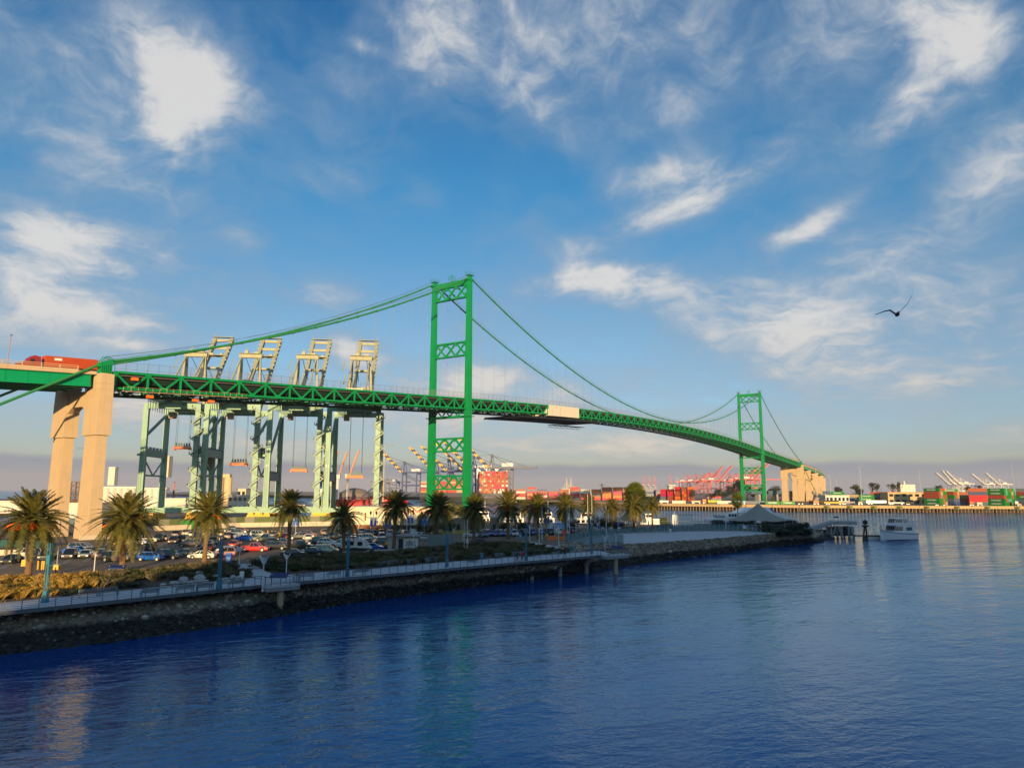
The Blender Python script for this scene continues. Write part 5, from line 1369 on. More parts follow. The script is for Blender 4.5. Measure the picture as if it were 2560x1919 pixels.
# benches
def bench_proto():
    t = T('bench', 'x', 'bench')
    for k in range(4): MB().box(-.95, .95, -.05 + k * .13, .05 + k * .13, .43, .47).build('seat_slat', M_RAIL, t)
    for k in range(4):
        z = .55 + k * .11; y = .42 + k * .03
        MB().box(-.95, .95, y, y + .03, z, z + .08).build('back_slat', M_RAIL, t)
    for s in (-1, 1):
        m = MB(); x = s * .95; m.beam((x, -.05, 0), (x, -.05, .66), .07, .07); m.beam((x, .42, 0), (x, .54, .98), .07, .07); m.beam((x, -.08, .66), (x, .50, .66), .08, .05); m.beam((x, -.05, .42), (x, .44, .42), .06, .06)
        m.build('end_frame', mat('pale_teal_casting', (.18, .30, .34), .5, .2), t)
    return t
BN = bench_proto()
BENCH = [(222, 1493, 0, 'left half of the double bench below the golden grass'), (273, 1488, 0, 'right half of the double bench below the golden grass'), (372, 1489, 1, 'bench on the deck below the bare soil, facing inland'), (460, 1480, 1, 'bench below the leftmost boulders'),
         (510, 1475, 1, 'bench under the broad grey boulder'), (588, 1466, 1, 'bench left of the lookout platform'), (762, 1448, 1, 'bench right of the lookout platform'), (832, 1442, 1, 'bench left of the third teal pole'), (896, 1436, 1, 'bench right of the third teal pole'),
         (957, 1418, 0, 'left half of the double bench against the rushes'), (985, 1415, 0, 'right half of the double bench against the rushes'), (1034, 1412, 0, 'bench in the middle of the shrub edge'), (1080, 1407, 0, 'bench beside the fourth teal pole'),
         (1252, 1395, 0, 'bench right of the teal litter bin'), (1292, 1391, 0, 'bench behind the cyclists'), (1348, 1386, 0, 'bench before the pale rocks'), (1312, 1389, 0, 'bench hidden behind the fifth teal pole'), (1385, 1390, 1, 'last bench on the deck near the walking man')]
bdir = (BW_OUT[4] - BW_OUT[2]).normalized(); bang = atan2(bdir.y, bdir.x)
for px, py, f, lab in BENCH: place(BN, USED, G(px, py, DZ), bang + (pi if f else 0), lab, group='benches along the boardwalk')
for px, py, w, lab in [(887, 1386, 4.4, 'long low concrete seat wall below the camper van'), (952, 1381, 5.4, 'long low concrete seat wall right of the upright tan shrub')]:
    t = T('seat_wall', lab, 'seat wall', G(px, py), RIGHT_AZ + .25); MB().box(-w / 2, w / 2, -.3, .3, .0, .5).build('wall', M_CONCG, t); MB().box(-w / 2 - .05, w / 2 + .05, -.36, .36, .5, .62).build('coping', M_DECKC, t)
# picnic tables on the plaza
pt = T('picnic_table', 'x', 'table')
MB().box(-.9, .9, -.4, .4, .70, .76).build('table_top', M_CONCG, pt); MB().box(-.12, .12, -.25, .25, 0, .7).build('pedestal', M_CONCG, pt)
for s in (-1, 1): MB().box(-.9, .9, s * .75 - .15, s * .75 + .15, .42, .47).build('seat', M_CONCG, pt)
for k, px in enumerate((1565, 1600, 1637, 1668)): place(pt, USED, G(px, 1333 - k * .6), RIGHT_AZ, 'concrete picnic table on the plaza, %s from the left' % ORD[k + 1], group='picnic tables on the plaza')
# ---- glass and mesh fences round the plaza
def pane_fence(px_pts, label, h, post, pane, spacing=1.7, name='glass_fence'):
    pts = [G(x, y) for x, y in px_pts]
    t = T(name, label, 'fence')
    A = along(pts, spacing); 
    for (a, d), (b, _) in zip(A[:-1], A[1:]):
        MB().beam(a, a + Vector((0, 0, h)), .09, .09).build('post', post, t)
        m = MB(); s = (b - a).normalized(); n_ = Vector((-s.y, s.x, 0)) * .012
        p, q = a + s * .06, b - s * .06
        m.add([p - n_ + Vector((0, 0, .08)), q - n_ + Vector((0, 0, .08)), q - n_ + Vector((0, 0, h - .05)), p - n_ + Vector((0, 0, h - .05)), p + n_ + Vector((0, 0, .08)), q + n_ + Vector((0, 0, .08)), q + n_ + Vector((0, 0, h - .05)), p + n_ + Vector((0, 0, h - .05))],
              [(0, 1, 2, 3), (7, 6, 5, 4), (3, 2, 6, 7), (0, 4, 5, 1)])
        m.build('pane', pane, t)
    MB().beam(A[-1][0], A[-1][0] + Vector((0, 0, h)), .09, .09).build('post', post, t)
    return t
pane_fence([(1412, 1356), (1490, 1360), (1566, 1361)], 'low sea-green glass fence along the rocks at the near edge of the plaza', 2.4, M_STEEL, M_GPANE, 1.15)
pane_fence([(1414, 1355), (1470, 1341), (1560, 1333), (1640, 1330)], 'sea-green glass fence behind the flagpoles at the left of the plaza', 1.6, M_STEEL, M_GPANE, 2.2)
pane_fence([(1640, 1330), (1760, 1327.5), (1868, 1327.5)], 'taller glass fence along the back of the plaza up to the gate', 2.2, M_STEEL, M_GPANE, 1.5)
pane_fence([(1068, 1373), (1100, 1371), (1140, 1366)], 'plain grey-green panel fence screening the car park', 3.0, M_STEEL, mat('grey_green_fence_panel', (.16, .22, .22), .6), 2.3, 'panel_fence')
t = T('fence_gate', 'pale double gate at the right end of the back glass fence', 'gate')
g0, g1 = G(1870, 1328), G(1903, 1330); gd = (g1 - g0)
for k in range(4):
    MB().beam(g0 + gd * (k / 3), g0 + gd * (k / 3) + Vector((0, 0, 2.2)), .22, .22).build('post', M_STEEL, t)
for k in range(3):
    for h in (1.0, 2.1): MB().beam(g0 + gd * (k / 3) + Vector((0, 0, h)), g0 + gd * ((k + 1) / 3) + Vector((0, 0, h)), .1, .12).build('rail', M_STEEL, t)
    a, b = g0 + gd * ((k + .05) / 3), g0 + gd * ((k + .95) / 3)
    MB().add([a + Vector((0, 0, .1)), b + Vector((0, 0, .1)), b + Vector((0, 0, 2.0)), a + Vector((0, 0, 2.0))], [(0, 1, 2, 3)]).build('pane', M_GPANE, t)
# black picket fence behind the plaza
t = T('picket_fence', 'tall dark picket fence between the tent and the yellow boat', 'fence')
A = along([AT(1500, 247), AT(1620, 252), AT(1830, 246)], .62)
for p, d in A: MB().beam(p, p + Vector((0, 0, 2.6)), .06, .06).build('picket', M_RAIL, t)
MB().beam(A[0][0] + Vector((0, 0, 2.4)), A[-1][0] + Vector((0, 0, 2.4)), .05, .06).build('rail', M_RAIL, t)
# ---- tents
def tent(cx, depth, eave_y, apex_y, halfw, label, lit=False):
    b = AT(cx, depth); w = halfw / FPX * depth; ze = ZAT(cx, eave_y, depth) - GZ; za = ZAT(cx, apex_y, depth) - GZ
    t = T('peaked_tent', label, 'tent', b, RIGHT_AZ + .35)
    m = MB(); n = 32; rows = 9
    for i in range(rows):
        s = i / (rows - 1)
        for k in range(n):
            a = 2 * pi * k / n
            sq = 1 / max(abs(cos(a)), abs(sin(a))) ** .75
            rr = w * .80 * sq * (1 - s) + .12; sag = (1 - s) ** 1.0
            z = ze + (za - ze) * (s ** 1.75) - (.30 * (1 - abs(cos(2 * a))) * 0 + .55 * (.5 + .5 * cos(4 * a + pi)) * -1 * (1 - s) ** 3) * 1.0
            m.v.append((cos(a) * rr, sin(a) * rr, z))
    for i in range(rows - 1):
        for k in range(n): m.f.append([i * n + k, i * n + (k + 1) % n, (i + 1) * n + (k + 1) % n, (i + 1) * n + k]); m.mi.append(0)
    o = m.build('canopy', M_CANVAS, t, True)
    sol = o.modifiers.new('thick', 'SOLIDIFY'); sol.thickness = .05
    for k in range(4):
        a = pi / 4 + k * pi / 2; r = w * .80 * 1.28
        MB().tube((cos(a) * r, sin(a) * r, 0), (cos(a) * r, sin(a) * r, ze + .1), .11, n=8).build('pole', M_STEEL, t)
    MB().tube((0, 0, ze), (0, 0, za + .5), .10, .05, 8).build('mast', M_STEEL, t)
    return t
tent(1898, 238, 1301, 1258, 76, 'large taupe peaked tent near the tip of the point')
tent(1577, 252, 1302, 1268, 44, 'paler peaked tent half hidden behind date palms')
# ---- shed with a mural, sign, cream terminal building
t = T('shed', 'small flat-roofed pale shed with a grey mural on its wall', 'shed', G(1008, 1374), RIGHT_AZ + .14)
MB().box(-3.2, 3.1, 0, 4.2, 0, 2.7).build('wall', M_DECKC, t); MB().box(-3.7, 3.6, -.6, 4.6, 2.7, 3.0).build('roof', M_CONCG, t)
for k in range(16): MB().box(-.1 + k * .23, .04 + k * .23, -.62, -.2, 2.55, 2.7).build('rafter', M_WOOD, t)
MB().box(-2.9, -2.1, -.04, .0, .05, 2.2).build('door', mat('pale_grey_door', (.45, .48, .48), .5), t); MB().box(-1.0, -.1, -.04, 0, .05, 2.3).build('open_doorway', M_BLACK, t)
mu = MB()
for k in range(9): mu.tube((U(.3, 2.8), -.012, U(.5, 2.1)), (U(.3, 2.8), -.014, U(.5, 2.1)), .10, .22, 7)
mu.build('mural', mat('grey_mural_paint', (.28, .32, .38), .7, 0, .3, 2), t, kind='stuff')
MB().box(.1, 3.0, -.01, .0, .3, 2.5).build('mural_panel', M_WHITE, t)
bb = AT(990, 214); bz = bb.copy()
t = T('terminal_building', 'long cream terminal building with red slanted lettering and a brown base', 'building', bb, RIGHT_AZ - .10)
k_ = 214 / FPX
x0, x1 = (868 - 990) * k_, (1082 - 990) * k_
MB().box(x0, x1, 0, 16, 2.4, 7.3).build('wall', M_STUCCO, t); MB().box(x0, x1 - 3.0, .1, 16, 0, 2.4).build('base_wall', M_BROWN, t); MB().box(x1 - 3.0, x1, 0, 16, 0, 2.4).build('base_wall', M_STUCCO, t)
MB().box(x0 - .15, x1 + .15, -.15, 16.2, 7.3, 7.7).build('parapet', mat('pale_parapet_cap', (.62, .56, .42), .8), t)
m = MB()
for k in range(9): m.box(x0 + 1 + k * 1.6, x0 + 1.06 + k * 1.6, .4, .46, 7.7, 8.5)
m.box(x0 + 1, x0 + 14, .4, .45, 8.45, 8.5); m.build('roof_rail', M_RAIL, t)
MB().box(-5.4, -4.2, 2, 3, 7.7, 9.0).build('roof_vent', M_BROWN, t)
for k in range(5): MB().box(x0 + 3.2 + k * 3.6, x0 + 3.36 + k * 3.6, -.06, .08, 0, 2.5).build('pillar', M_STUCCO, t)
for k, x in enumerate((-9.3, -14.0)):
    m = MB(); m.box(x - .25, x + .25, -.03, .02, 3.6, 5.7); m.tube((x, -.03, 5.7), (x, .02, 5.7), .25, n=10); f = m.build('arched_window', M_BROWN, t)
    MB().box(x - .38, x + .38, -.12, .0, 3.35, 3.55).build('sill', M_STUCCO, f)
text('lettering', 'Catalina Express', 1.9, mat('orange_red_lettering', (.72, .09, .02), .5), t, (2.6, -.03, 6.45), (pi / 2, 0, 0), .02, .25)
MB().box(-1.6, 7.4, -.05, -.005, .6, 2.45).build('entrance_board', M_BLACK, t)
text('lettering', '?', 1.0, M_WHITE, t, (5.6, -.06, 1.75), (pi / 2, 0, 0), .004)
ar = MB(); ar.box(6.1, 6.75, -.058, -.053, 1.74, 1.82); ar.add([(6.65, -.057, 2.05), (7.0, -.057, 1.78), (6.65, -.057, 1.5), (6.6, -.057, 1.78)], [(0, 1, 2, 3)]); ar.build('arrow', M_WHITE, t)
# gate pillars, low yellow walls, stone balls
for k, (px, w, lab) in enumerate(((1179, 1.0, 'arched tan gatehouse left of the entrance'), (1194, 1.3, 'tan gatehouse pier beside the palm trunk'), (1236, 1.4, 'tan pillar right of the entrance drive'), (1146, 1.5, 'tan wall block behind the shrubs'))):
    t = T('gate_pillar', lab, 'pillar', AT(px, 218), RIGHT_AZ); MB().box(-w, w, -.8, .8, 0, 4.4).build('pier', mat('tan_masonry', (.26, .20, .14), .85, 0, .2, 1.2, .2, 4), t); MB().box(-w - .15, w + .15, -.95, .95, 4.4, 4.8).build('cap', M_BARRIER, t); MB().box(-.45, .45, -.82, -.8, 0, 2.6).build('opening', M_BLACK, t)
for px0, px1, dep, lab in ((1104, 1178, 212, 'low yellow wall left of the gatehouse'), (1276, 1330, 216, 'low yellow wall right of the entrance')):
    a, b = AT(px0, dep), AT(px1, dep); MB().beam(a + Vector((0, 0, .55)), b + Vector((0, 0, .55)), .4, 1.1).build('low_wall', mat('ochre_wall_paint', (.50, .36, .10), .8), label=lab, cat='wall')
for k, px in enumerate((1084, 1208, 1241, 1264, 1362, 1434, 1449, 1467, 1488, 1507, 1527, 1548)):
    MB().blob((0, 0, .72), .72, 12, 8, 0).build('stone_ball', M_ROCK, smooth=True, loc=AT(px, 214 + (k > 4) * 14), label='round pale stone ball before the hedge, %s from the left' % ORD[k + 1], cat='stone ball', group='stone balls along the drive')
# back wall of the car park and its green fence screen
wl = [AT(225, 195), AT(380, 222), AT(600, 246), AT(880, 262)]
t = T('boundary_wall', 'long low cream concrete wall along the back of the car park', 'wall')
for a, b in zip(wl[:-1], wl[1:]):
    n_ = max(1, int((b - a).length / 6))
    for k in range(n_):
        p, q = a.lerp(b, k / n_), a.lerp(b, (k + .985) / n_); MB().beam(p + Vector((0, 0, .75)), q + Vector((0, 0, .75)), .35, 1.5).build('wall_section', M_BARRIER, t)
t = T('screen_fence', 'long olive-green screened fence standing behind the cream wall', 'fence')
off = HF * 4
for a, b in zip(wl[:-1], wl[1:]):
    n_ = max(1, int((b - a).length / 3))
    for k in range(n_):
        p, q = a.lerp(b, k / n_) + off, a.lerp(b, (k + .98) / n_) + off
        MB().beam(p + Vector((0, 0, 1.75)), q + Vector((0, 0, 1.75)), .05, 3.1).build('screen_panel', M_WALLG if k % 7 else mat('grey_screen', (.24, .24, .16), .85), t)
        MB().beam(p, p + Vector((0, 0, 3.5)), .08, .08).build('post', M_STEEL, t)
# ---- people
def person(px, py, z, face, shirt, legs, label, pose, h=1.74, prop=None):
    "one continuous skinned body: joints with radii, head, arms and hands"
    J = {'pel': (0, 0, .95), 'chest': (0, 0, 1.32), 'neck': (0, 0, 1.50), 'head': (0, .01, 1.62), 'top': (0, .01, 1.72),
         'lh': (.10, 0, .90), 'rh': (-.10, 0, .90), 'lk': (.11, .03, .50), 'rk': (-.11, .03, .50), 'la': (.11, 0, .09), 'ra': (-.11, 0, .09), 'lt': (.12, .16, .04), 'rt': (-.12, .16, .04),
         'ls': (.19, 0, 1.42), 'rs': (-.19, 0, 1.42), 'le': (.25, 0, 1.14), 're': (-.25, 0, 1.14), 'lw': (.24, .10, .90), 'rw': (-.24, .10, .90), 'lf': (.23, .14, .80), 'rf': (-.23, .14, .80)}
    J.update(pose)
    E = [('pel', 'chest'), ('chest', 'neck'), ('neck', 'head'), ('head', 'top'), ('pel', 'lh'), ('pel', 'rh'), ('lh', 'lk'), ('rh', 'rk'), ('lk', 'la'), ('rk', 'ra'), ('la', 'lt'), ('ra', 'rt'),
         ('chest', 'ls'), ('chest', 'rs'), ('ls', 'le'), ('rs', 're'), ('le', 'lw'), ('re', 'rw'), ('lw', 'lf'), ('rw', 'rf')]
    rad = {'pel': .15, 'chest': .165, 'neck': .06, 'head': .105, 'top': .07, 'lh': .10, 'rh': .10, 'lk': .065, 'rk': .065, 'la': .045, 'ra': .045, 'lt': .04, 'rt': .04, 'ls': .07, 'rs': .07, 'le': .05, 're': .05, 'lw': .035, 'rw': .035, 'lf': .035, 'rf': .035}
    names = list(J); me = bpy.data.meshes.new('body'); me.from_pydata([J[n_] for n_ in names], [(names.index(a), names.index(b)) for a, b in E], [])
    mt = bpy.data.materials.new('clothing'); mt.use_nodes = True; N = NT(mt.node_tree); p = mt.node_tree.nodes['Principled BSDF']
    tcn = N.n('ShaderNodeTexCoord').outputs['Object']; s_ = N.n('ShaderNodeSeparateXYZ'); N.set(s_.inputs[0], tcn)
    hz = J['neck'][2] + .02; wz = J['pel'][2] + .02
    c = N.mix(N.m('GREATER_THAN', s_.outputs[2], hz), N.mix(N.m('GREATER_THAN', s_.outputs[2], wz), (*legs, 1), (*shirt, 1)), (.40, .24, .16, 1))
    N.set(p.inputs['Base Color'], N.mix(N.m('MULTIPLY', N.noise(tcn, 6, 3), .3), c, (0.02, .02, .02, 1))); p.inputs['Roughness'].default_value = .8
    me.materials.append(mt)
    t = T('person', label, 'person', G(px, py, z), face)
    o = O('body', me, t, scale=h / 1.74)
    sk = o.modifiers.new('skin', 'SKIN')
    for i, n_ in enumerate(names):
        v = me.skin_vertices[0].data[i]; v.radius = (rad[n_], rad[n_] * (.72 if n_ in ('chest', 'pel') else 1)); v.use_root = n_ == 'pel'
    o.modifiers.new('smooth', 'SUBSURF').levels = 1; o.modifiers['smooth'].render_levels = 1
    q = J['top']; MB().blob((q[0], q[1] - .03, q[2] - .035), (.10, .11, .085), 8, 5, .05).build('hair', M_HAIR, t, True, scale=h / 1.74)
    for s, w_, f_ in ((1, 'lw', 'lf'), (-1, 'rw', 'rf')):       # fingers
        m = MB(); a, b = Vector(J[w_]), Vector(J[f_]); d = (b - a).normalized(); side = d.cross(Vector((s, 0, 0))).normalized()
        for k, L in enumerate((.075, .09, .095, .08)): m.path([b + side * (k - 1.5) * .02, b + side * (k - 1.5) * .022 + d * L * .6, b + side * (k - 1.5) * .022 + d * L + Vector((-s * .015, 0, 0))], [.010, .009, .007], 5)
        m.path([a.lerp(b, .5), a.lerp(b, .8) + side * .045, b + side * .055], [.012, .010, .008], 5); m.build('fingers', M_SKIN, t, scale=h / 1.74)
    return t
ppl = person(136, 1450, GZ, RIGHT_AZ - pi / 2 + .4, (.015, .012, .014), (.05, .05, .06), 'person in a black shirt looking at a phone at the kerb', {'le': (.25, .08, 1.16), 'lw': (.14, .32, 1.22), 'lf': (.10, .40, 1.26), 're': (-.25, .08, 1.16), 'rw': (-.12, .32, 1.22), 'rf': (-.08, .40, 1.26)})
MB().cbox((0, .44, 1.30), (.08, .015, .15)).build('phone', M_BLACK, None, loc=G(136, 1450), rot=(0, 0, RIGHT_AZ - pi / 2 + .4), label='dark phone held up by the person in black', cat='phone')
stride = {'lk': (.10, .22, .52), 'la': (.10, .34, .10), 'lt': (.10, .48, .06), 'rk': (-.10, -.06, .50), 'ra': (-.10, -.34, .14), 'rt': (-.10, -.22, .05), 'le': (.24, -.14, 1.15), 'lw': (.24, -.08, .92), 'lf': (.23, -.04, .83), 're': (-.24, .12, 1.15), 'rw': (-.23, .26, .96), 'rf': (-.22, .32, .88)}
person(1412, 1394, DZ, bang - pi / 2, (.02, .025, .05), (.02, .03, .07), 'person in dark clothes striding along the right end of the boardwalk', stride, 1.76)
person(1597, 1326, GZ, RIGHT_AZ - pi / 2, (.75, .75, .75), (.6, .6, .6), 'person in white standing before the paler tent', {}, 1.75)
person(1469, 1340, GZ, RIGHT_AZ, (.45, .6, .05), (.03, .04, .08), 'person in a yellow-green vest behind the glass fence', {}, 1.75)
ride = {'pel': (0, 0, 1.0), 'lh': (.09, .04, .97), 'rh': (-.09, .04, .97), 'lk': (.10, .36, .72), 'la': (.10, .22, .32), 'lt': (.10, .36, .28), 'rk': (-.10, .30, .58), 'ra': (-.10, .12, .20), 'rt': (-.10, .26, .16), 'chest': (0, .20, 1.34), 'neck': (0, .29, 1.50), 'head': (0, .34, 1.62), 'top': (0, .35, 1.72),
        'ls': (.18, .24, 1.43), 'rs': (-.18, .24, 1.43), 'le': (.24, .42, 1.22), 'lw': (.22, .60, 1.07), 'lf': (.22, .68, 1.04), 're': (-.24, .42, 1.22), 'rw': (-.22, .60, 1.07), 'rf': (-.22, .68, 1.04)}
bk = T('bicycle', 'x', 'bicycle')
for y in (-.48, .56):
    m = MB(); m.path([(0, y + cos(a * pi / 10) * .33, .34 + sin(a * pi / 10) * .33) for a in range(21)], .022, 5); w_ = m.build('wheel', M_TYRE, bk)
m = MB(); m.beam((0, -.48, .34), (0, -.15, .92), .035, .035); m.beam((0, -.1, .30), (0, .42, .86), .04, .04); m.beam((0, -.15, .86), (0, .42, .88), .04, .04); m.beam((0, .56, .34), (0, .42, 1.0), .035, .035); m.beam((0, -.48, .34), (0, -.1, .30), .03, .03); m.beam((0, -.1, .3), (0, -.15, .92), .035, .035); m.build('frame', M_STEEL, bk)
MB().beam((-.24, .66, 1.03), (.24, .66, 1.03), .03, .03).build('handlebar', M_BLACK, bk); MB().cbox((0, -.16, .94), (.13, .26, .06)).build('saddle', M_BLACK, bk)
for px, py, sh, lab in ((1291, 1403, (.05, .045, .05), 'grey-clad'), (1304, 1401, (.75, .02, .02), 'red-shirted')):
    person(px, py, DZ, bang - pi / 2, sh, (.02, .02, .03), f'{lab} cyclist riding along the boardwalk', ride)
    place(bk, USED, G(px, py, DZ), bang - pi / 2, f'bicycle ridden by the {lab} cyclist', group='bicycles on the boardwalk')
# ------------------------------------------------------------------ gantry cranes
def crane(label, loc, rz, m_main, m_boom=None, s=1.0, gauge=24.0, half=9.9, girder=46.5, apex=71.0, boom_len=55.0, boom_deg=45.0, back=24.0, detail=0, portal=27.0, stripes=None, house=M_WHITE, group=None, spreader=None, m_foot=M_YELL, number=None, mdark=None):
    t = T('gantry_crane', label, 'crane', loc, rz, group)
    m_boom = m_boom or m_main; t.scale = (s,) * 3
    lw = 1.05
    for x in (-gauge, 0):
        for y in (half, -half):
            m = MB()
            m.frustum(4.2, lw * 1.05, lw * 1.15, 9, lw, lw, x, y); m.frustum(9, lw, lw, girder, lw * .82, lw * .9, x, y)
            lg = m.build('leg', m_main, t)
            if number and y > 0 and x < 0: text('number', number, 1.5, M_WHITE, lg, (x - lw - .05, y, 22), (pi / 2, 0, -pi / 2), .02)
    for x in (-gauge, 0):
        MB().beam((x, -half - 3, 4.4), (x, half + 3, 4.4), 1.5, 1.9).build('sill_beam', m_main, t)
        m = MB()
        m.beam((x, -half, girder - 1), (x, half, girder - 1), 1.5, 2.2)
        m.build('top_beam', m_main, t)
        if detail:
            for y in (half + 1, -half - 1):
                for k in range(2):
                    yy = y + (k - .5) * 3.4
                    m = MB(); m.frustum(1.2, .9, 1.6, 4.0, .7, .8, x, yy); m.cbox((x, yy, 1.0), (1.3, 3.3, 1.1)); m.cbox((x, yy, 2.6), (1.8, 1.3, 1.4)); m.cbox((x - 1.1, yy + .9, 1.9), (.9, .9, .9))
                    for w_ in (-1.0, 0, 1.0): m.tube((x - .3, yy + w_, .4), (x + .3, yy + w_, .4), .42, n=8)
                    m.build('bogie', m_foot, t)
    for y in (half, -half):
        MB().beam((-gauge, y, portal), (0, y, portal), 1.3, 3.0).build('portal_beam', mdark or m_main, t)
        MB().tube((-gauge, y, portal + 6), (0, y, girder - 2), .62, n=8).build('diagonal_strut', m_main, t)
        if detail == 1:
            m = MB(); z2 = portal - 9.0
            m.beam((-gauge, y, z2), (0, y, z2), .5, .7); m.beam((-gauge, y, portal - 1.6), (-gauge / 2, y, z2), .45, .45); m.beam((0, y, portal - 1.6), (-gauge / 2, y, z2), .45, .45)
            m.build('lower_brace', mdark or m_main, t)
    for y in (3.6, -3.6):
        m = MB(); m.beam((-gauge - back, y, girder + 1.2), (4.5, y, girder + 1.2), 1.3, 2.6); m.build('girder', m_main, t)
    m = MB()
    for k in range(7): x = -gauge - back + 1 + k * (gauge + back) / 6.3; m.beam((x, -3.6, girder + 1.8), (x, 3.6, girder + 1.8), .8, .9)
    if detail:
        for y in (4.9, -4.9):
            m.beam((-gauge - back, y, girder + .3), (4, y, girder + .3), 1.3, .12); m.beam((-gauge - back, y + .6, girder + 1.4), (4, y + .6, girder + 1.4), .07, .07)
            for k in range(26): x = -gauge - back + k * (gauge + back) / 25; m.beam((x, y + .6, girder + .3), (x, y + .6, girder + 1.4), .07, .07)
        for k in range(14): x = -gauge - 10 + k * 2.6; m.beam((x, 6.0, girder - .2), (x, 6.0, girder - 3.4), .10, .5)
        m.beam((-gauge - 11, 6, girder), (-gauge + 26, 6, girder), .3, .3)
    m.build('girder_ties', m_main, t)
    MB().box(-gauge - 3, -gauge + 12, -3.4, 3.4, girder + 2.7, girder + 7.2).build('machinery_house', house, t)
    # apex frame
    m = MB()
    for y in (3.8, -3.8):
        m.beam((-2.2, y * 1.45, girder + 2.4), (.6, y, apex), 1.0, 1.0); m.beam((5.0, y * 1.2, girder + 2.4), (.9, y, apex), .9, .9); m.beam((-gauge, y, girder + 2.6), (.4, y, apex - .4), .55, .55)
    m.beam((.7, -4.8, apex), (.7, 4.8, apex), 1.6, 1.7)
    if detail:
        m.cbox((.7, 0, apex + 1.0), (3.6, 9.5, .15)); m.cbox((.7, 1.8, apex + 1.7), (1.6, 1.6, 1.2)); m.cbox((.7, -2.4, apex + 1.5), (1.2, 2.0, .9)); m.tube((.7, 1.8, apex + 2), (.7, 1.8, apex + 3.6), .3, n=6)
        for k in range(3): m.beam((-1.6, 6.4 + k * .8, girder + 6 + k * 6), (-.6, 6.0 + k * .4, girder + 11 + k * 6), .7, .12)
    m.build('apex_frame', m_boom, t)
    # raised boom
    c, s_ = cos(radians(boom_deg)), sin(radians(boom_deg)); h0 = Vector((4.6, 0, girder + 1.4)); d = Vector((c, 0, s_)); n_ = Vector((-s_, 0, c))
    B = P('boom', t)
    for y in (4.0, -4.0):
        if stripes:
            for k in range(11):
                MB().beam(h0 + d * (boom_len * k / 11) + Vector((0, y, 0)), h0 + d * (boom_len * (k + 1) / 11) + Vector((0, y, 0)), 1.3, 2.3, n_).build('boom_section', stripes[k % 2], B)
        else: MB().beam(h0 + Vector((0, y, 0)), h0 + d * boom_len + Vector((0, y, 0)), 1.5, 2.3, n_).build('boom_girder', m_boom, B)
    m = MB()
    for q in ((.05, .3, .55, .74, .86, .985) if detail else (.1, .5, .98)):
        p = h0 + d * boom_len * q; m.beam(p + Vector((0, -4.4, 0)), p + Vector((0, 4.4, 0)), .8, 1.2)
    if detail:
        p = h0 + d * boom_len; m.cbox(p + Vector((-.8, 0, 1.0)), (2.6, 9.6, .2))
        for y in (-4.4, -1.5, 1.5, 4.4): m.tube(p + Vector((-.6, y, 1)), p + Vector((-.6, y, 3.4 if abs(y) > 2 else 2.4)), .12, n=4)
        p = h0 + d * boom_len * .72; m.cbox(p + n_ * 1.2, (2.4, 9.4, .25)); m.cbox(p + n_ * 1.7 + Vector((0, 2, 0)), (1.6, 1.6, 1.2)); m.cbox(p + n_ * 1.7 + Vector((0, -2.4, 0)), (1.4, 1.2, 1.0))
        for k in range(16):
            p = h0 + d * (boom_len * (k + .5) / 16)
            for y in (5.0, -5.0): m.cbox(p + n_ * .9 + Vector((0, y, 0)), (1.0, .7, .5))
    m.build('boom_ties', m_boom, B)
    m = MB()
    for y in (2.4, -2.4):
        m.tube((.7, y, apex + .3), h0 + d * boom_len * .72 + Vector((0, y, 0)), .14, n=4); m.tube((.7, y, apex), h0 + d * boom_len * .4 + Vector((0, y, 0)), .12, n=4)
        if not detail: m.tube((.7, y, apex), (-gauge - back * .6, y, girder + 3), .22, n=4)
    m.build('boom_stay', M_BLACK if detail else m_main, t)
    if spreader:
        x, z = spreader
        m = MB(); m.cbox((x, 0, girder - 1.2), (6, 6.6, 1.2)); m.build('trolley', m_main, t)
        MB().cbox((x - 1.5, 4.3, girder - 3.4), (3.0, 2.2, 2.6)).build('cab', mat('tan_cab_paint', (.50, .33, .18), .5), t)
        m = MB()
        for y in (2.6, -2.6):
            for dx in (-.9, .9): m.tube((x + dx, y, girder - 1.6), (x + dx, y, z + 1.6), .05, n=4, cap=False)
        m.build('hoist_rope', M_BLACK, t)
        sp = MB(); sp.cbox((x, 0, z + .1), (1.6, 6.6, 1.0)); sp.cbox((x, 3.1, z - .2), (2.0, .7, 1.0)); sp.cbox((x, -3.1, z - .2), (2.0, .7, 1.0)); sp = sp.build('spreader', M_ORNG, t)
        m = MB(); m.cbox((x, 0, z + .95), (1.6, 6.2, .35))
        for k in range(6): m.cbox((x, -2.7 + k * 1.08, z + 1.6), (.8, .5, 1.2))
        m.build('headblock', mat('grey_green_headblock', (.16, .20, .17), .6), sp)
    if detail:                                              # zigzag stairs on the right landward leg
        st = P('stair_tower', t); x = -gauge - 1.9; z = 4.5; k = 0
        land = mat('stair_grating', (.30, .38, .30), .6)
        while z < girder - 2:
            y0, y1 = (-half + 1.5, -half - 2.3) if k % 2 else (-half - 2.3, -half + 1.5)
            MB().beam((x, y0, z), (x, y1, z + 3.1), .85, .35).build('stair_flight', land, st)
            m = MB(); m.cbox((x, y1, z + 3.15), (1.1, 1.2, .14)); m.beam((x - .45, y0, z + 1.1), (x - .45, y1, z + 4.2), .06, .06); m.beam((x + .45, y0, z + 1.1), (x + .45, y1, z + 4.2), .06, .06); m.cbox((x, y1 + (-.5 if k % 2 else .5), z + 3.7), (1.1, .06, 1.1))
            m.build('stair_landing', land, st)
            z += 3.1; k += 1
        lad = MB()
        for q in range(24): lad.cbox((-gauge - 1.35, half + .2, 6 + q * .95), (.5, .8, .08))
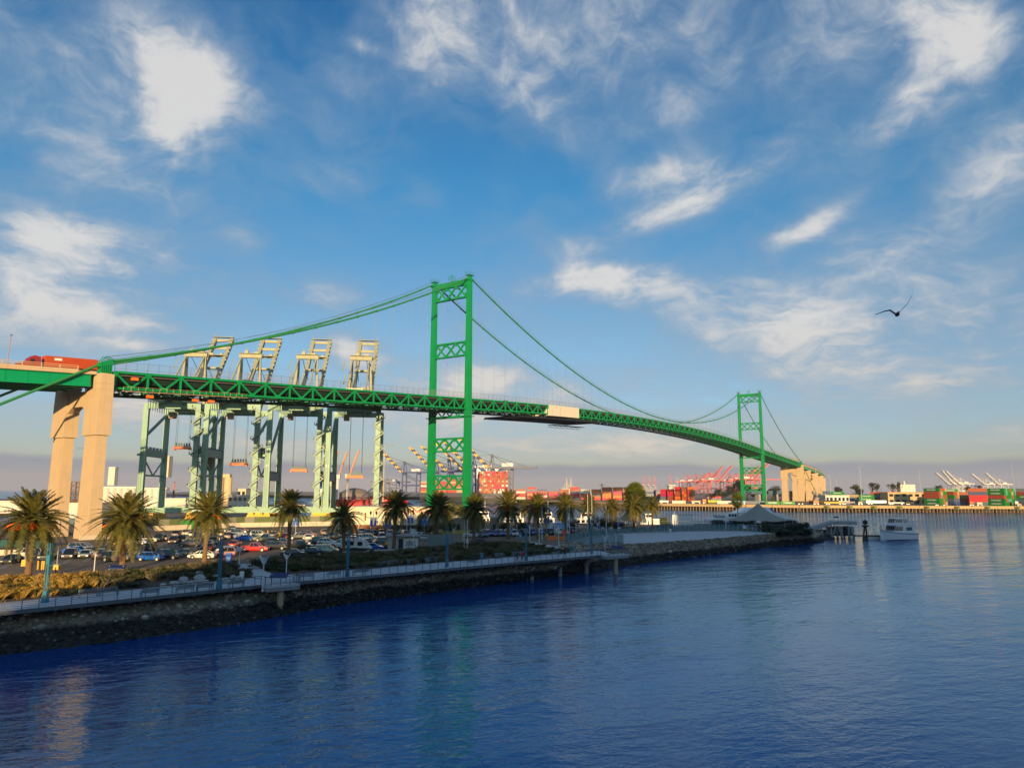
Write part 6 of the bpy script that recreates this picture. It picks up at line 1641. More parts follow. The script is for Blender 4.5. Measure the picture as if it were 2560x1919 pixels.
        for dy in (-.2, .6): lad.beam((-gauge - 1.35, half + dy, 5.5), (-gauge - 1.35, half + dy, 29), .08, .08)
        lad.cbox((-gauge - 1.4, half + 1.2, 26), (1.0, 1.0, .9)); lad.build('ladder', m_main, t)
        for y in (half, -half):
            rl = MB(); rl.beam((-gauge, y, portal + 2.5), (0, y, portal + 2.5), .06, .06)
            for q in range(12): rl.beam((-gauge + q * gauge / 11, y, portal + 1.5), (-gauge + q * gauge / 11, y, portal + 2.5), .06, .06)
            for q in range(5): rl.cbox((-gauge + 3 + q * 4, y, portal + 1.9), (.9, .8, .9))
            rl.build('walkway_rail', M_RAIL, t)
        cb = MB(); cb.tube((-gauge * .45, -half - 1.6, portal - 4), (-gauge * .45, -half - 2.3, portal - 4), 2.9, n=20); cb.build('cable_reel', mat('brown_reel', (.16, .11, .03), .7), t)
        MB().cbox((-gauge * .6, -half - .2, portal + 1.0), (5, 2.4, 3.2)).build('electrical_house', mat('blue_grey_house', (.12, .19, .25), .5), t)
    return t
AZC = YAW - .127
RZC = pi / 2 - AZC
cd = Vector((sin(AZC), cos(AZC), 0))
M_CRANEG = mat('grey_crane_beam', (.24, .24, .27), .55, 0, .08, .2)
for px, dep, port, det, spr, num, lab in [(412, 287, 27, 1, (-9, 29.5), None, 'pale green gantry crane nearest the concrete bridge pier, spreader hanging highest'), (566, 289.5, 27, 1, (-9, 23), None, 'pale green gantry crane with its spreader before the twin silos'),
                                     (726, 292, 17.6, 2, (-9, 20.5), '81', 'pale green gantry crane numbered 81'), (876, 294.5, 17.6, 2, (-9, 18), '80', 'pale green gantry crane closest to the near bridge tower')]:
    crane(lab, AT(px, dep) + cd * 24, RZC, M_CRANE, M_CRANED, detail=det, portal=port, spreader=spr, number=num, group='pale green cranes behind the bridge', mdark=None if det == 1 else M_CRANEG, house=M_WHITES)
M_BCR = mat('slate_blue_crane_paint', (.07, .10, .22), .5, 0, .08, .1); M_GCR = mat('grey_blue_crane_paint', (.16, .18, .23), .5, 0, .08, .1)
for px, dep, lab in [(1010, 1260, 'slate blue crane standing left of the near bridge tower'), (1090, 1190, 'striped-boom crane seen through the left side of the near tower'), (1122, 1150, 'striped-boom crane in the middle of the near tower opening'), (1163, 1090, 'crane whose striped boom crosses behind the tower lattice'), (1184, 1040, 'crane right behind the right tower leg')]:
    crane(lab, AT(px, dep, 5) , RIGHT_AZ + pi - .25, M_BCR, None, 1.0, 26, 9, 41, 60, 58, 43, 30, 0, 20, (mat('boom_yellow', (.75, .44, .05), .5), mat('boom_dark_blue', (.05, .06, .10), .5)), group='blue cranes with yellow striped booms')
crane('large grey crane reaching right of the near tower over the container ship', AT(1230, 960, 5), RIGHT_AZ + pi - .25, M_GCR, None, 1.0, 26, 9, 40, 58, 58, 43, 34, 0, 20, (MATS['boom_yellow'], MATS['boom_dark_blue']), group='blue cranes with yellow striped booms', spreader=(-20, 20))
crane('distant pale crane with white house left of the blue cranes', AT(968, 1500, 5), RIGHT_AZ + pi - .3, M_GCR, None, .9, 26, 9, 30, 38, 40, 2, 30, 0, 18, group='faraway pale cranes')
M_PINK = mat('salmon_red_crane_paint', (.62, .14, .11), .5, 0, .08, .05)
for k, (px, dep, bd, lab) in enumerate([(1722, 2300, 0, 'leftmost low salmon crane behind the red container block'), (1742, 2250, 32, 'salmon crane second from the left'), (1765, 2200, 36, 'salmon crane third from the left'), (1776, 2050, 48, 'salmon crane with its boom pointing up right, third from the trees'),
                                  (1796, 1950, 45, 'salmon crane with raised boom next to the dark trees'), (1826, 2150, 3, 'salmon crane peeking over the dark trees'), (1843, 2100, 4, 'salmon crane just left of the far tower'), (1862, 1900, 42, 'salmon crane crossing the left leg of the far tower'), (1884, 1750, 44, 'largest salmon crane framed by the far tower legs'), (1897, 1800, 0, 'salmon crane with a level boom reaching right of the far tower')]):
    crane(lab, AT(px, dep, 5), RIGHT_AZ + .25, M_PINK, None, .95, 27, 9, 42, 66, 58, bd, 26, 0, 20, group='salmon red cranes near the far tower', m_foot=M_PINK)
for px, dep, lab in [(1611, 3600, 'first of the tiny pale cranes on the horizon'), (1624, 3650, 'second of the tiny pale cranes on the horizon'), (1637, 3700, 'third of the tiny pale cranes on the horizon'), (1676, 3500, 'lone tiny crane over the grey containers')]:
    crane(lab, AT(px, dep, 5), RIGHT_AZ + 1.2, mat('pale_far_crane', (.5, .42, .40), .5), M_PINK, .9, 27, 9, 42, 66, 58, 75, 26, 0, 20, group='tiny pale cranes on the horizon')
for px, dep, bd, lab in [(2402, 1700, 42, 'white crane with raised boom behind the tall green stack, rightmost of three'), (2388, 1750, 48, 'white crane with raised boom, middle of three'), (2376, 1800, 40, 'white crane with raised boom, leftmost of three'), (2466, 1800, 36, 'white crane boom above the blue container'), (2500, 1800, 40, 'white crane above the five-tier green stack')]:
    crane(lab, AT(px, dep, 5), RIGHT_AZ + pi + .2, mat('white_crane_paint', (.68, .66, .60), .5), None, .72, 27, 9, 42, 62, 60, bd, 26, 0, 20, group='white cranes behind the container yard')
# ------------------------------------------------------------------ far shore: quay, ground, containers
FQ = [AT(1150, 1150, 0), AT(1270, 1010, 0), AT(1400, 840, 0), G(1640, 1273, 0), G(1800, 1276, 0), G(2000, 1279, 0), G(2300, 1281, 0), G(2560, 1282.2, 0)]
FQ.append(ext(FQ[-1], FQ[-2], .5))
FZ = 5.2
far = [(p.x, p.y) for p in FQ] + [(2600, -900), (5200, 2500), (3800, 4200), (900, 2600), (AT(1040, 1300).x, AT(1040, 1300).y)]
mb = MB(); nn = len(far)
mb.v = [(x, y, FZ) for x, y in far] ; mb.f = [list(range(nn))]; mb.mi = [0]
mb.build('far_shore_ground', mat('dusty_yard_ground', (.24, .19, .12), .9, 0, .2, .05), kind='structure')
q = T('cargo_quay', 'long weathered concrete quay on dark timber piles across the water', 'quay')
for a, b in zip(FQ[:-1], FQ[1:]):
    n_ = max(1, int((b - a).length / 18)); s = (b - a).normalized(); nv = Vector((s.y, -s.x, 0))
    for k in range(n_):
        p, r = a.lerp(b, k / n_), a.lerp(b, (k + .99) / n_)
        zt = FZ + .25 if DEPTH(p) < 700 else FZ + .25
        MB().beam(p + Vector((0, 0, zt - 1.1)), r + Vector((0, 0, zt - 1.1)), 1.2, 2.2).build('edge_beam', M_DOCK, q)
    if DEPTH(b) < 760:
        for p, d in along([a, b], 2.7):
            j = U(-.25, .25)
            MB().tube(p + Vector((j + nv.x * .1, nv.y * .1, -1)), p + Vector((nv.x * .1, nv.y * .1, 3.3)), .42, n=7).build('pile', M_PILE, q)
        bw = MB()
        for p, d in along([a, b], 3.3): bw.tube(p - nv * 3 + Vector((U(-1, 1), 0, -1)), p - nv * 3 + Vector((0, 0, 4)), .4, n=6)
        o = bw.build('rear_piles', M_WOOD, q, kind='stuff')
        MB().beam(a - nv * 7 + Vector((0, 0, 1.5)), b - nv * 7 + Vector((0, 0, 1.5)), .5, 7).build('quay_back_wall', M_WOOD, q)
        MB().beam(a - nv * 3.5 + Vector((0, 0, FZ - .6)), b - nv * 3.5 + Vector((0, 0, FZ - .6)), 7, .5).build('quay_slab', M_DOCK, q)
for k, px in enumerate((2056, 2112, 2172, 2235, 2301, 2376, 2450, 2524)):
    p = min((x for x in along(FQ[4:], .5)), key=lambda x: abs((x[0] - CAM).dot(HR) / (x[0] - CAM).dot(HF) * FPX + 1280 - px))[0]
    MB().cbox((0, 0, 3.9), (3.0, 3.0, 2.4), RIGHT_AZ + .5).build('fender_panel', mat('moss_green_fender', (.16, .19, .07), .9), q, loc=p - HF * 1.2)
# containers
def cont_mesh(L):
    m = MB(); W2 = 1.22; H = 2.62
    m.box(-L / 2 + .06, L / 2 - .06, -W2 + .06, W2 - .06, .08, H - .03)
    for x in (-L / 2 + .08, L / 2 - .08):
        for y in (-W2 + .08, W2 - .08): m.cbox((x, y, H / 2), (.16, .16, H))
    for y in (-W2 + .06, W2 - .06):
        for z in (.07, H - .06): m.cbox((0, y, z), (L - .32, .12, .13))
    for x in (-L / 2 + .06, L / 2 - .06):
        for z in (.07, H - .06): m.cbox((x, 0, z), (.12, 2.1, .13))
    n_ = int(L / .8)
    for k in range(n_):
        for y in (-W2 + .05, W2 - .05): m.cbox((-L / 2 + .5 + k * (L - 1) / (n_ - 1), y, H / 2), (.36, .06, H - .3))
    for k in range(4):
        for x in (-L / 2 + .04, L / 2 - .04): m.cbox((x, -.9 + k * .6, H / 2), (.06, .08, H - .3))
    return m.mesh('container', M_CONT)
C40, C20 = cont_mesh(12.19), cont_mesh(6.06)
CC = {'green': (.005, .22, .015), 'rust': (.36, .075, .025), 'red': (.52, .018, .018), 'orange': (.65, .17, .02), 'blue': (.05, .08, .20), 'slate': (.10, .15, .20), 'white': (.62, .60, .55), 'magenta': (.50, .02, .10), 'maroon': (.22, .02, .025), 'tan': (.42, .32, .18), 'teal': (.10, .30, .22), 'brick': (.40, .10, .045), 'grey': (.22, .23, .25)}
LOGO = fontmesh('lettering', 'EVERGREEN', 1.35, M_WHITE, .01, 0, .03)
NC = [0]
def stack(px, depth, tiers, label_at, rz=RIGHT_AZ, mesh=None, deep=1, z=None, grp='stacked shipping containers', sc=1.0):
    "tiers: list of colours from the bottom up; deep: copies behind the first, along the local y axis"
    b = AT(px, depth, FZ) if z is None else AT(px, depth, z)
    for r in range(deep):
        ofs = Vector((-sin(rz), cos(rz), 0)) * 2.52 * r * sc
        for k, c in enumerate(tiers if r == 0 else tiers[:max(1, len(tiers))]):
            if r: c = random.choice(('green', 'green', 'tan', 'teal', 'brick', 'rust')) if c in ('green', 'rust', 'brick') else c
            tier = "bottom" if k == 0 else ORD[k + 1] + " tier"
            lab = f'{c} shipping container, {tier} of {label_at}' if r == 0 else f'{c} shipping container, {tier}, {ORD[r]} of those seen end-on right of {label_at}'
            o = O('shipping_container', mesh or C40, None, b + ofs + Vector((0, 0, .02 + k * 2.64 * sc)), (0, 0, rz), tuple(v * U(.85, 1.15) for v in CC[c]), lab, 'container', grp, scale=sc)
            if c == 'green' and r == 0 and mesh is not C20: O('lettering', LOGO, o, (0, -1.24, 1.35), (pi / 2, 0, 0))
            NC[0] += 1
random.seed(9)
SKEW = RIGHT_AZ - .12; TURN = RIGHT_AZ - 1.10; FACE = RIGHT_AZ - .52
stack(2494, 612, ['green', 'green', 'rust', 'green', 'green'], "the tallest stack", TURN, deep=6, sc=1.09)
stack(2447, 622, ['slate', 'red', 'red', 'blue', 'rust'], "the red stack", FACE, deep=2, sc=1.09)
stack(2333, 622, ['green', 'green', 'rust', 'rust', 'green'], "the office-side stack", TURN, deep=4, sc=1.09)
stack(2359, 628, ['slate', 'rust', 'green'], "the short stack", FACE, C20, deep=1, sc=1.09)
stack(2379, 628, ['blue', 'slate', 'green', 'rust'], "the narrow stack", TURN, C20, deep=3, sc=1.09)
stack(2418, 634, ['slate', 'rust', 'green'], "the low stack", FACE, deep=2, sc=1.09)
stack(2566, 620, ['slate', 'slate', 'green', 'rust', 'grey'], "the edge stack", TURN, deep=3, sc=1.09)
stack(2408, 690, ['blue', 'brick', 'brick', 'brick'], 'the row behind the narrow stack', FACE, sc=1.05); stack(2378, 690, ['brick', 'blue', 'tan', 'brick', 'green'], 'the second row behind the low stack', FACE, sc=1.05)
stack(2308, 720, ['brick'] * 4, "the brick row's right end", FACE, sc=1.05); stack(2276, 722, ['brick'] * 4, "the brick row's middle", FACE, sc=1.05); stack(2246, 724, ['brick'] * 4, "the brick row's left end", FACE, sc=1.05)
stack(2196, 690, ['slate', 'red', 'teal', 'rust'], 'the stack left of the tan office', FACE, sc=1.05); stack(2224, 694, ['red', 'rust', 'rust', 'red'], 'the red stack left of the tan office', FACE, sc=1.05)
stack(2168, 690, ['slate', 'green', 'green'], 'the green pair behind the light mast', FACE, sc=1.05); stack(2095, 760, ['slate', 'green', 'green', 'green'], 'the green stack behind the low white office', FACE, sc=1.05); stack(2130, 740, ['slate', 'slate', 'tan'], 'the tan-topped stack near the trees', FACE, sc=1.05)
stack(1931, 640, ['green'], 'the pair on the quay under the bridge, left one', SKEW); stack(1969, 640, ['green'], 'the pair on the quay under the bridge, right one', SKEW)
stack(1868, 650, ['slate'], 'the low row left of the far tower, first', SKEW); stack(1889, 652, ['slate'], 'the low row left of the far tower, second', SKEW); stack(1907, 652, ['slate'], 'the low row left of the far tower, third', SKEW); stack(1810, 655, ['white'], 'the quay edge right of the lime tank', SKEW); stack(1697, 672, ['white'], 'the quay edge below the red block', SKEW)
stack(1790, 900, ['slate', 'red'], 'the lone red one before the dark trees', SKEW)
# long block of reds behind the palms
def mix(*w): return random.choices([a for a, _ in w], [b for _, b in w])[0]
for c in range(17):
    px = 1275 + c * 27.0; n_ = [5, 5, 6, 5, 4, 5, 6, 5, 5, 6, 6, 6, 5, 5, 5, 3, 4][c]; dep = 985 - c * 9
    tiers = [mix(('red', 3), ('rust', 4), ('brick', 3), ('orange', 2), ('white', 1), ('blue', 1), ('magenta', 1.2), ('tan', .8), ('slate', 1)) for _ in range(n_)]
    if c in (13, 14): tiers = ['slate', 'slate', 'grey', 'blue', 'grey'][:n_] if c == 13 else ['tan', 'blue', 'orange', 'grey', 'slate'][:n_]
    stack(px, dep, tiers, f'the {ORD[c + 1]} red stack along the far basin', RIGHT_AZ + .05)
for c in range(4):
    tiers = [['grey', 'slate', 'magenta', 'magenta', 'red'], ['rust', 'rust', 'magenta', 'red', 'maroon'], ['rust', 'orange', 'rust', 'rust', 'maroon', 'red'], ['orange', 'rust', 'rust', 'orange', 'rust', 'rust']][c]
    stack(1660 + c * 18, 800, tiers, f'the crimson block left of the salmon cranes, {ORD[c + 1]} stack', RIGHT_AZ + .9)
stack(1715, 800, ['brick', 'rust', 'orange', 'rust', 'brick', 'slate'], 'the crimson block, brick end', RIGHT_AZ + .9); stack(1728, 800, ['rust', 'brick', 'rust', 'magenta', 'rust', 'orange'], 'the crimson block, last stack', RIGHT_AZ + .9)
# quay clutter: trailers, tank, yellow frames, forklift
def chassis(px, dep, label, m_, L=9.0, h=1.5, name='flatbed_trailer', cat='trailer'):
    t = T(name, label, cat, AT(px, dep, FZ), SKEW); MB().box(-L / 2, L / 2, -1.2, 1.2, 1.0, 1.2).build('bed', M_BLACK, t); MB().box(-L / 2 + .4, L / 2 - .4, -1.1, 1.1, 1.2, 1.2 + h).build('load', m_, t); wheel_parts(t, (-L * .35, -L * .22, L * .35), 2.4, .5)
for px, dep, lab, m_, L, h in [(1850, 640, 'low trailer with pale blue load behind the fan palm', mat('pale_blue_cover', (.22, .42, .66)), 10, 1.7), (2040, 632, 'red-orange machine on the quay under the bridge', M_ORNG, 5, 2.2), (2083, 630, 'row of yellow frames on the quay', M_YELL, 16, 1.2), (2020, 640, 'long flatbed loaded with brown pipe', M_WOOD, 22, 1.6),
                               (2120, 640, 'flatbed with grey bundles right of the yellow frames', M_CONCG, 12, 1.5), (2350, 610, 'empty trailer at the quay edge by the green stack', M_BLACK, 9, .3), (2428, 606, 'bright red box on the quay before the red stack', mat('signal_red_paint', (.75, .07, .02)), 3.4, 2.2), (2448, 606, 'tan crate pile on the quay', M_BARRIER, 5, 1.6), (2541, 604, 'white booth at the right end of the quay', M_WHITE, 3, 2.6), (2547, 602, 'low yellow machine at the right end of the quay', M_YELL, 3.5, .6),
                               (1660, 672, 'white trailer low on the quay left end', M_WHITE, 9, 1.4), (1740, 668, 'pale trailer on the quay below the crimson block', M_BARRIER, 9, 1.4), (2150, 628, 'cream ramp box beside the light mast', M_BARRIER, 4, 1.4), (2240, 640, 'row of parked white vans before the tan office', M_WHITE, 14, 1.0), (2280, 642, 'dark parked trucks before the tan office', M_BLACK, 12, 1.2), (2190, 650, 'stacked steel chassis left of the tan office', M_STEEL, 18, 2.4), (2060, 655, 'long dark stack of chassis behind the yellow frames', M_WOOD, 26, 2.2)]:
    chassis(px, dep, lab, m_, L, h)
t = T('container_handler', 'orange-red container handler on the quay left of the lime tank', 'forklift', AT(1765, 662, FZ), SKEW); MB().cbox((-1.5, 0, 2.4), (3, 2.6, 3.4)).build('body', M_ORNG, t); MB().cbox((2, 0, 3.6), (.6, 2.2, 6.0)).build('mast', M_ORNG, t); MB().cbox((-1.5, 0, 4.8), (2, 2, 1.4)).build('cab', M_GLASSD, t); wheel_parts(t, (-2.2, 1.6), 2.6, .7)
t = T('tank_container', 'lime green tank lying on the quay', 'tank', AT(1787, 657, FZ), SKEW); MB().tube((-6, 0, 2.1), (6, 0, 2.1), 1.5, n=14).build('barrel', mat('lime_paint', (.45, .48, .05), .5), t); MB().box(-5, 5, -1.2, 1.2, 0, .8).build('cradle', M_BLACK, t)
# buildings of the far yard
def block(px0, px1, y_top, dep, label, m_, name='warehouse', floors=1, bays=5, z=FZ, deepm=14, win=True, cat='building', roofm=None):
    w = (px1 - px0) / FPX * dep; b = AT((px0 + px1) / 2, dep, z); h = ZAT((px0 + px1) / 2, y_top, dep) - z
    t = T(name, label, cat, b, RIGHT_AZ); MB().box(-w / 2, w / 2, 0, deepm, 0, h).build('wall', m_, t)
    MB().box(-w / 2 - .3, w / 2 + .3, -.4, deepm + .3, h, h + .35).build('roof', roofm or m_, t)
    if win:
        fh = h / floors; bw_ = w / bays
        for f in range(floors):
            for k in range(bays):
                x = -w / 2 + (k + .5) * bw_
                fr = MB().box(x - bw_ * .34, x + bw_ * .34, -.16, .0, f * fh + fh * .28, f * fh + fh * .8).build('window', M_WHITE if floors == 1 else m_, t)
                MB().box(x - bw_ * .30, x + bw_ * .30, -.19, -.162, f * fh + fh * .33, f * fh + fh * .76).build('pane', M_GLASSD, fr)
    return t
block(2222, 2318, 1231, 668, 'two-storey tan office with dark window bays on the far quay', mat('tan_plaster', (.55, .40, .20), .8), 'yard_office', 2, 6)
block(2318, 2332, 1231, 664, 'taller tan stair block at the right end of the office', MATS['tan_plaster'], 'stair_block', 2, 1)
block(2065, 2124, 1238, 690, 'low white office with six windows beside the last bridge pier', M_WHITES, 'yard_office', 1, 6)
t = block(2253, 2290, 1211, 1500, 'distant cream building with a small spire above the red containers', M_WHITES, 'city_hall', 1, 4, win=False); MB().frustum(10, 4, 4, 34, 1, 1, -4, 6).build('spire', M_WHITES, t)
for px0, px1, y, dep, lab in [(1405, 1428, 1222, 2400, 'pale warehouse under the unfinished bridge towers'), (1545, 1575, 1222, 3200, 'faint pale city blocks left of the bright palm'), (1585, 1600, 1214, 3300, 'faint tall pale block behind the bright palm'), (1673, 1690, 1212, 2600, 'pale tower block over the grey containers'), (1468, 1500, 1225, 2300, 'pale shed behind the lattice pylon'), (1240, 1275, 1228, 2200, 'low pale sheds right of the container ship')]:
    block(px0, px1, y, dep, lab, M_WHITES, 'distant_building', 3, 5, deepm=30)
# unfinished cable-stayed bridge far away
t = T('cable_stayed_bridge', 'hazy pale bridge with two masts and cable fans on the horizon', 'bridge', AT(1420, 5200, 5), RIGHT_AZ + .9)
t.scale = (.62, .62, .72)
for x in (-25, 60):
    MB().frustum(0, 6, 6, 150, 2.2, 2.2, x, 0).build('mast', mat('pale_mast_concrete', (.62, .55, .46), .8), t)
    m = MB()
    for k in range(8):
        for s in (-1, 1): m.beam((x, 0, 140 - k * 9), (x + s * (30 + k * 16), 0, 42), .9, .9)
    m.build('stay_cable', M_WHITES, t, kind='stuff')
MB().box(-120, 150, -8, 8, 38, 42).build('deck', MATS['pale_mast_concrete'], t)
# viaduct glimpsed between the east piers
t = T('viaduct', 'low blue-grey steel viaduct glimpsed between the tan piers', 'bridge', AT(1975, 900, FZ), RIGHT_AZ + .5)
MB().box(-70, 70, -4, 4, 8, 12).build('girder', mat('blue_grey_steel', (.07, .13, .18), .6), t)
for x in (-55, -25, 5, 35): MB().box(x - 1.5, x + 1.5, -3, 3, 0, 8).build('pier', M_CONCG, t)
# lattice pylon and high masts
t = T('lattice_pylon', 'dark lattice pylon above the red containers', 'pylon', AT(1505, 940, FZ), RIGHT_AZ)
m = MB(); H_ = ZAT(1505, 1208, 940) - FZ
for sx in (-1, 1):
    for sy in (-1, 1): m.beam((sx * 1.8, sy * 1.8, 0), (sx * .6, sy * .6, H_), .3, .3)
for k in range(8): z = H_ * k / 8; a = 1.8 - 1.2 * k / 8; m.beam((-a, -a, z), (a, -a, z + H_ / 8), .2, .2); m.beam((a, a, z), (-a, a, z + H_ / 8), .2, .2)
m.build('lattice', M_BLACK, t); MB().cbox((0, 0, H_ - 2), (8, .4, .5)).build('crossarm', M_BLACK, t)
def mast(px, y_top, dep, label, z=FZ, heads=1.0, r=.28, m_=None):
    b = AT(px, dep, z); h = ZAT(px, y_top, dep) - z; t = T('light_mast', label, 'light mast', b, RIGHT_AZ, 'tall light masts over the harbour')
    MB().tube((0, 0, 0), (0, 0, h), r, r * .5, 7).build('pole', m_ or M_STEEL, t)
    m = MB(); w = 3.2 * heads; m.beam((-w, 0, h), (w, 0, h), .16, .16)
    for k in (-1, -.45, .45, 1): m.cbox((w * k, 0, h + .15), (.9, .7, .35))
    m.build('lamp_head', M_RAIL, t)
for px, y, dep, lab in [(2155, 1167, 640, 'tall white mast on the quay left of the tan office'), (2243, 1186, 900, 'mast with a square lamp bank above the red row'), (2304, 1174, 720, 'mast rising behind the tan office'), (2226, 1197, 1200, 'faint mast left of the spire building'), (2276, 1199, 1250, 'faint mast over the spire building'), (2372, 1187, 1000, 'faint mast above the white cranes'),
                        (2436, 1190, 1100, 'faint mast left of the dark square mast'), (2470, 1192, 850, 'short dark mast with a square lamp bank'), (2492, 1177, 800, 'mast above the tallest green stack'), (2538, 1154, 640, 'bright white mast right of the tallest green stack'), (2549, 1186, 800, 'dark mast at the right edge'), (1694, 1194, 1100, 'mast above the crimson container block'), (1702, 1200, 1250, 'faint second mast above the crimson block'), (2078, 1187, 900, 'thin mast right of the last bridge pier'), (2094, 1200, 1100, 'faint mast near the leftmost yard tree')]:
    mast(px, y, dep, lab)
mast(1917, 1208, 640, 'thin pole just right of the far tower', heads=.1, r=.14); mast(2044, 1172, 655, 'white pole in front of the curving approach', heads=.1, r=.2)
mast(956, 1113, 300, 'tall cream mast with four floodlights right of the last green crane', GZ, .9, .22, M_BARRIER); mast(201, 1121, 420, 'mast glimpsed between the two concrete columns', GZ, 1.4, .2)
# trees of the far shore
for px, dep, cy, rw, rh, kd, lab in [(1795, 880, 1232, 12, 12, 'D', 'dark conical tree right of the crimson block'), (1830, 960, 1224, 18, 16, 'D', 'dark tree mass left of the far tower'), (1850, 950, 1216, 17, 20, 'D', 'tallest dark tree left of the far tower'), (1868, 930, 1226, 14, 16, 'D', 'brownish tree touching the left leg of the far tower'), (1884, 920, 1232, 14, 12, 'D', 'tree between the legs of the far tower'),
                                     (1905, 920, 1230, 12, 14, 'D', 'tree inside the right leg of the far tower'), (1938, 900, 1229, 17, 16, 'D', 'olive tree right of the far tower'), (1815, 900, 1236, 14, 9, 'D', 'low dark tree under the salmon cranes'), (2098, 820, 1228, 13, 13, 'D', 'tree left of the tan-topped stack'), (2140, 800, 1221, 14, 11, 'D', 'tree above the tan-topped stack'), (2150, 790, 1230, 12, 9, 'D', 'low tree under the white mast'),
                                     (2184, 860, 1213, 10, 8, 'D', 'round-headed tree above the rust stack'), (2194, 850, 1217, 9, 8, 'D', 'smaller tree beside the round-headed one'), (2233, 840, 1217, 10, 9, 'D', 'dark tree left of the spire building'), (2248, 840, 1212, 6, 9, 'D', 'narrow tree touching the spire building'), (2350, 900, 1217, 9, 5, 'D', 'tree top behind the green and rust stack'), (2420, 900, 1220, 9, 6, 'D', 'tree top behind the low stack'), (1790, 1000, 1238, 30, 6, 'D', 'dark hedge line under the salmon cranes'), (1732, 790, 1233, 6, 12, 'D', 'thin dark tree at the end of the crimson block'), (2450, 900, 1217, 8, 5, 'D', 'tree top behind the blue container')]:
    tree(px, dep, cy, rw, rh, lab, kd, FZ, group='trees on the far shore')
for px, dep, cy in ((1934, 655, 1247), (1916, 660, 1252)):
    tree(px, dep, cy, 5, 9, 'feathery green bush at the foot of the far tower' if px < 1930 else 'taller feathery green bush right of the far tower', 'L', FZ, 'wispy_bush', 'bush', False, group='wispy bushes by the far tower')
# ------------------------------------------------------------------ ships in the far basin
def islmat(name, stops):
    m = bpy.data.materials.new(name); m.use_nodes = True; N = NT(m.node_tree); p = m.node_tree.nodes['Principled BSDF']
    N.set(p.inputs['Base Color'], N.ramp(N.n('ShaderNodeNewGeometry').outputs['Random Per Island'], stops, 'CONSTANT')); p.inputs['Roughness'].default_value = .6; return m
M_DECKC_ = islmat('mixed_container_paint', [(0, CC['rust']), (.28, CC['brick']), (.46, CC['red']), (.58, CC['orange']), (.70, CC['magenta']), (.76, CC['tan']), (.86, CC['white']), (.92, CC['maroon']), (.97, CC['blue'])])
def hull(name, label, loc, rz, L, Wd, zd, m_low, m_up, bow=.12):
    t = T(name, label, 'ship', loc, rz)
    for part, z0, z1, mm in (('hull', -1.0, zd * .55, m_low), ('upper_hull', zd * .55, zd, m_up)):
        m = MB(); rings = []
        for z in (z0, z1):
            k = .8 + .2 * (z / zd)
            rings.append([(-L / 2, -Wd / 2 * .9 * k, z), (-L * .42, -Wd / 2 * k, z), (L * .34, -Wd / 2 * k, z), (L * .45, -Wd * .26 * k, z), (L / 2 + z * .15, 0, z), (L * .45, Wd * .26 * k, z), (L * .34, Wd / 2 * k, z), (-L * .42, Wd / 2 * k, z), (-L / 2, Wd / 2 * .9 * k, z)])
        m.loft(rings); m.build(part, mm, t)
    return t
def box_ship(px, dep, rz, label, L, Wd, zd, bays, tall, seed):
    sh = hull('container_ship', label, AT(px, dep, 0), rz, L, Wd, zd, M_BLACK, mat('dark_grey_hull', (.06, .065, .08), .5))
    m = MB(); random.seed(seed); nc = int(Wd / 2.6)
    for bx in range(bays):
        for c in range(nc):
            for r in range(tall[bx % len(tall)] - (1 if R() < .18 else 0)):
                if 0 < c < nc - 1 and r < tall[bx % len(tall)] - 3 and 0 < bx < bays - 1: continue
                x = -L * .44 + bx * 13.2; y = -Wd / 2 + 1.5 + c * 2.6; z = zd + .2 + r * 2.75
                m.box(x - 6.1, x + 6.1, y - 1.2, y + 1.2, z, z + 2.6)
    m.build('container_stack', M_DECKC_, sh, kind='stuff')
    MB().box(L * .28, L * .33, -Wd * .42, Wd * .42, zd, zd + 34).build('accommodation_block', M_WHITE, sh)
    return sh
box_ship(1224, 980, RIGHT_AZ + pi / 2 + .12, 'container ship seen end-on, stacked high with red and orange boxes', 110, 37, 13, 3, [10, 10, 9], 3)
box_ship(1150, 1100, RIGHT_AZ + .1, 'container ship lying side-on behind the near tower with a dark grey hull', 120, 30, 13, 6, [6, 7, 6, 8, 7, 6], 4)
ship = hull('tanker', 'black and red ship with white superstructure behind the green cranes', AT(905, 520, 0), RIGHT_AZ + .12, 62, 16, 9, M_BLACK, M_RED)
MB().box(-30, 28, -7, 7, 9, 9.8).build('deck', M_RED, ship); MB().box(-30, -18, -7, 7, 9.8, 17).build('accommodation_block', M_WHITE, ship); MB().box(-27, -21, -8, 8, 17, 19.5).build('bridge_wing', M_WHITE, ship); MB().frustum(17, 2.6, 3, 24, 2, 2.4, -30, 0).build('funnel', M_BLUE, ship)
m = MB()
for k in range(9): m.tube((-14 + k * 4.6, -3, 9.8), (-14 + k * 4.6, -3, 11.2 + (k % 3) * .8), .5, n=6)
m.beam((-15, 2, 11), (26, 2, 11), .8, .6); m.build('deck_pipes', M_RED, ship); MB().beam((0, 0, 12), (9, 0, 19.5), .9, .9).build('deck_crane', M_BARRIER, ship)
t = T('storage_dome', 'grey-brown storage dome behind the red ship', 'building', AT(886, 760, 4), 0); m = MB(); m.loft([[(cos(k * pi / 12) * r, sin(k * pi / 12) * r, z) for k in range(24)] for r, z in ((17, 0), (17, 4), (15.5, 9), (11, 12.5), (5, 14.2), (.5, 14.6))]); m.build('dome', mat('grey_brown_roof', (.20, .16, .14), .8), t)
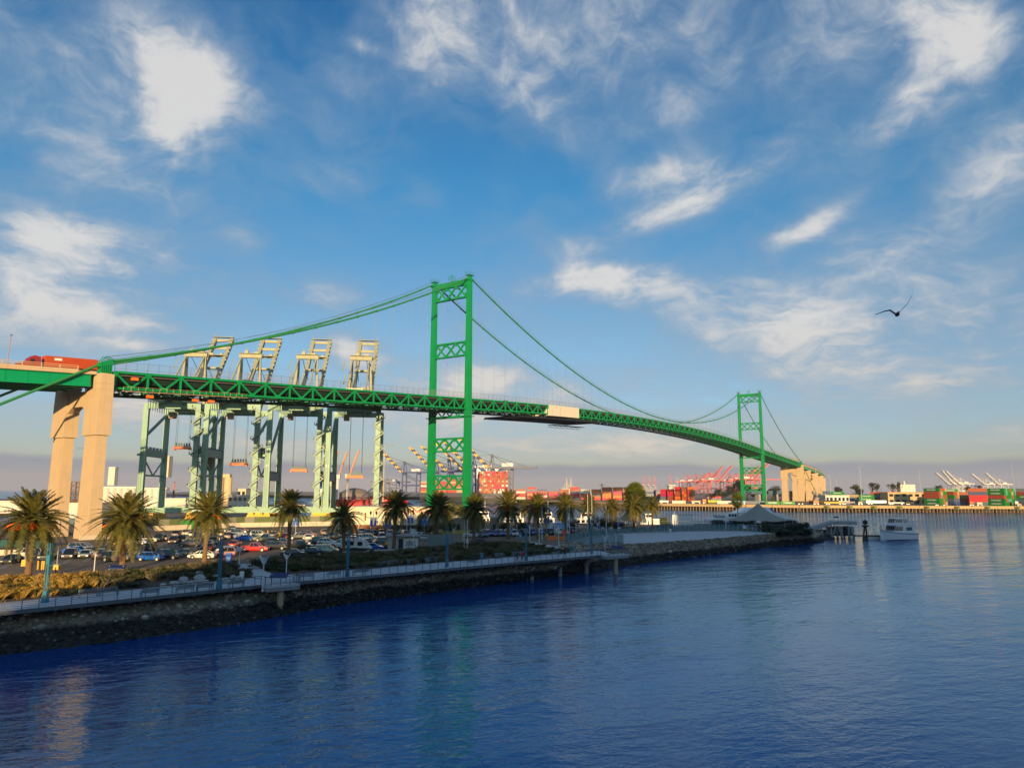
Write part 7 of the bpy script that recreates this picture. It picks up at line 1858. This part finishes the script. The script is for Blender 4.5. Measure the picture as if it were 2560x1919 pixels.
for px, dep, lean, lab in [(822, 700, .25, 'orange jib crane left of the white ship bridge'), (842, 720, .3, 'second orange jib crane beside the first'), (868, 690, .35, 'paler orange jib crane right of the funnel')]:
    t = T('jib_crane', lab, 'crane', AT(px, dep, 4), RIGHT_AZ, 'orange jib cranes'); MB().tube((0, 0, 0), (0, 0, 24), 1.6, 1.3, 8).build('tower', M_WHITES, t); MB().cbox((0, 0, 25.5), (5, 4, 4)).build('cab', M_WHITES, t); MB().beam((1, 0, 26), (1 + 24 * lean, 0, 26 + 24), 1.4, 1.4).build('jib', mat('faded_orange_steel', (.62, .20, .07), .5), t)
# ------------------------------------------------------------------ left background: silos, plant, yard
def silo_block(px0, px1, ytop, dep, label, n_=6):
    w = (px1 - px0) / FPX * dep; b = AT((px0 + px1) / 2, dep, GZ); h = ZAT((px0 + px1) / 2, ytop, dep) - GZ
    t = T('grain_elevator', label, 'silo', b, RIGHT_AZ); r = w / n_ / 2
    for k in range(n_): MB().tube((-w / 2 + r + k * 2 * r, 0, 0), (-w / 2 + r + k * 2 * r, 0, h), r * 1.04, n=16).build('silo', M_WHITES, t)
    MB().box(-w / 2, w / 2, 0, r * 2, h * .9, h + .8).build('gallery', M_WHITES, t)
    return t
t = silo_block(253, 335, 1219, 440, 'white silo block left of the first green crane leg', 5); MB().box(-8.6, -4.6, 2, 6, 15, 26).build('head_tower', M_WHITES, t)
t = silo_block(346, 412, 1222, 445, 'white silo block behind the first green crane', 4); MB().box(3, 8, 1, 6, 20, 33).build('head_tower', M_BARRIER, t)
block(345, 462, 1246, 430, 'long white warehouse behind the first green crane', M_WHITES, z=GZ, bays=10, win=False)
block(-40, 54, 1253, 380, 'low white shed at the left edge behind the big palm', M_WHITES, z=GZ, bays=6, win=False)
block(170, 250, 1258, 300, 'white shed glimpsed between the concrete columns', M_WHITES, z=GZ, bays=5, win=False)
t = T('silo_pair', 'two tall cream silos side by side behind the second green crane', 'silo', AT(556, 455, GZ), RIGHT_AZ)
for x in (-2.6, 2.6): MB().tube((x, 0, 0), (x, 0, ZAT(556, 1193, 455) - GZ), 2.3, n=16).build('silo', mat('warm_cream_concrete', (.66, .48, .25), .8), t)
MB().box(-4, 4, -2, 2, ZAT(556, 1193, 455) - GZ, ZAT(556, 1193, 455) - GZ + 2).build('head_house', MATS['warm_cream_concrete'], t)
block(569, 640, 1238, 425, 'white office with dark windows behind the second green crane', M_WHITES, 'port_office', 2, 6, z=GZ)
block(590, 612, 1222, 470, 'cream plant block above the white office', M_BARRIER, 'plant_block', 2, 2, z=GZ); block(478, 502, 1232, 440, 'tan brick block behind the stair leg', M_BARRIER, 'plant_block', 3, 2, z=GZ); block(640, 760, 1262, 440, 'low pale sheds behind the third green crane', M_WHITES, 'warehouse', 1, 8, z=GZ, win=False)
mast(431, 1206, 460, 'red and white striped chimney behind the first crane', GZ, .1, .8, mat('red_white_stack', (.55, .16, .10), .6)); mast(440, 1225, 470, 'thin spire beside the striped chimney', GZ, .1, .3, M_WHITES)
t = T('conveyor_tower', 'brown lattice conveyor tower between the concrete columns', 'tower', AT(188, 360, GZ), RIGHT_AZ); m = MB(); h = ZAT(188, 1204, 360) - GZ
for sx in (-2, 2):
    for sy in (-2, 2): m.beam((sx, sy, 0), (sx, sy, h), .5, .5)
for k in range(7): z = h * k / 7; m.beam((-2, -2, z), (2, -2, z + h / 7), .3, .3); m.cbox((0, 0, z + h / 7), (4.4, 4.4, .3))
m.build('lattice', mat('brown_rusty_steel', (.20, .12, .07), .8), t); MB().box(2, 8, -2, 2, 0, 8).build('hopper', M_WHITES, t)
for px, dep, c, lab, msh in [(421, 232, 'green', 'pale green site container behind the screen fence', C20), (452, 233, 'green', 'bright green site container behind the screen fence', C40), (828, 335, 'rust', 'rust container under the third green crane', C20), (30, 262, 'blue', 'navy container behind the big left palm', C40), (182, 250, 'slate', 'dark container between the concrete columns', C20)]:
    O('shipping_container', msh, None, AT(px, dep, GZ + .02), (0, 0, RIGHT_AZ), CC[c], lab, 'container')
for k, px in enumerate((22, 44, 88)):
    t = T('dumpster', 'dark teal dumpster behind the big left palm, %s from the left' % ORD[k + 1], 'dumpster', AT(px, 158, GZ), RIGHT_AZ, 'dumpsters'); MB().frustum(.2, 1.6, .8, 1.7, 1.8, 1.0).build('bin', mat('dark_teal_paint', (.02, .09, .09), .6), t); MB().box(-1.85, 1.85, -1.05, 1.05, 1.7, 1.8).build('lid', M_BLACK, t)
MB().box(-6, 6, -.3, .3, 0, 1.0).build('concrete_barrier', M_BARRIER, loc=AT(5, 140, GZ), rot=(0, 0, RIGHT_AZ), label='white concrete barrier at the left edge of the car park', cat='barrier')
# ------------------------------------------------------------------ boats and jetty
def section_hull(t, L, Wd, prof, mats, name='hull'):
    "prof: list of (x, half width at deck, half width at water, keel z, deck z)"
    m = MB(); rings = []
    for x, wd, ww, zk, zd in prof: rings.append([(x, -wd, zd), (x, -(wd * .35 + ww * .65), .25), (x, -ww * .8, -.5), (x, 0, zk), (x, ww * .8, -.5), (x, wd * .35 + ww * .65, .25), (x, wd, zd)])
    m.loft(rings); return m.build(name, mats, t)
M_BOATW = mat('white_boat_gelcoat', (.74, .75, .76), .3, 0, .05, .5, coat=.4)
fa, fb = G(2205, 1353, 0), G(2297, 1346, 0)
bt = T('harbour_cruise_boat', 'white two-deck harbour cruise boat lying at the jetty, bow to the left', 'boat', (fa + fb) / 2 + HF * 2, RIGHT_AZ + pi + .40)
Lb = 15.5; bt.scale = (1, 1, 1.14)
section_hull(bt, Lb, 4.6, [(-7.6, 2.2, 2.0, -.9, 2.0), (-4, 2.35, 2.1, -1, 2.0), (0, 2.4, 2.1, -1, 2.15), (4, 2.1, 1.5, -1, 2.5), (6.6, 1.2, .5, -.8, 2.85), (8.2, .15, .05, .2, 3.15)], M_BOATW)
m = MB(); m.loft([[(x, -w - .03, z - .38), (x, -w - .03, z - .22), (x, w + .03, z - .22), (x, w + .03, z - .38)] for x, w, z in ((-7.62, 2.2, 2.0), (-4, 2.35, 2.0), (0, 2.4, 2.15), (4, 2.1, 2.5), (6.6, 1.2, 2.85), (8.15, .15, 3.15))]); m.build('rub_rail', M_NAVY, bt)
m = MB(); m.loft([[(x, -w, -.5), (x, -w, .18), (x, w, .18), (x, w, -.5)] for x, w in ((-7.5, 1.95), (0, 2.16), (4, 1.65), (6.4, .7))]); m.build('boot_stripe', M_BLACK, bt)
MB().add([(-6.4, -1.95, 2.0), (3.6, -1.9, 2.3), (3.6, 1.9, 2.3), (-6.4, 1.95, 2.0), (-6.2, -1.85, 4.3), (2.6, -1.8, 4.35), (2.6, 1.8, 4.35), (-6.2, 1.85, 4.3)], [(0, 3, 2, 1), (4, 5, 6, 7), (0, 1, 5, 4), (1, 2, 6, 5), (2, 3, 7, 6), (3, 0, 4, 7)]).build('main_cabin', M_BOATW, bt)
MB().add([(-6.6, -2.1, 4.3), (4.4, -1.95, 4.4), (4.9, 0, 4.42), (4.4, 1.95, 4.4), (-6.6, 2.1, 4.3), (-6.6, -2.1, 4.75), (3.6, -1.95, 4.95), (4.2, 0, 4.97), (3.6, 1.95, 4.95), (-6.6, 2.1, 4.75)], [(4, 3, 2, 1, 0), (5, 6, 7, 8, 9)] + [(k, (k + 1) % 5, 5 + (k + 1) % 5, 5 + k) for k in range(5)]).build('upper_deck', M_BOATW, bt)
MB().add([(-1.6, -1.5, 4.8), (2.8, -1.5, 4.9), (2.8, 1.5, 4.9), (-1.6, 1.5, 4.8), (-1.6, -1.4, 6.2), (1.9, -1.4, 6.2), (1.9, 1.4, 6.2), (-1.6, 1.4, 6.2)], [(0, 3, 2, 1), (4, 5, 6, 7), (0, 1, 5, 4), (1, 2, 6, 5), (2, 3, 7, 6), (3, 0, 4, 7)]).build('wheelhouse', M_BOATW, bt)
MB().box(-3.4, 2.3, -1.7, 1.7, 6.2, 6.35).build('wheelhouse_roof', M_BOATW, bt)
for s in (-1, 1):
    for k in range(4):
        MB().add([(-.9 + k * .85, s * 1.53, 5.15), (-.3 + k * .85, s * 1.53, 5.15), (-.45 + k * .85, s * 1.47, 6.05), (-1.0 + k * .85, s * 1.47, 6.05)], [(0, 1, 2, 3)] if s < 0 else [(3, 2, 1, 0)]).build('wheelhouse_window', M_GLASSD, bt)
        MB().add([(-.3 + k * .95, s * 1.965, 2.75), (.45 + k * .95, s * 1.965, 2.8), (.2 + k * .95, s * 1.87, 4.0), (-.5 + k * .95, s * 1.87, 4.0)], [(0, 1, 2, 3)] if s < 0 else [(3, 2, 1, 0)]).build('cabin_window', M_GLASSD, bt)
    for k in range(3): MB().box(-4.9 + k * .95, -4.05 + k * .95, s * 1.93 - .05, s * 1.93 + .05, 2.75, 3.75).build('saloon_window', mat('green_tint_glass', (.06, .11, .12), .1), bt)
    MB().box(-3.3, -1.65, s * 1.42 - .02, s * 1.42 + .02, 4.9, 6.1).build('canvas_screen', M_BARRIER, bt)
for k in range(3): MB().add([(2.85 - .0, -1.25 + k * .87, 5.1), (2.85, -.5 + k * .87, 5.1), (2.1, -.5 + k * .85, 6.05), (2.1, -1.2 + k * .85, 6.05)], [(0, 1, 2, 3)]).build('wheelhouse_window', M_GLASSD, bt)
for k in range(4): MB().add([(3.64, -1.7 + k * .87, 2.85), (3.64, -1.0 + k * .87, 2.85), (2.85, -1.0 + k * .85, 4.0), (2.85, -1.65 + k * .85, 4.0)], [(0, 1, 2, 3)]).build('cabin_window', M_GLASSD, bt)
MB().loft([[(-5.6, -1.2, 5.15), (-5.6, -1.2, 5.5), (-5.6, -.2, 5.5), (-5.6, -.2, 5.15)], [(-3.6, -1.2, 5.15), (-3.6, -1.2, 5.5), (-3.6, -.2, 5.5), (-3.6, -.2, 5.15)]]).build('covered_raft', M_BLUE, bt)
m = MB()
for k in range(9):
    for s in (-1, 1):
        x = -6.4 + k * .62; m.beam((x, s * 2.0, 4.75), (x, s * 2.0, 5.5), .04, .04)
for s in (-1, 1): m.beam((-6.4, s * 2.0, 5.5), (-1.5, s * 2.0, 5.5), .04, .04); m.path([(4, s * 2.0, 3.2), (6.4, s * 1.15, 3.6), (8.1, 0, 3.9)], .03, 4)
m.tube((.2, 0, 6.3), (.2, 0, 9.2), .05, n=5); m.beam((.2, -.7, 8.2), (.2, .7, 8.2), .04, .04); m.beam((-.3, 0, 7.2), (.9, 0, 7.2), .3, .12); m.build('rails_and_mast', M_STEEL, bt)
for x in (-1.2, 2.2): MB().tube((x, -2.5, .9), (x, -2.5, 1.9), .2, n=8).build('fender', M_BLACK, bt)
# concrete jetty with raking piles, sloping deck
ja, jb, jc = G(2013, 1325, 3.6), G(2086, 1311, 4.6), G(2143, 1311, 4.6)
jdir = HR.copy(); jback = HF * 4.5
jt = T('concrete_jetty', 'grey concrete jetty with a sloping deck on raking piles', 'jetty')
m = MB()
def slabq(p, r, zt0, zt1, th):
    v = []
    for a, z in ((p, zt0), (r, zt1)):
        for b in (Vector((0, 0, 0)), jback):
            v += [Vector((a.x + b.x, a.y + b.y, z)), Vector((a.x + b.x, a.y + b.y, z - th))]
    m.add(v, [(0, 4, 6, 2), (1, 3, 7, 5), (0, 1, 5, 4), (2, 6, 7, 3), (0, 2, 3, 1), (4, 5, 7, 6)])
zj0, zj1 = 3.4, ZAT(2090, 1303, DEPTH(jb))
slabq(ja, jb, zj0, zj1, .9); slabq(jb, jc, zj1, zj1, 1.1); m.build('deck', M_CONCG, jt)
for f, rake in ((.30, 0), (.55, .0), (.88, .10), (1.05, -.9), (1.2, .8), (1.32, 0), (1.62, .0), (1.72, .9), (1.8, .2)):
    p = ja.lerp(jb, f) if f <= 1 else jb.lerp(jc, f - 1)
    for w in (.3, 3.8):
        q_ = p + HF * w; MB().tube((q_.x + HR.x * rake * 1.6, q_.y + HR.y * rake * 1.6, -1.5), (q_.x, q_.y, 3.6 if f < 1 else 4.0), .34, n=9).build('pile', M_CONCG, jt)
m = MB()
for f in [k / 12 for k in range(25)]:
    p = ja.lerp(jb, f) if f <= 1 else jb.lerp(jc, f - 1); z = zj0 + (zj1 - zj0) * min(1, f)
    m.beam((p.x, p.y, z), (p.x, p.y, z + 1.05), .05, .05)
for h in (.5, 1.05): m.beam((ja.x, ja.y, zj0 + h), (jb.x, jb.y, zj1 + h), .04, .05); m.beam((jb.x, jb.y, zj1 + h), (jc.x, jc.y, zj1 + h), .04, .05)
m.build('railing', M_STEEL, jt)
p = jb.lerp(jc, .15); o = MB().cbox((0, 0, 0), (1.8, .1, .6)).build('display_panel', mat('blue_grey_panel', (.10, .22, .34), .5), jt, loc=(p.x + HF.x, p.y + HF.y, zj1 + 1.5), rot=(.4, 0, RIGHT_AZ))
for q_, hh in ((jb.lerp(jc, .72), 5.2), (ja.lerp(jb, -.05), 4.4), (ja.lerp(jb, .5), 2.8)): MB().tube((q_.x + HF.x * 2, q_.y + HF.y * 2, zj1 if hh > 5 else zj0 + .3), (q_.x + HF.x * 2, q_.y + HF.y * 2, zj1 + hh), .06, n=6).build('lamp_pole', M_RAIL, jt)
m = MB(); p = jb.lerp(jc, .5) + HF * 5; m.cbox((p.x, p.y, 2.0), (9, 3, 3.2), RIGHT_AZ); m.cbox((p.x - HR.x * 7, p.y - HR.y * 7, 2.0), (7, 2, 1.2), RIGHT_AZ); m.build('lower_fender_wall', mat('dark_wet_timber', (.04, .038, .032), .8), jt)
bl = T('navigation_light', 'round black beacon at the shore end of the jetty', 'beacon', AT(2018, 238, 3.4), RIGHT_AZ); MB().blob((0, 0, 2.2), .85, 10, 7, .03).build('beacon', M_BLACK, bl); MB().tube((0, 0, 0), (0, 0, 1.5), .12, n=8).build('post', M_STEEL, bl); MB().cbox((0, 0, 1.2), (1.0, .5, .6)).build('box', M_STEEL, bl)
dl = T('mooring_dolphin', 'dark two-pile dolphin with a round head between jetty and boat', 'dolphin', AT(2166, 248, 0), RIGHT_AZ)
for x in (-.95, .35): MB().tube((x * 1.3, 0, -1), (x * .25, 0, ZAT(2166, 1312, 248)), .30, n=8).build('pile', M_WOOD, dl)
MB().blob((0, 0, ZAT(2166, 1305, 248)), .85, 10, 7, .06).tube((0, 0, 4.6), (0, 0, 5.1), 1.1, 1.1, 12).build('cap', M_BLACK, dl)
fl = T('float_dock', 'low white-faced floating dock with rails at the bow of the cruise boat', 'floating dock', AT(2178, 252, 0), RIGHT_AZ)
MB().box(-1.0, 5.0, 0, 4, -.3, 1.1).build('float', M_WHITES, fl); MB().box(-6, 5.1, -.1, 4, 1.1, 1.4).build('deck', M_WOOD, fl)
m = MB()
for k in range(10): m.beam((-5.8 + k * 1.15, 3.8, 1.4), (-5.8 + k * 1.15, 3.8, 2.7), .06, .06)
for h in (2.0, 2.7): m.beam((-5.8, 3.8, h), (4.8, 3.8, h), .05, .05)
m.build('railing', M_STEEL, fl); MB().tube((3.6, -.3, -1), (3.6, -.3, ZAT(2190, 1311, 252)), .14, n=8).build('pile', M_STEEL, fl)
# catamaran ferry behind the tent
ct = T('catamaran_ferry', 'large white catamaran ferry with slanted lettering, moored behind the peaked tent', 'ferry', AT(1872, 292, 0), RIGHT_AZ + .06)
k_ = 292 / FPX; X = lambda px: (px - 1872) * k_
zt = lambda y: ZAT(1872, y, 292)
m = MB(); pr = [(X(1772), zt(1308), zt(1297)), (X(1800), zt(1308), zt(1290)), (X(1835), zt(1308), zt(1283)), (X(1900), zt(1308), zt(1280)), (X(1940), zt(1306), zt(1281)), (X(1992), zt(1302), zt(1299))]
m.loft([[(x, -4.4 + (1.2 if i == 5 else 0), z0), (x, -4.4 + (1.2 if i == 5 else 0), z1), (x, 4.4, z1), (x, 4.4, z0)] for i, (x, z0, z1) in enumerate(pr)]); m.build('superstructure', M_BOATW, ct)
for s in (-1, 1): MB().loft([[(x, s * 3 - w, -.5), (x, s * 3 - w, z), (x, s * 3 + w, z), (x, s * 3 + w, -.5)] for x, w, z in ((X(1775), 1.2, 2.4), (X(1940), 1.2, 2.6), (X(1988), .2, 3.2))]).build('hull', M_BOATW, ct)
m = MB(); m.add([(X(1838), -3.9, zt(1281)), (X(1925), -3.9, zt(1279)), (X(1925), 3.9, zt(1279)), (X(1838), 3.9, zt(1281)), (X(1862), -3.2, zt(1269)), (X(1915), -3.2, zt(1267)), (X(1915), 3.2, zt(1267)), (X(1862), 3.2, zt(1269))], [(0, 3, 2, 1), (4, 5, 6, 7), (0, 1, 5, 4), (1, 2, 6, 5), (2, 3, 7, 6), (3, 0, 4, 7)]); m.build('upper_cabin', M_BOATW, ct)
m = MB(); m.add([(X(1837), -4.43, zt(1290)), (X(1882), -4.43, zt(1290)), (X(1872), -4.43, zt(1283.5)), (X(1850), -4.43, zt(1283.5))], [(0, 1, 2, 3)]); m.build('side_window', M_GLASSD, ct)
for k in range(3): MB().add([(X(1813 + k * 7), -4.43, zt(1290)), (X(1818.5 + k * 7), -4.43, zt(1290)), (X(1819.5 + k * 7), -4.43, zt(1283)), (X(1813.5 + k * 7), -4.43, zt(1283))], [(0, 1, 2, 3)]).build('side_window', mat('blue_tint_glass', (.03, .10, .20), .1), ct)
MB().add([(X(1917), -3.75, zt(1278)), (X(1932), -3.75, zt(1278.5)), (X(1922), -3.2, zt(1270)), (X(1914), -3.2, zt(1269))], [(0, 1, 2, 3)]).build('bridge_window', M_BLUE, ct)
m = MB()
for k in range(12): m.cbox((X(1777 + k * 2.4), -4.43, zt(1289.5)), (.2, .03, 1.1))
m.cbox((X(1790), -4.43, zt(1287)), (4.8, .03, .14)); m.cbox((X(1792), -4.43, zt(1292)), (4.4, .03, .14)); m.build('louvre', M_NAVY, ct)
MB().box(X(1773), X(1800), -4.46, -4.41, zt(1307), zt(1298)).build('dark_stern_panel', M_BLACK, ct)
text('lettering', 'Catalina Express', 1.35, M_NAVY, ct, (X(1858), -4.45, zt(1294.6)), (pi / 2, 0, 0), .01, .3)
MB().tube((X(1800), -4.9, zt(1306)), (X(1842), -4.9, zt(1306)), .5, n=10).build('blue_fender', M_BLUE, ct); MB().tube((X(1868), 0, zt(1268)), (X(1868), 0, zt(1258)), .08, n=5).build('mast', M_STEEL, ct)
for k_i, (px, dep, cy, rw, rh) in enumerate(((1800, 262, 1309, 26, 9), (1842, 264, 1308, 26, 10), (1884, 264, 1308, 26, 10), (1926, 262, 1308, 28, 10), (1968, 258, 1308, 28, 10))):
    tree(px, dep, cy, rw, rh, 'dark hedge under and behind the large tent, %s from the left' % ORD[k_i + 1], 'D', name='hedge', cat='hedge', trunk=False, group='dark hedge behind the large tent')
# yellow and white work boat, white container on the shore, small craft behind the palms
wb = T('work_boat', 'white work boat with a bright yellow stern house, behind the small sunlit palm', 'boat', AT(1640, 278, 0), RIGHT_AZ); k_ = 278 / FPX; Z_ = lambda y: ZAT(1640, y, 278); X = lambda px: (px - 1640) * k_
section_hull(wb, 9, 3, [(X(1672), 1.6, 1.3, -.8, Z_(1309)), (X(1640), 1.8, 1.5, -.9, Z_(1308)), (X(1612), 1.3, .8, -.8, Z_(1306)), (X(1602), .1, .05, .2, Z_(1304))], M_BOATW)
MB().frustum(Z_(1309), (X(1669) - X(1651)) / 2, 1.4, Z_(1293), (X(1666) - X(1653)) / 2, 1.2, X(1660), 0).build('stern_house', M_YELL, wb)
MB().box(X(1615), X(1650), -1.3, 1.3, Z_(1308), Z_(1296)).build('cabin', M_WHITE, wb); MB().box(X(1614), X(1630), -1.1, 1.1, Z_(1296), Z_(1283)).build('wheelhouse', M_WHITE, wb); MB().box(X(1615), X(1629), -1.14, -1.11, Z_(1292), Z_(1286)).build('window', M_GLASSD, wb)
m = MB(); m.tube((X(1653), 0, Z_(1300)), (X(1653), 0, Z_(1280)), .12, n=6); m.tube((X(1653), 0, Z_(1290)), (X(1634), 0, Z_(1277)), .04, n=4); m.tube((X(1653), 0, Z_(1290)), (X(1640), 0, Z_(1277)), .04, n=4); m.build('derrick', M_STEEL, wb)
t = T('storage_container', 'plain white storage container standing at the back of the plaza', 'container', AT(1708, 262, GZ), RIGHT_AZ); w_ = 26 / FPX * 262; h = ZAT(1708, 1286.5, 262) - GZ; MB().box(-w_, w_, 0, 2.6, .1, h).build('box', M_WHITE, t); MB().box(-w_ - .06, w_ + .06, -.06, 2.66, h, h + .12).build('roof_edge', M_RAIL, t)
for px, dep, L, lab in [(1180, 310, 14, 'white boat with dark windows between two palms right of the near tower'), (1212, 306, 12, 'white cabin boat behind the gate pillar'), (1290, 300, 15, 'white boat with orange band behind the hedge'), (1370, 298, 12, 'white cabin boat behind the banner near the flagpoles'), (1470, 296, 16, 'white boat with a railed upper deck behind the flagpoles')]:
    t = T('moored_boat', lab, 'boat', AT(px, dep, 0), RIGHT_AZ + .1, 'white boats moored behind the palms')
    section_hull(t, L, 4, [(-L / 2, 1.8, 1.5, -.8, 2.6), (0, 2.0, 1.7, -.9, 2.6), (L * .35, 1.5, 1, -.8, 3.0), (L / 2, .1, .05, .2, 3.4)], M_BOATW)
    MB().box(-L * .35, L * .22, -1.6, 1.6, 2.6, 5.4).build('cabin', M_BOATW, t); MB().box(-L * .2, L * .12, -1.4, 1.4, 5.4, 7.6).build('wheelhouse', M_BOATW, t)
    for k in range(4): MB().box(-L * .30 + k * L * .12, -L * .22 + k * L * .12, -1.64, -1.6, 3.6, 4.7).build('window', M_GLASSD, t)
    MB().box(-L * .17, L * .1, -1.44, -1.4, 6.2, 7.2).build('wheelhouse_window', M_GLASSD, t); MB().tube((0, 0, 7.6), (0, 0, 12), .08, n=5).build('mast', M_STEEL, t)
# ------------------------------------------------------------------ road traffic and lamps on the bridge
tk = T('semi_truck', 'red sleeper truck hauling an orange container across the approach span', 'truck', (-169.8, 4.6, zr(-165.5) - 1.0), pi)
tk.rotation_euler = (0, -atan2(.062, 1) * -1, pi)
m = MB(); m.loft([[(x, -1.2, .6), (x, -1.2, z), (x, 1.2, z), (x, 1.2, .6)] for x, z in ((-1.6, 3.5), (-.2, 3.8), (.9, 3.1), (1.3, 2.2), (3.2, 1.7), (3.4, .9))]); m.build('cab', mat('dull_red_cab_paint', (.30, .022, .018), .5), tk)
MB().box(-.15, .75, -1.22, 1.22, 2.2, 2.9).build('cab_window', M_GLASSD, tk)
MB().box(-15.2, -2.7, -1.22, 1.22, 1.25, 3.95).build('container', mat('orange_red_container', (.46, .065, .012), .6, 0, .12, .4), tk)
m = MB()
for k in range(26):
    for y in (-1.23, 1.23): m.cbox((-15 + k * .48, y, 2.6), (.2, .06, 2.5))
m.build('container_ribs', MATS['orange_red_container'], tk, kind='stuff'); MB().box(-15.2, 2.8, -.9, .9, .7, 1.2).build('chassis', M_BLACK, tk); MB().box(-6.4, -4.6, 1.25, 1.28, 2.9, 3.5).build('white_plate', M_WHITE, tk)
wheel_parts(tk, (-14.2, -13, -1.6, -.5, 2.3), 2.4, .5)
def street_lamp(u, y, label, h=10.0, mm=None):
    b = (u, y, zr(u) - .3) if u < -157 else (u, y, ztop(u) - .6); t = T('street_lamp', label, 'street lamp', b, 0, 'street lamps on the bridge road')
    MB().path([(0, 0, 0), (0, 0, h * .6), (.15, 0, h * .88), (.0, -.5, h * .98), (-.3, -1.6, h)], [.13, .11, .09, .07, .05], 7).build('pole', mm or mat('pinkish_lamp_pole', (.36, .24, .22), .5), t); MB().cbox((-.4, -1.9, h - .05), (.35, .8, .16)).build('lamp', M_RAIL, t)
street_lamp(-169, 21.5, 'curved street lamp above the red truck at the left edge', 10.5)
for k, (x, y, lab) in enumerate(((660, 22, 'street lamp just after the east pier of the bridge'), (705, 23, 'second street lamp on the east approach'), (755, 26, 'third street lamp on the east approach'), (800, 34, 'last street lamp on the east approach'))):
    t = T('street_lamp', lab, 'street lamp', (x, y, 47 - (x - 612) * .047), 0, 'street lamps on the bridge road'); MB().path([(0, 0, 0), (0, 0, 9), (-.4, -.8, 10), (-1, -2, 10.2)], .12, 6).build('pole', M_STEEL, t); MB().cbox((-1, -2.3, 10.1), (.4, .9, .2)).build('lamp', M_RAIL, t)
for u, y, c, lab in ((83 - 48, 4, 'bronze', 'bronze car roof just visible above the truss right of the near tower'), (-108, 4, 'black', 'dark car roof on the side span beside the second crane'), (560, 5, 'white', 'pale van-like car near the yellow scaffold on the far span')):
    place(CAR['wagon'], USED, (u, y, ztop(u) - 1.0), 0, lab, CW[c], group='cars crossing the bridge')
MB().box(-6, 6, -.4, .4, 0, 1.6).build('yellow_sign_gantry', M_YELL, loc=(590, 1, ztop(590) + 1.2), label='yellow panel on the far side span near the east pier', cat='panel')
# ------------------------------------------------------------------ gull
gb = CAM + ray(2243, 786).normalized() * 34
t = T('gull', 'dark gull gliding over the harbour with wings raised', 'bird', gb, RIGHT_AZ - .2)
m = MB()
m.loft([[(x, cos(a * pi / 4) * r, sin(a * pi / 4) * r + z) for a in range(8)] for x, r, z in ((-.34, .008, .0), (-.22, .04, .0), (-.05, .075, .0), (.10, .07, .01), (.18, .045, .03), (.24, .04, .04), (.28, .02, .035), (.34, .005, .02))])
def wing(s, pts):
    for (p0, c0), (p1, c1) in zip(pts[:-1], pts[1:]):
        a, b = Vector(p0), Vector(p1); f = Vector((1, 0, 0)); u_ = Vector((0, 0, .012))
        m.add([a + f * c0 * .4 + u_, a - f * c0 * .6, b - f * c1 * .6, b + f * c1 * .4 + u_, a + f * c0 * .4 - u_, b + f * c1 * .4 - u_], [(0, 1, 2, 3), (4, 5, 2, 1), (0, 3, 5, 4)])
wing(1, [((.04, .05, .03), .20), ((.08, .22, .20), .19), ((.02, .40, .16), .14), ((-.10, .72, .04), .03)])
wing(-1, [((.04, -.05, .03), .20), ((.10, -.20, .22), .19), ((.14, -.38, .40), .14), ((.05, -.52, .66), .03)])
m.add([(-.30, 0, .01), (-.46, -.07, 0), (-.48, .07, 0)], [(0, 1, 2)])
m.build('body', mat('grey_brown_feathers', (.06, .055, .05), .8, 0, .3, 8), t, True); t.rotation_euler = (0, 0, RIGHT_AZ + pi / 2 - .35); t.scale = (1.15,) * 3
# ------------------------------------------------------------------ the moored cruise ship the photograph was taken from: it shades the near shore
sr = Vector((SD.x, SD.y, 0)).normalized(); sp_ = Vector((sr.y, -sr.x, 0))
cs = T('cruise_ship', 'white cruise ship moored behind the viewpoint, its decks rising above', 'ship', (CAM.x, CAM.y, 0), atan2(sp_.y, sp_.x))
# local x runs along the ship's side (to the right of the sun's path), local y along the light
def deckbox(x0, x1, y0, y1, z0, z1, nm, mm): return MB().box(x0, x1, y0, y1, z0, z1).build(nm, mm, cs)
deckbox(-90, 250, -42, -6, -2, 9, 'hull', M_NAVY); deckbox(-90.5, 250, -42, -5.8, 9, 15.2, 'lower_decks', M_WHITE)
PROF = [(-44, 15.2), (-34, 22.0), (-24, 30.0), (-21, 33.4), (-10, 36.0), (-2, 38.5)]      # unseen stern terraces, stepped to put their shadow edge on the near shore
zd = 15.2
while zd < 38.4:
    z2 = min(zd + 1.9, 38.5); zm = (zd + z2) / 2
    x = next(a[0] + (b[0] - a[0]) * (zm - a[1]) / (b[1] - a[1]) for a, b in zip(PROF[:-1], PROF[1:]) if a[1] <= zm <= b[1])
    deckbox(x, 245, -41, -8, zd, z2, 'terrace_deck', M_WHITE); zd = z2
deckbox(88, 240, -40, -10, 38.5, 46.0, 'sun_deck', M_WHITE); deckbox(120, 150, -32, -16, 46, 54, 'funnel', M_NAVY)
for lv in range(7):
    z = 17 + lv * 2.8
    for k in range(30): MB().box(-27 + k * 8.8, -21 + k * 8.8, -8.02, -7.9, z, z + 1.9).build('balcony_door', M_GLASSD, cs)
# ------------------------------------------------------------------ air
hz = bpy.data.materials.new('harbour_haze'); hz.use_nodes = True; ht = hz.node_tree; ht.nodes.clear()
pv = ht.nodes.new('ShaderNodeVolumePrincipled'); pv.inputs['Color'].default_value = (.86, .88, .95, 1); pv.inputs['Density'].default_value = HAZE_DENSITY; pv.inputs['Anisotropy'].default_value = 0.0
ou = ht.nodes.new('ShaderNodeOutputMaterial'); ht.links.new(pv.outputs[0], ou.inputs['Volume'])
MB().box(-7100, 9100, -7100, 9100, -5, 190).build('haze', hz, kind='stuff', label='thin sea haze over the whole harbour')
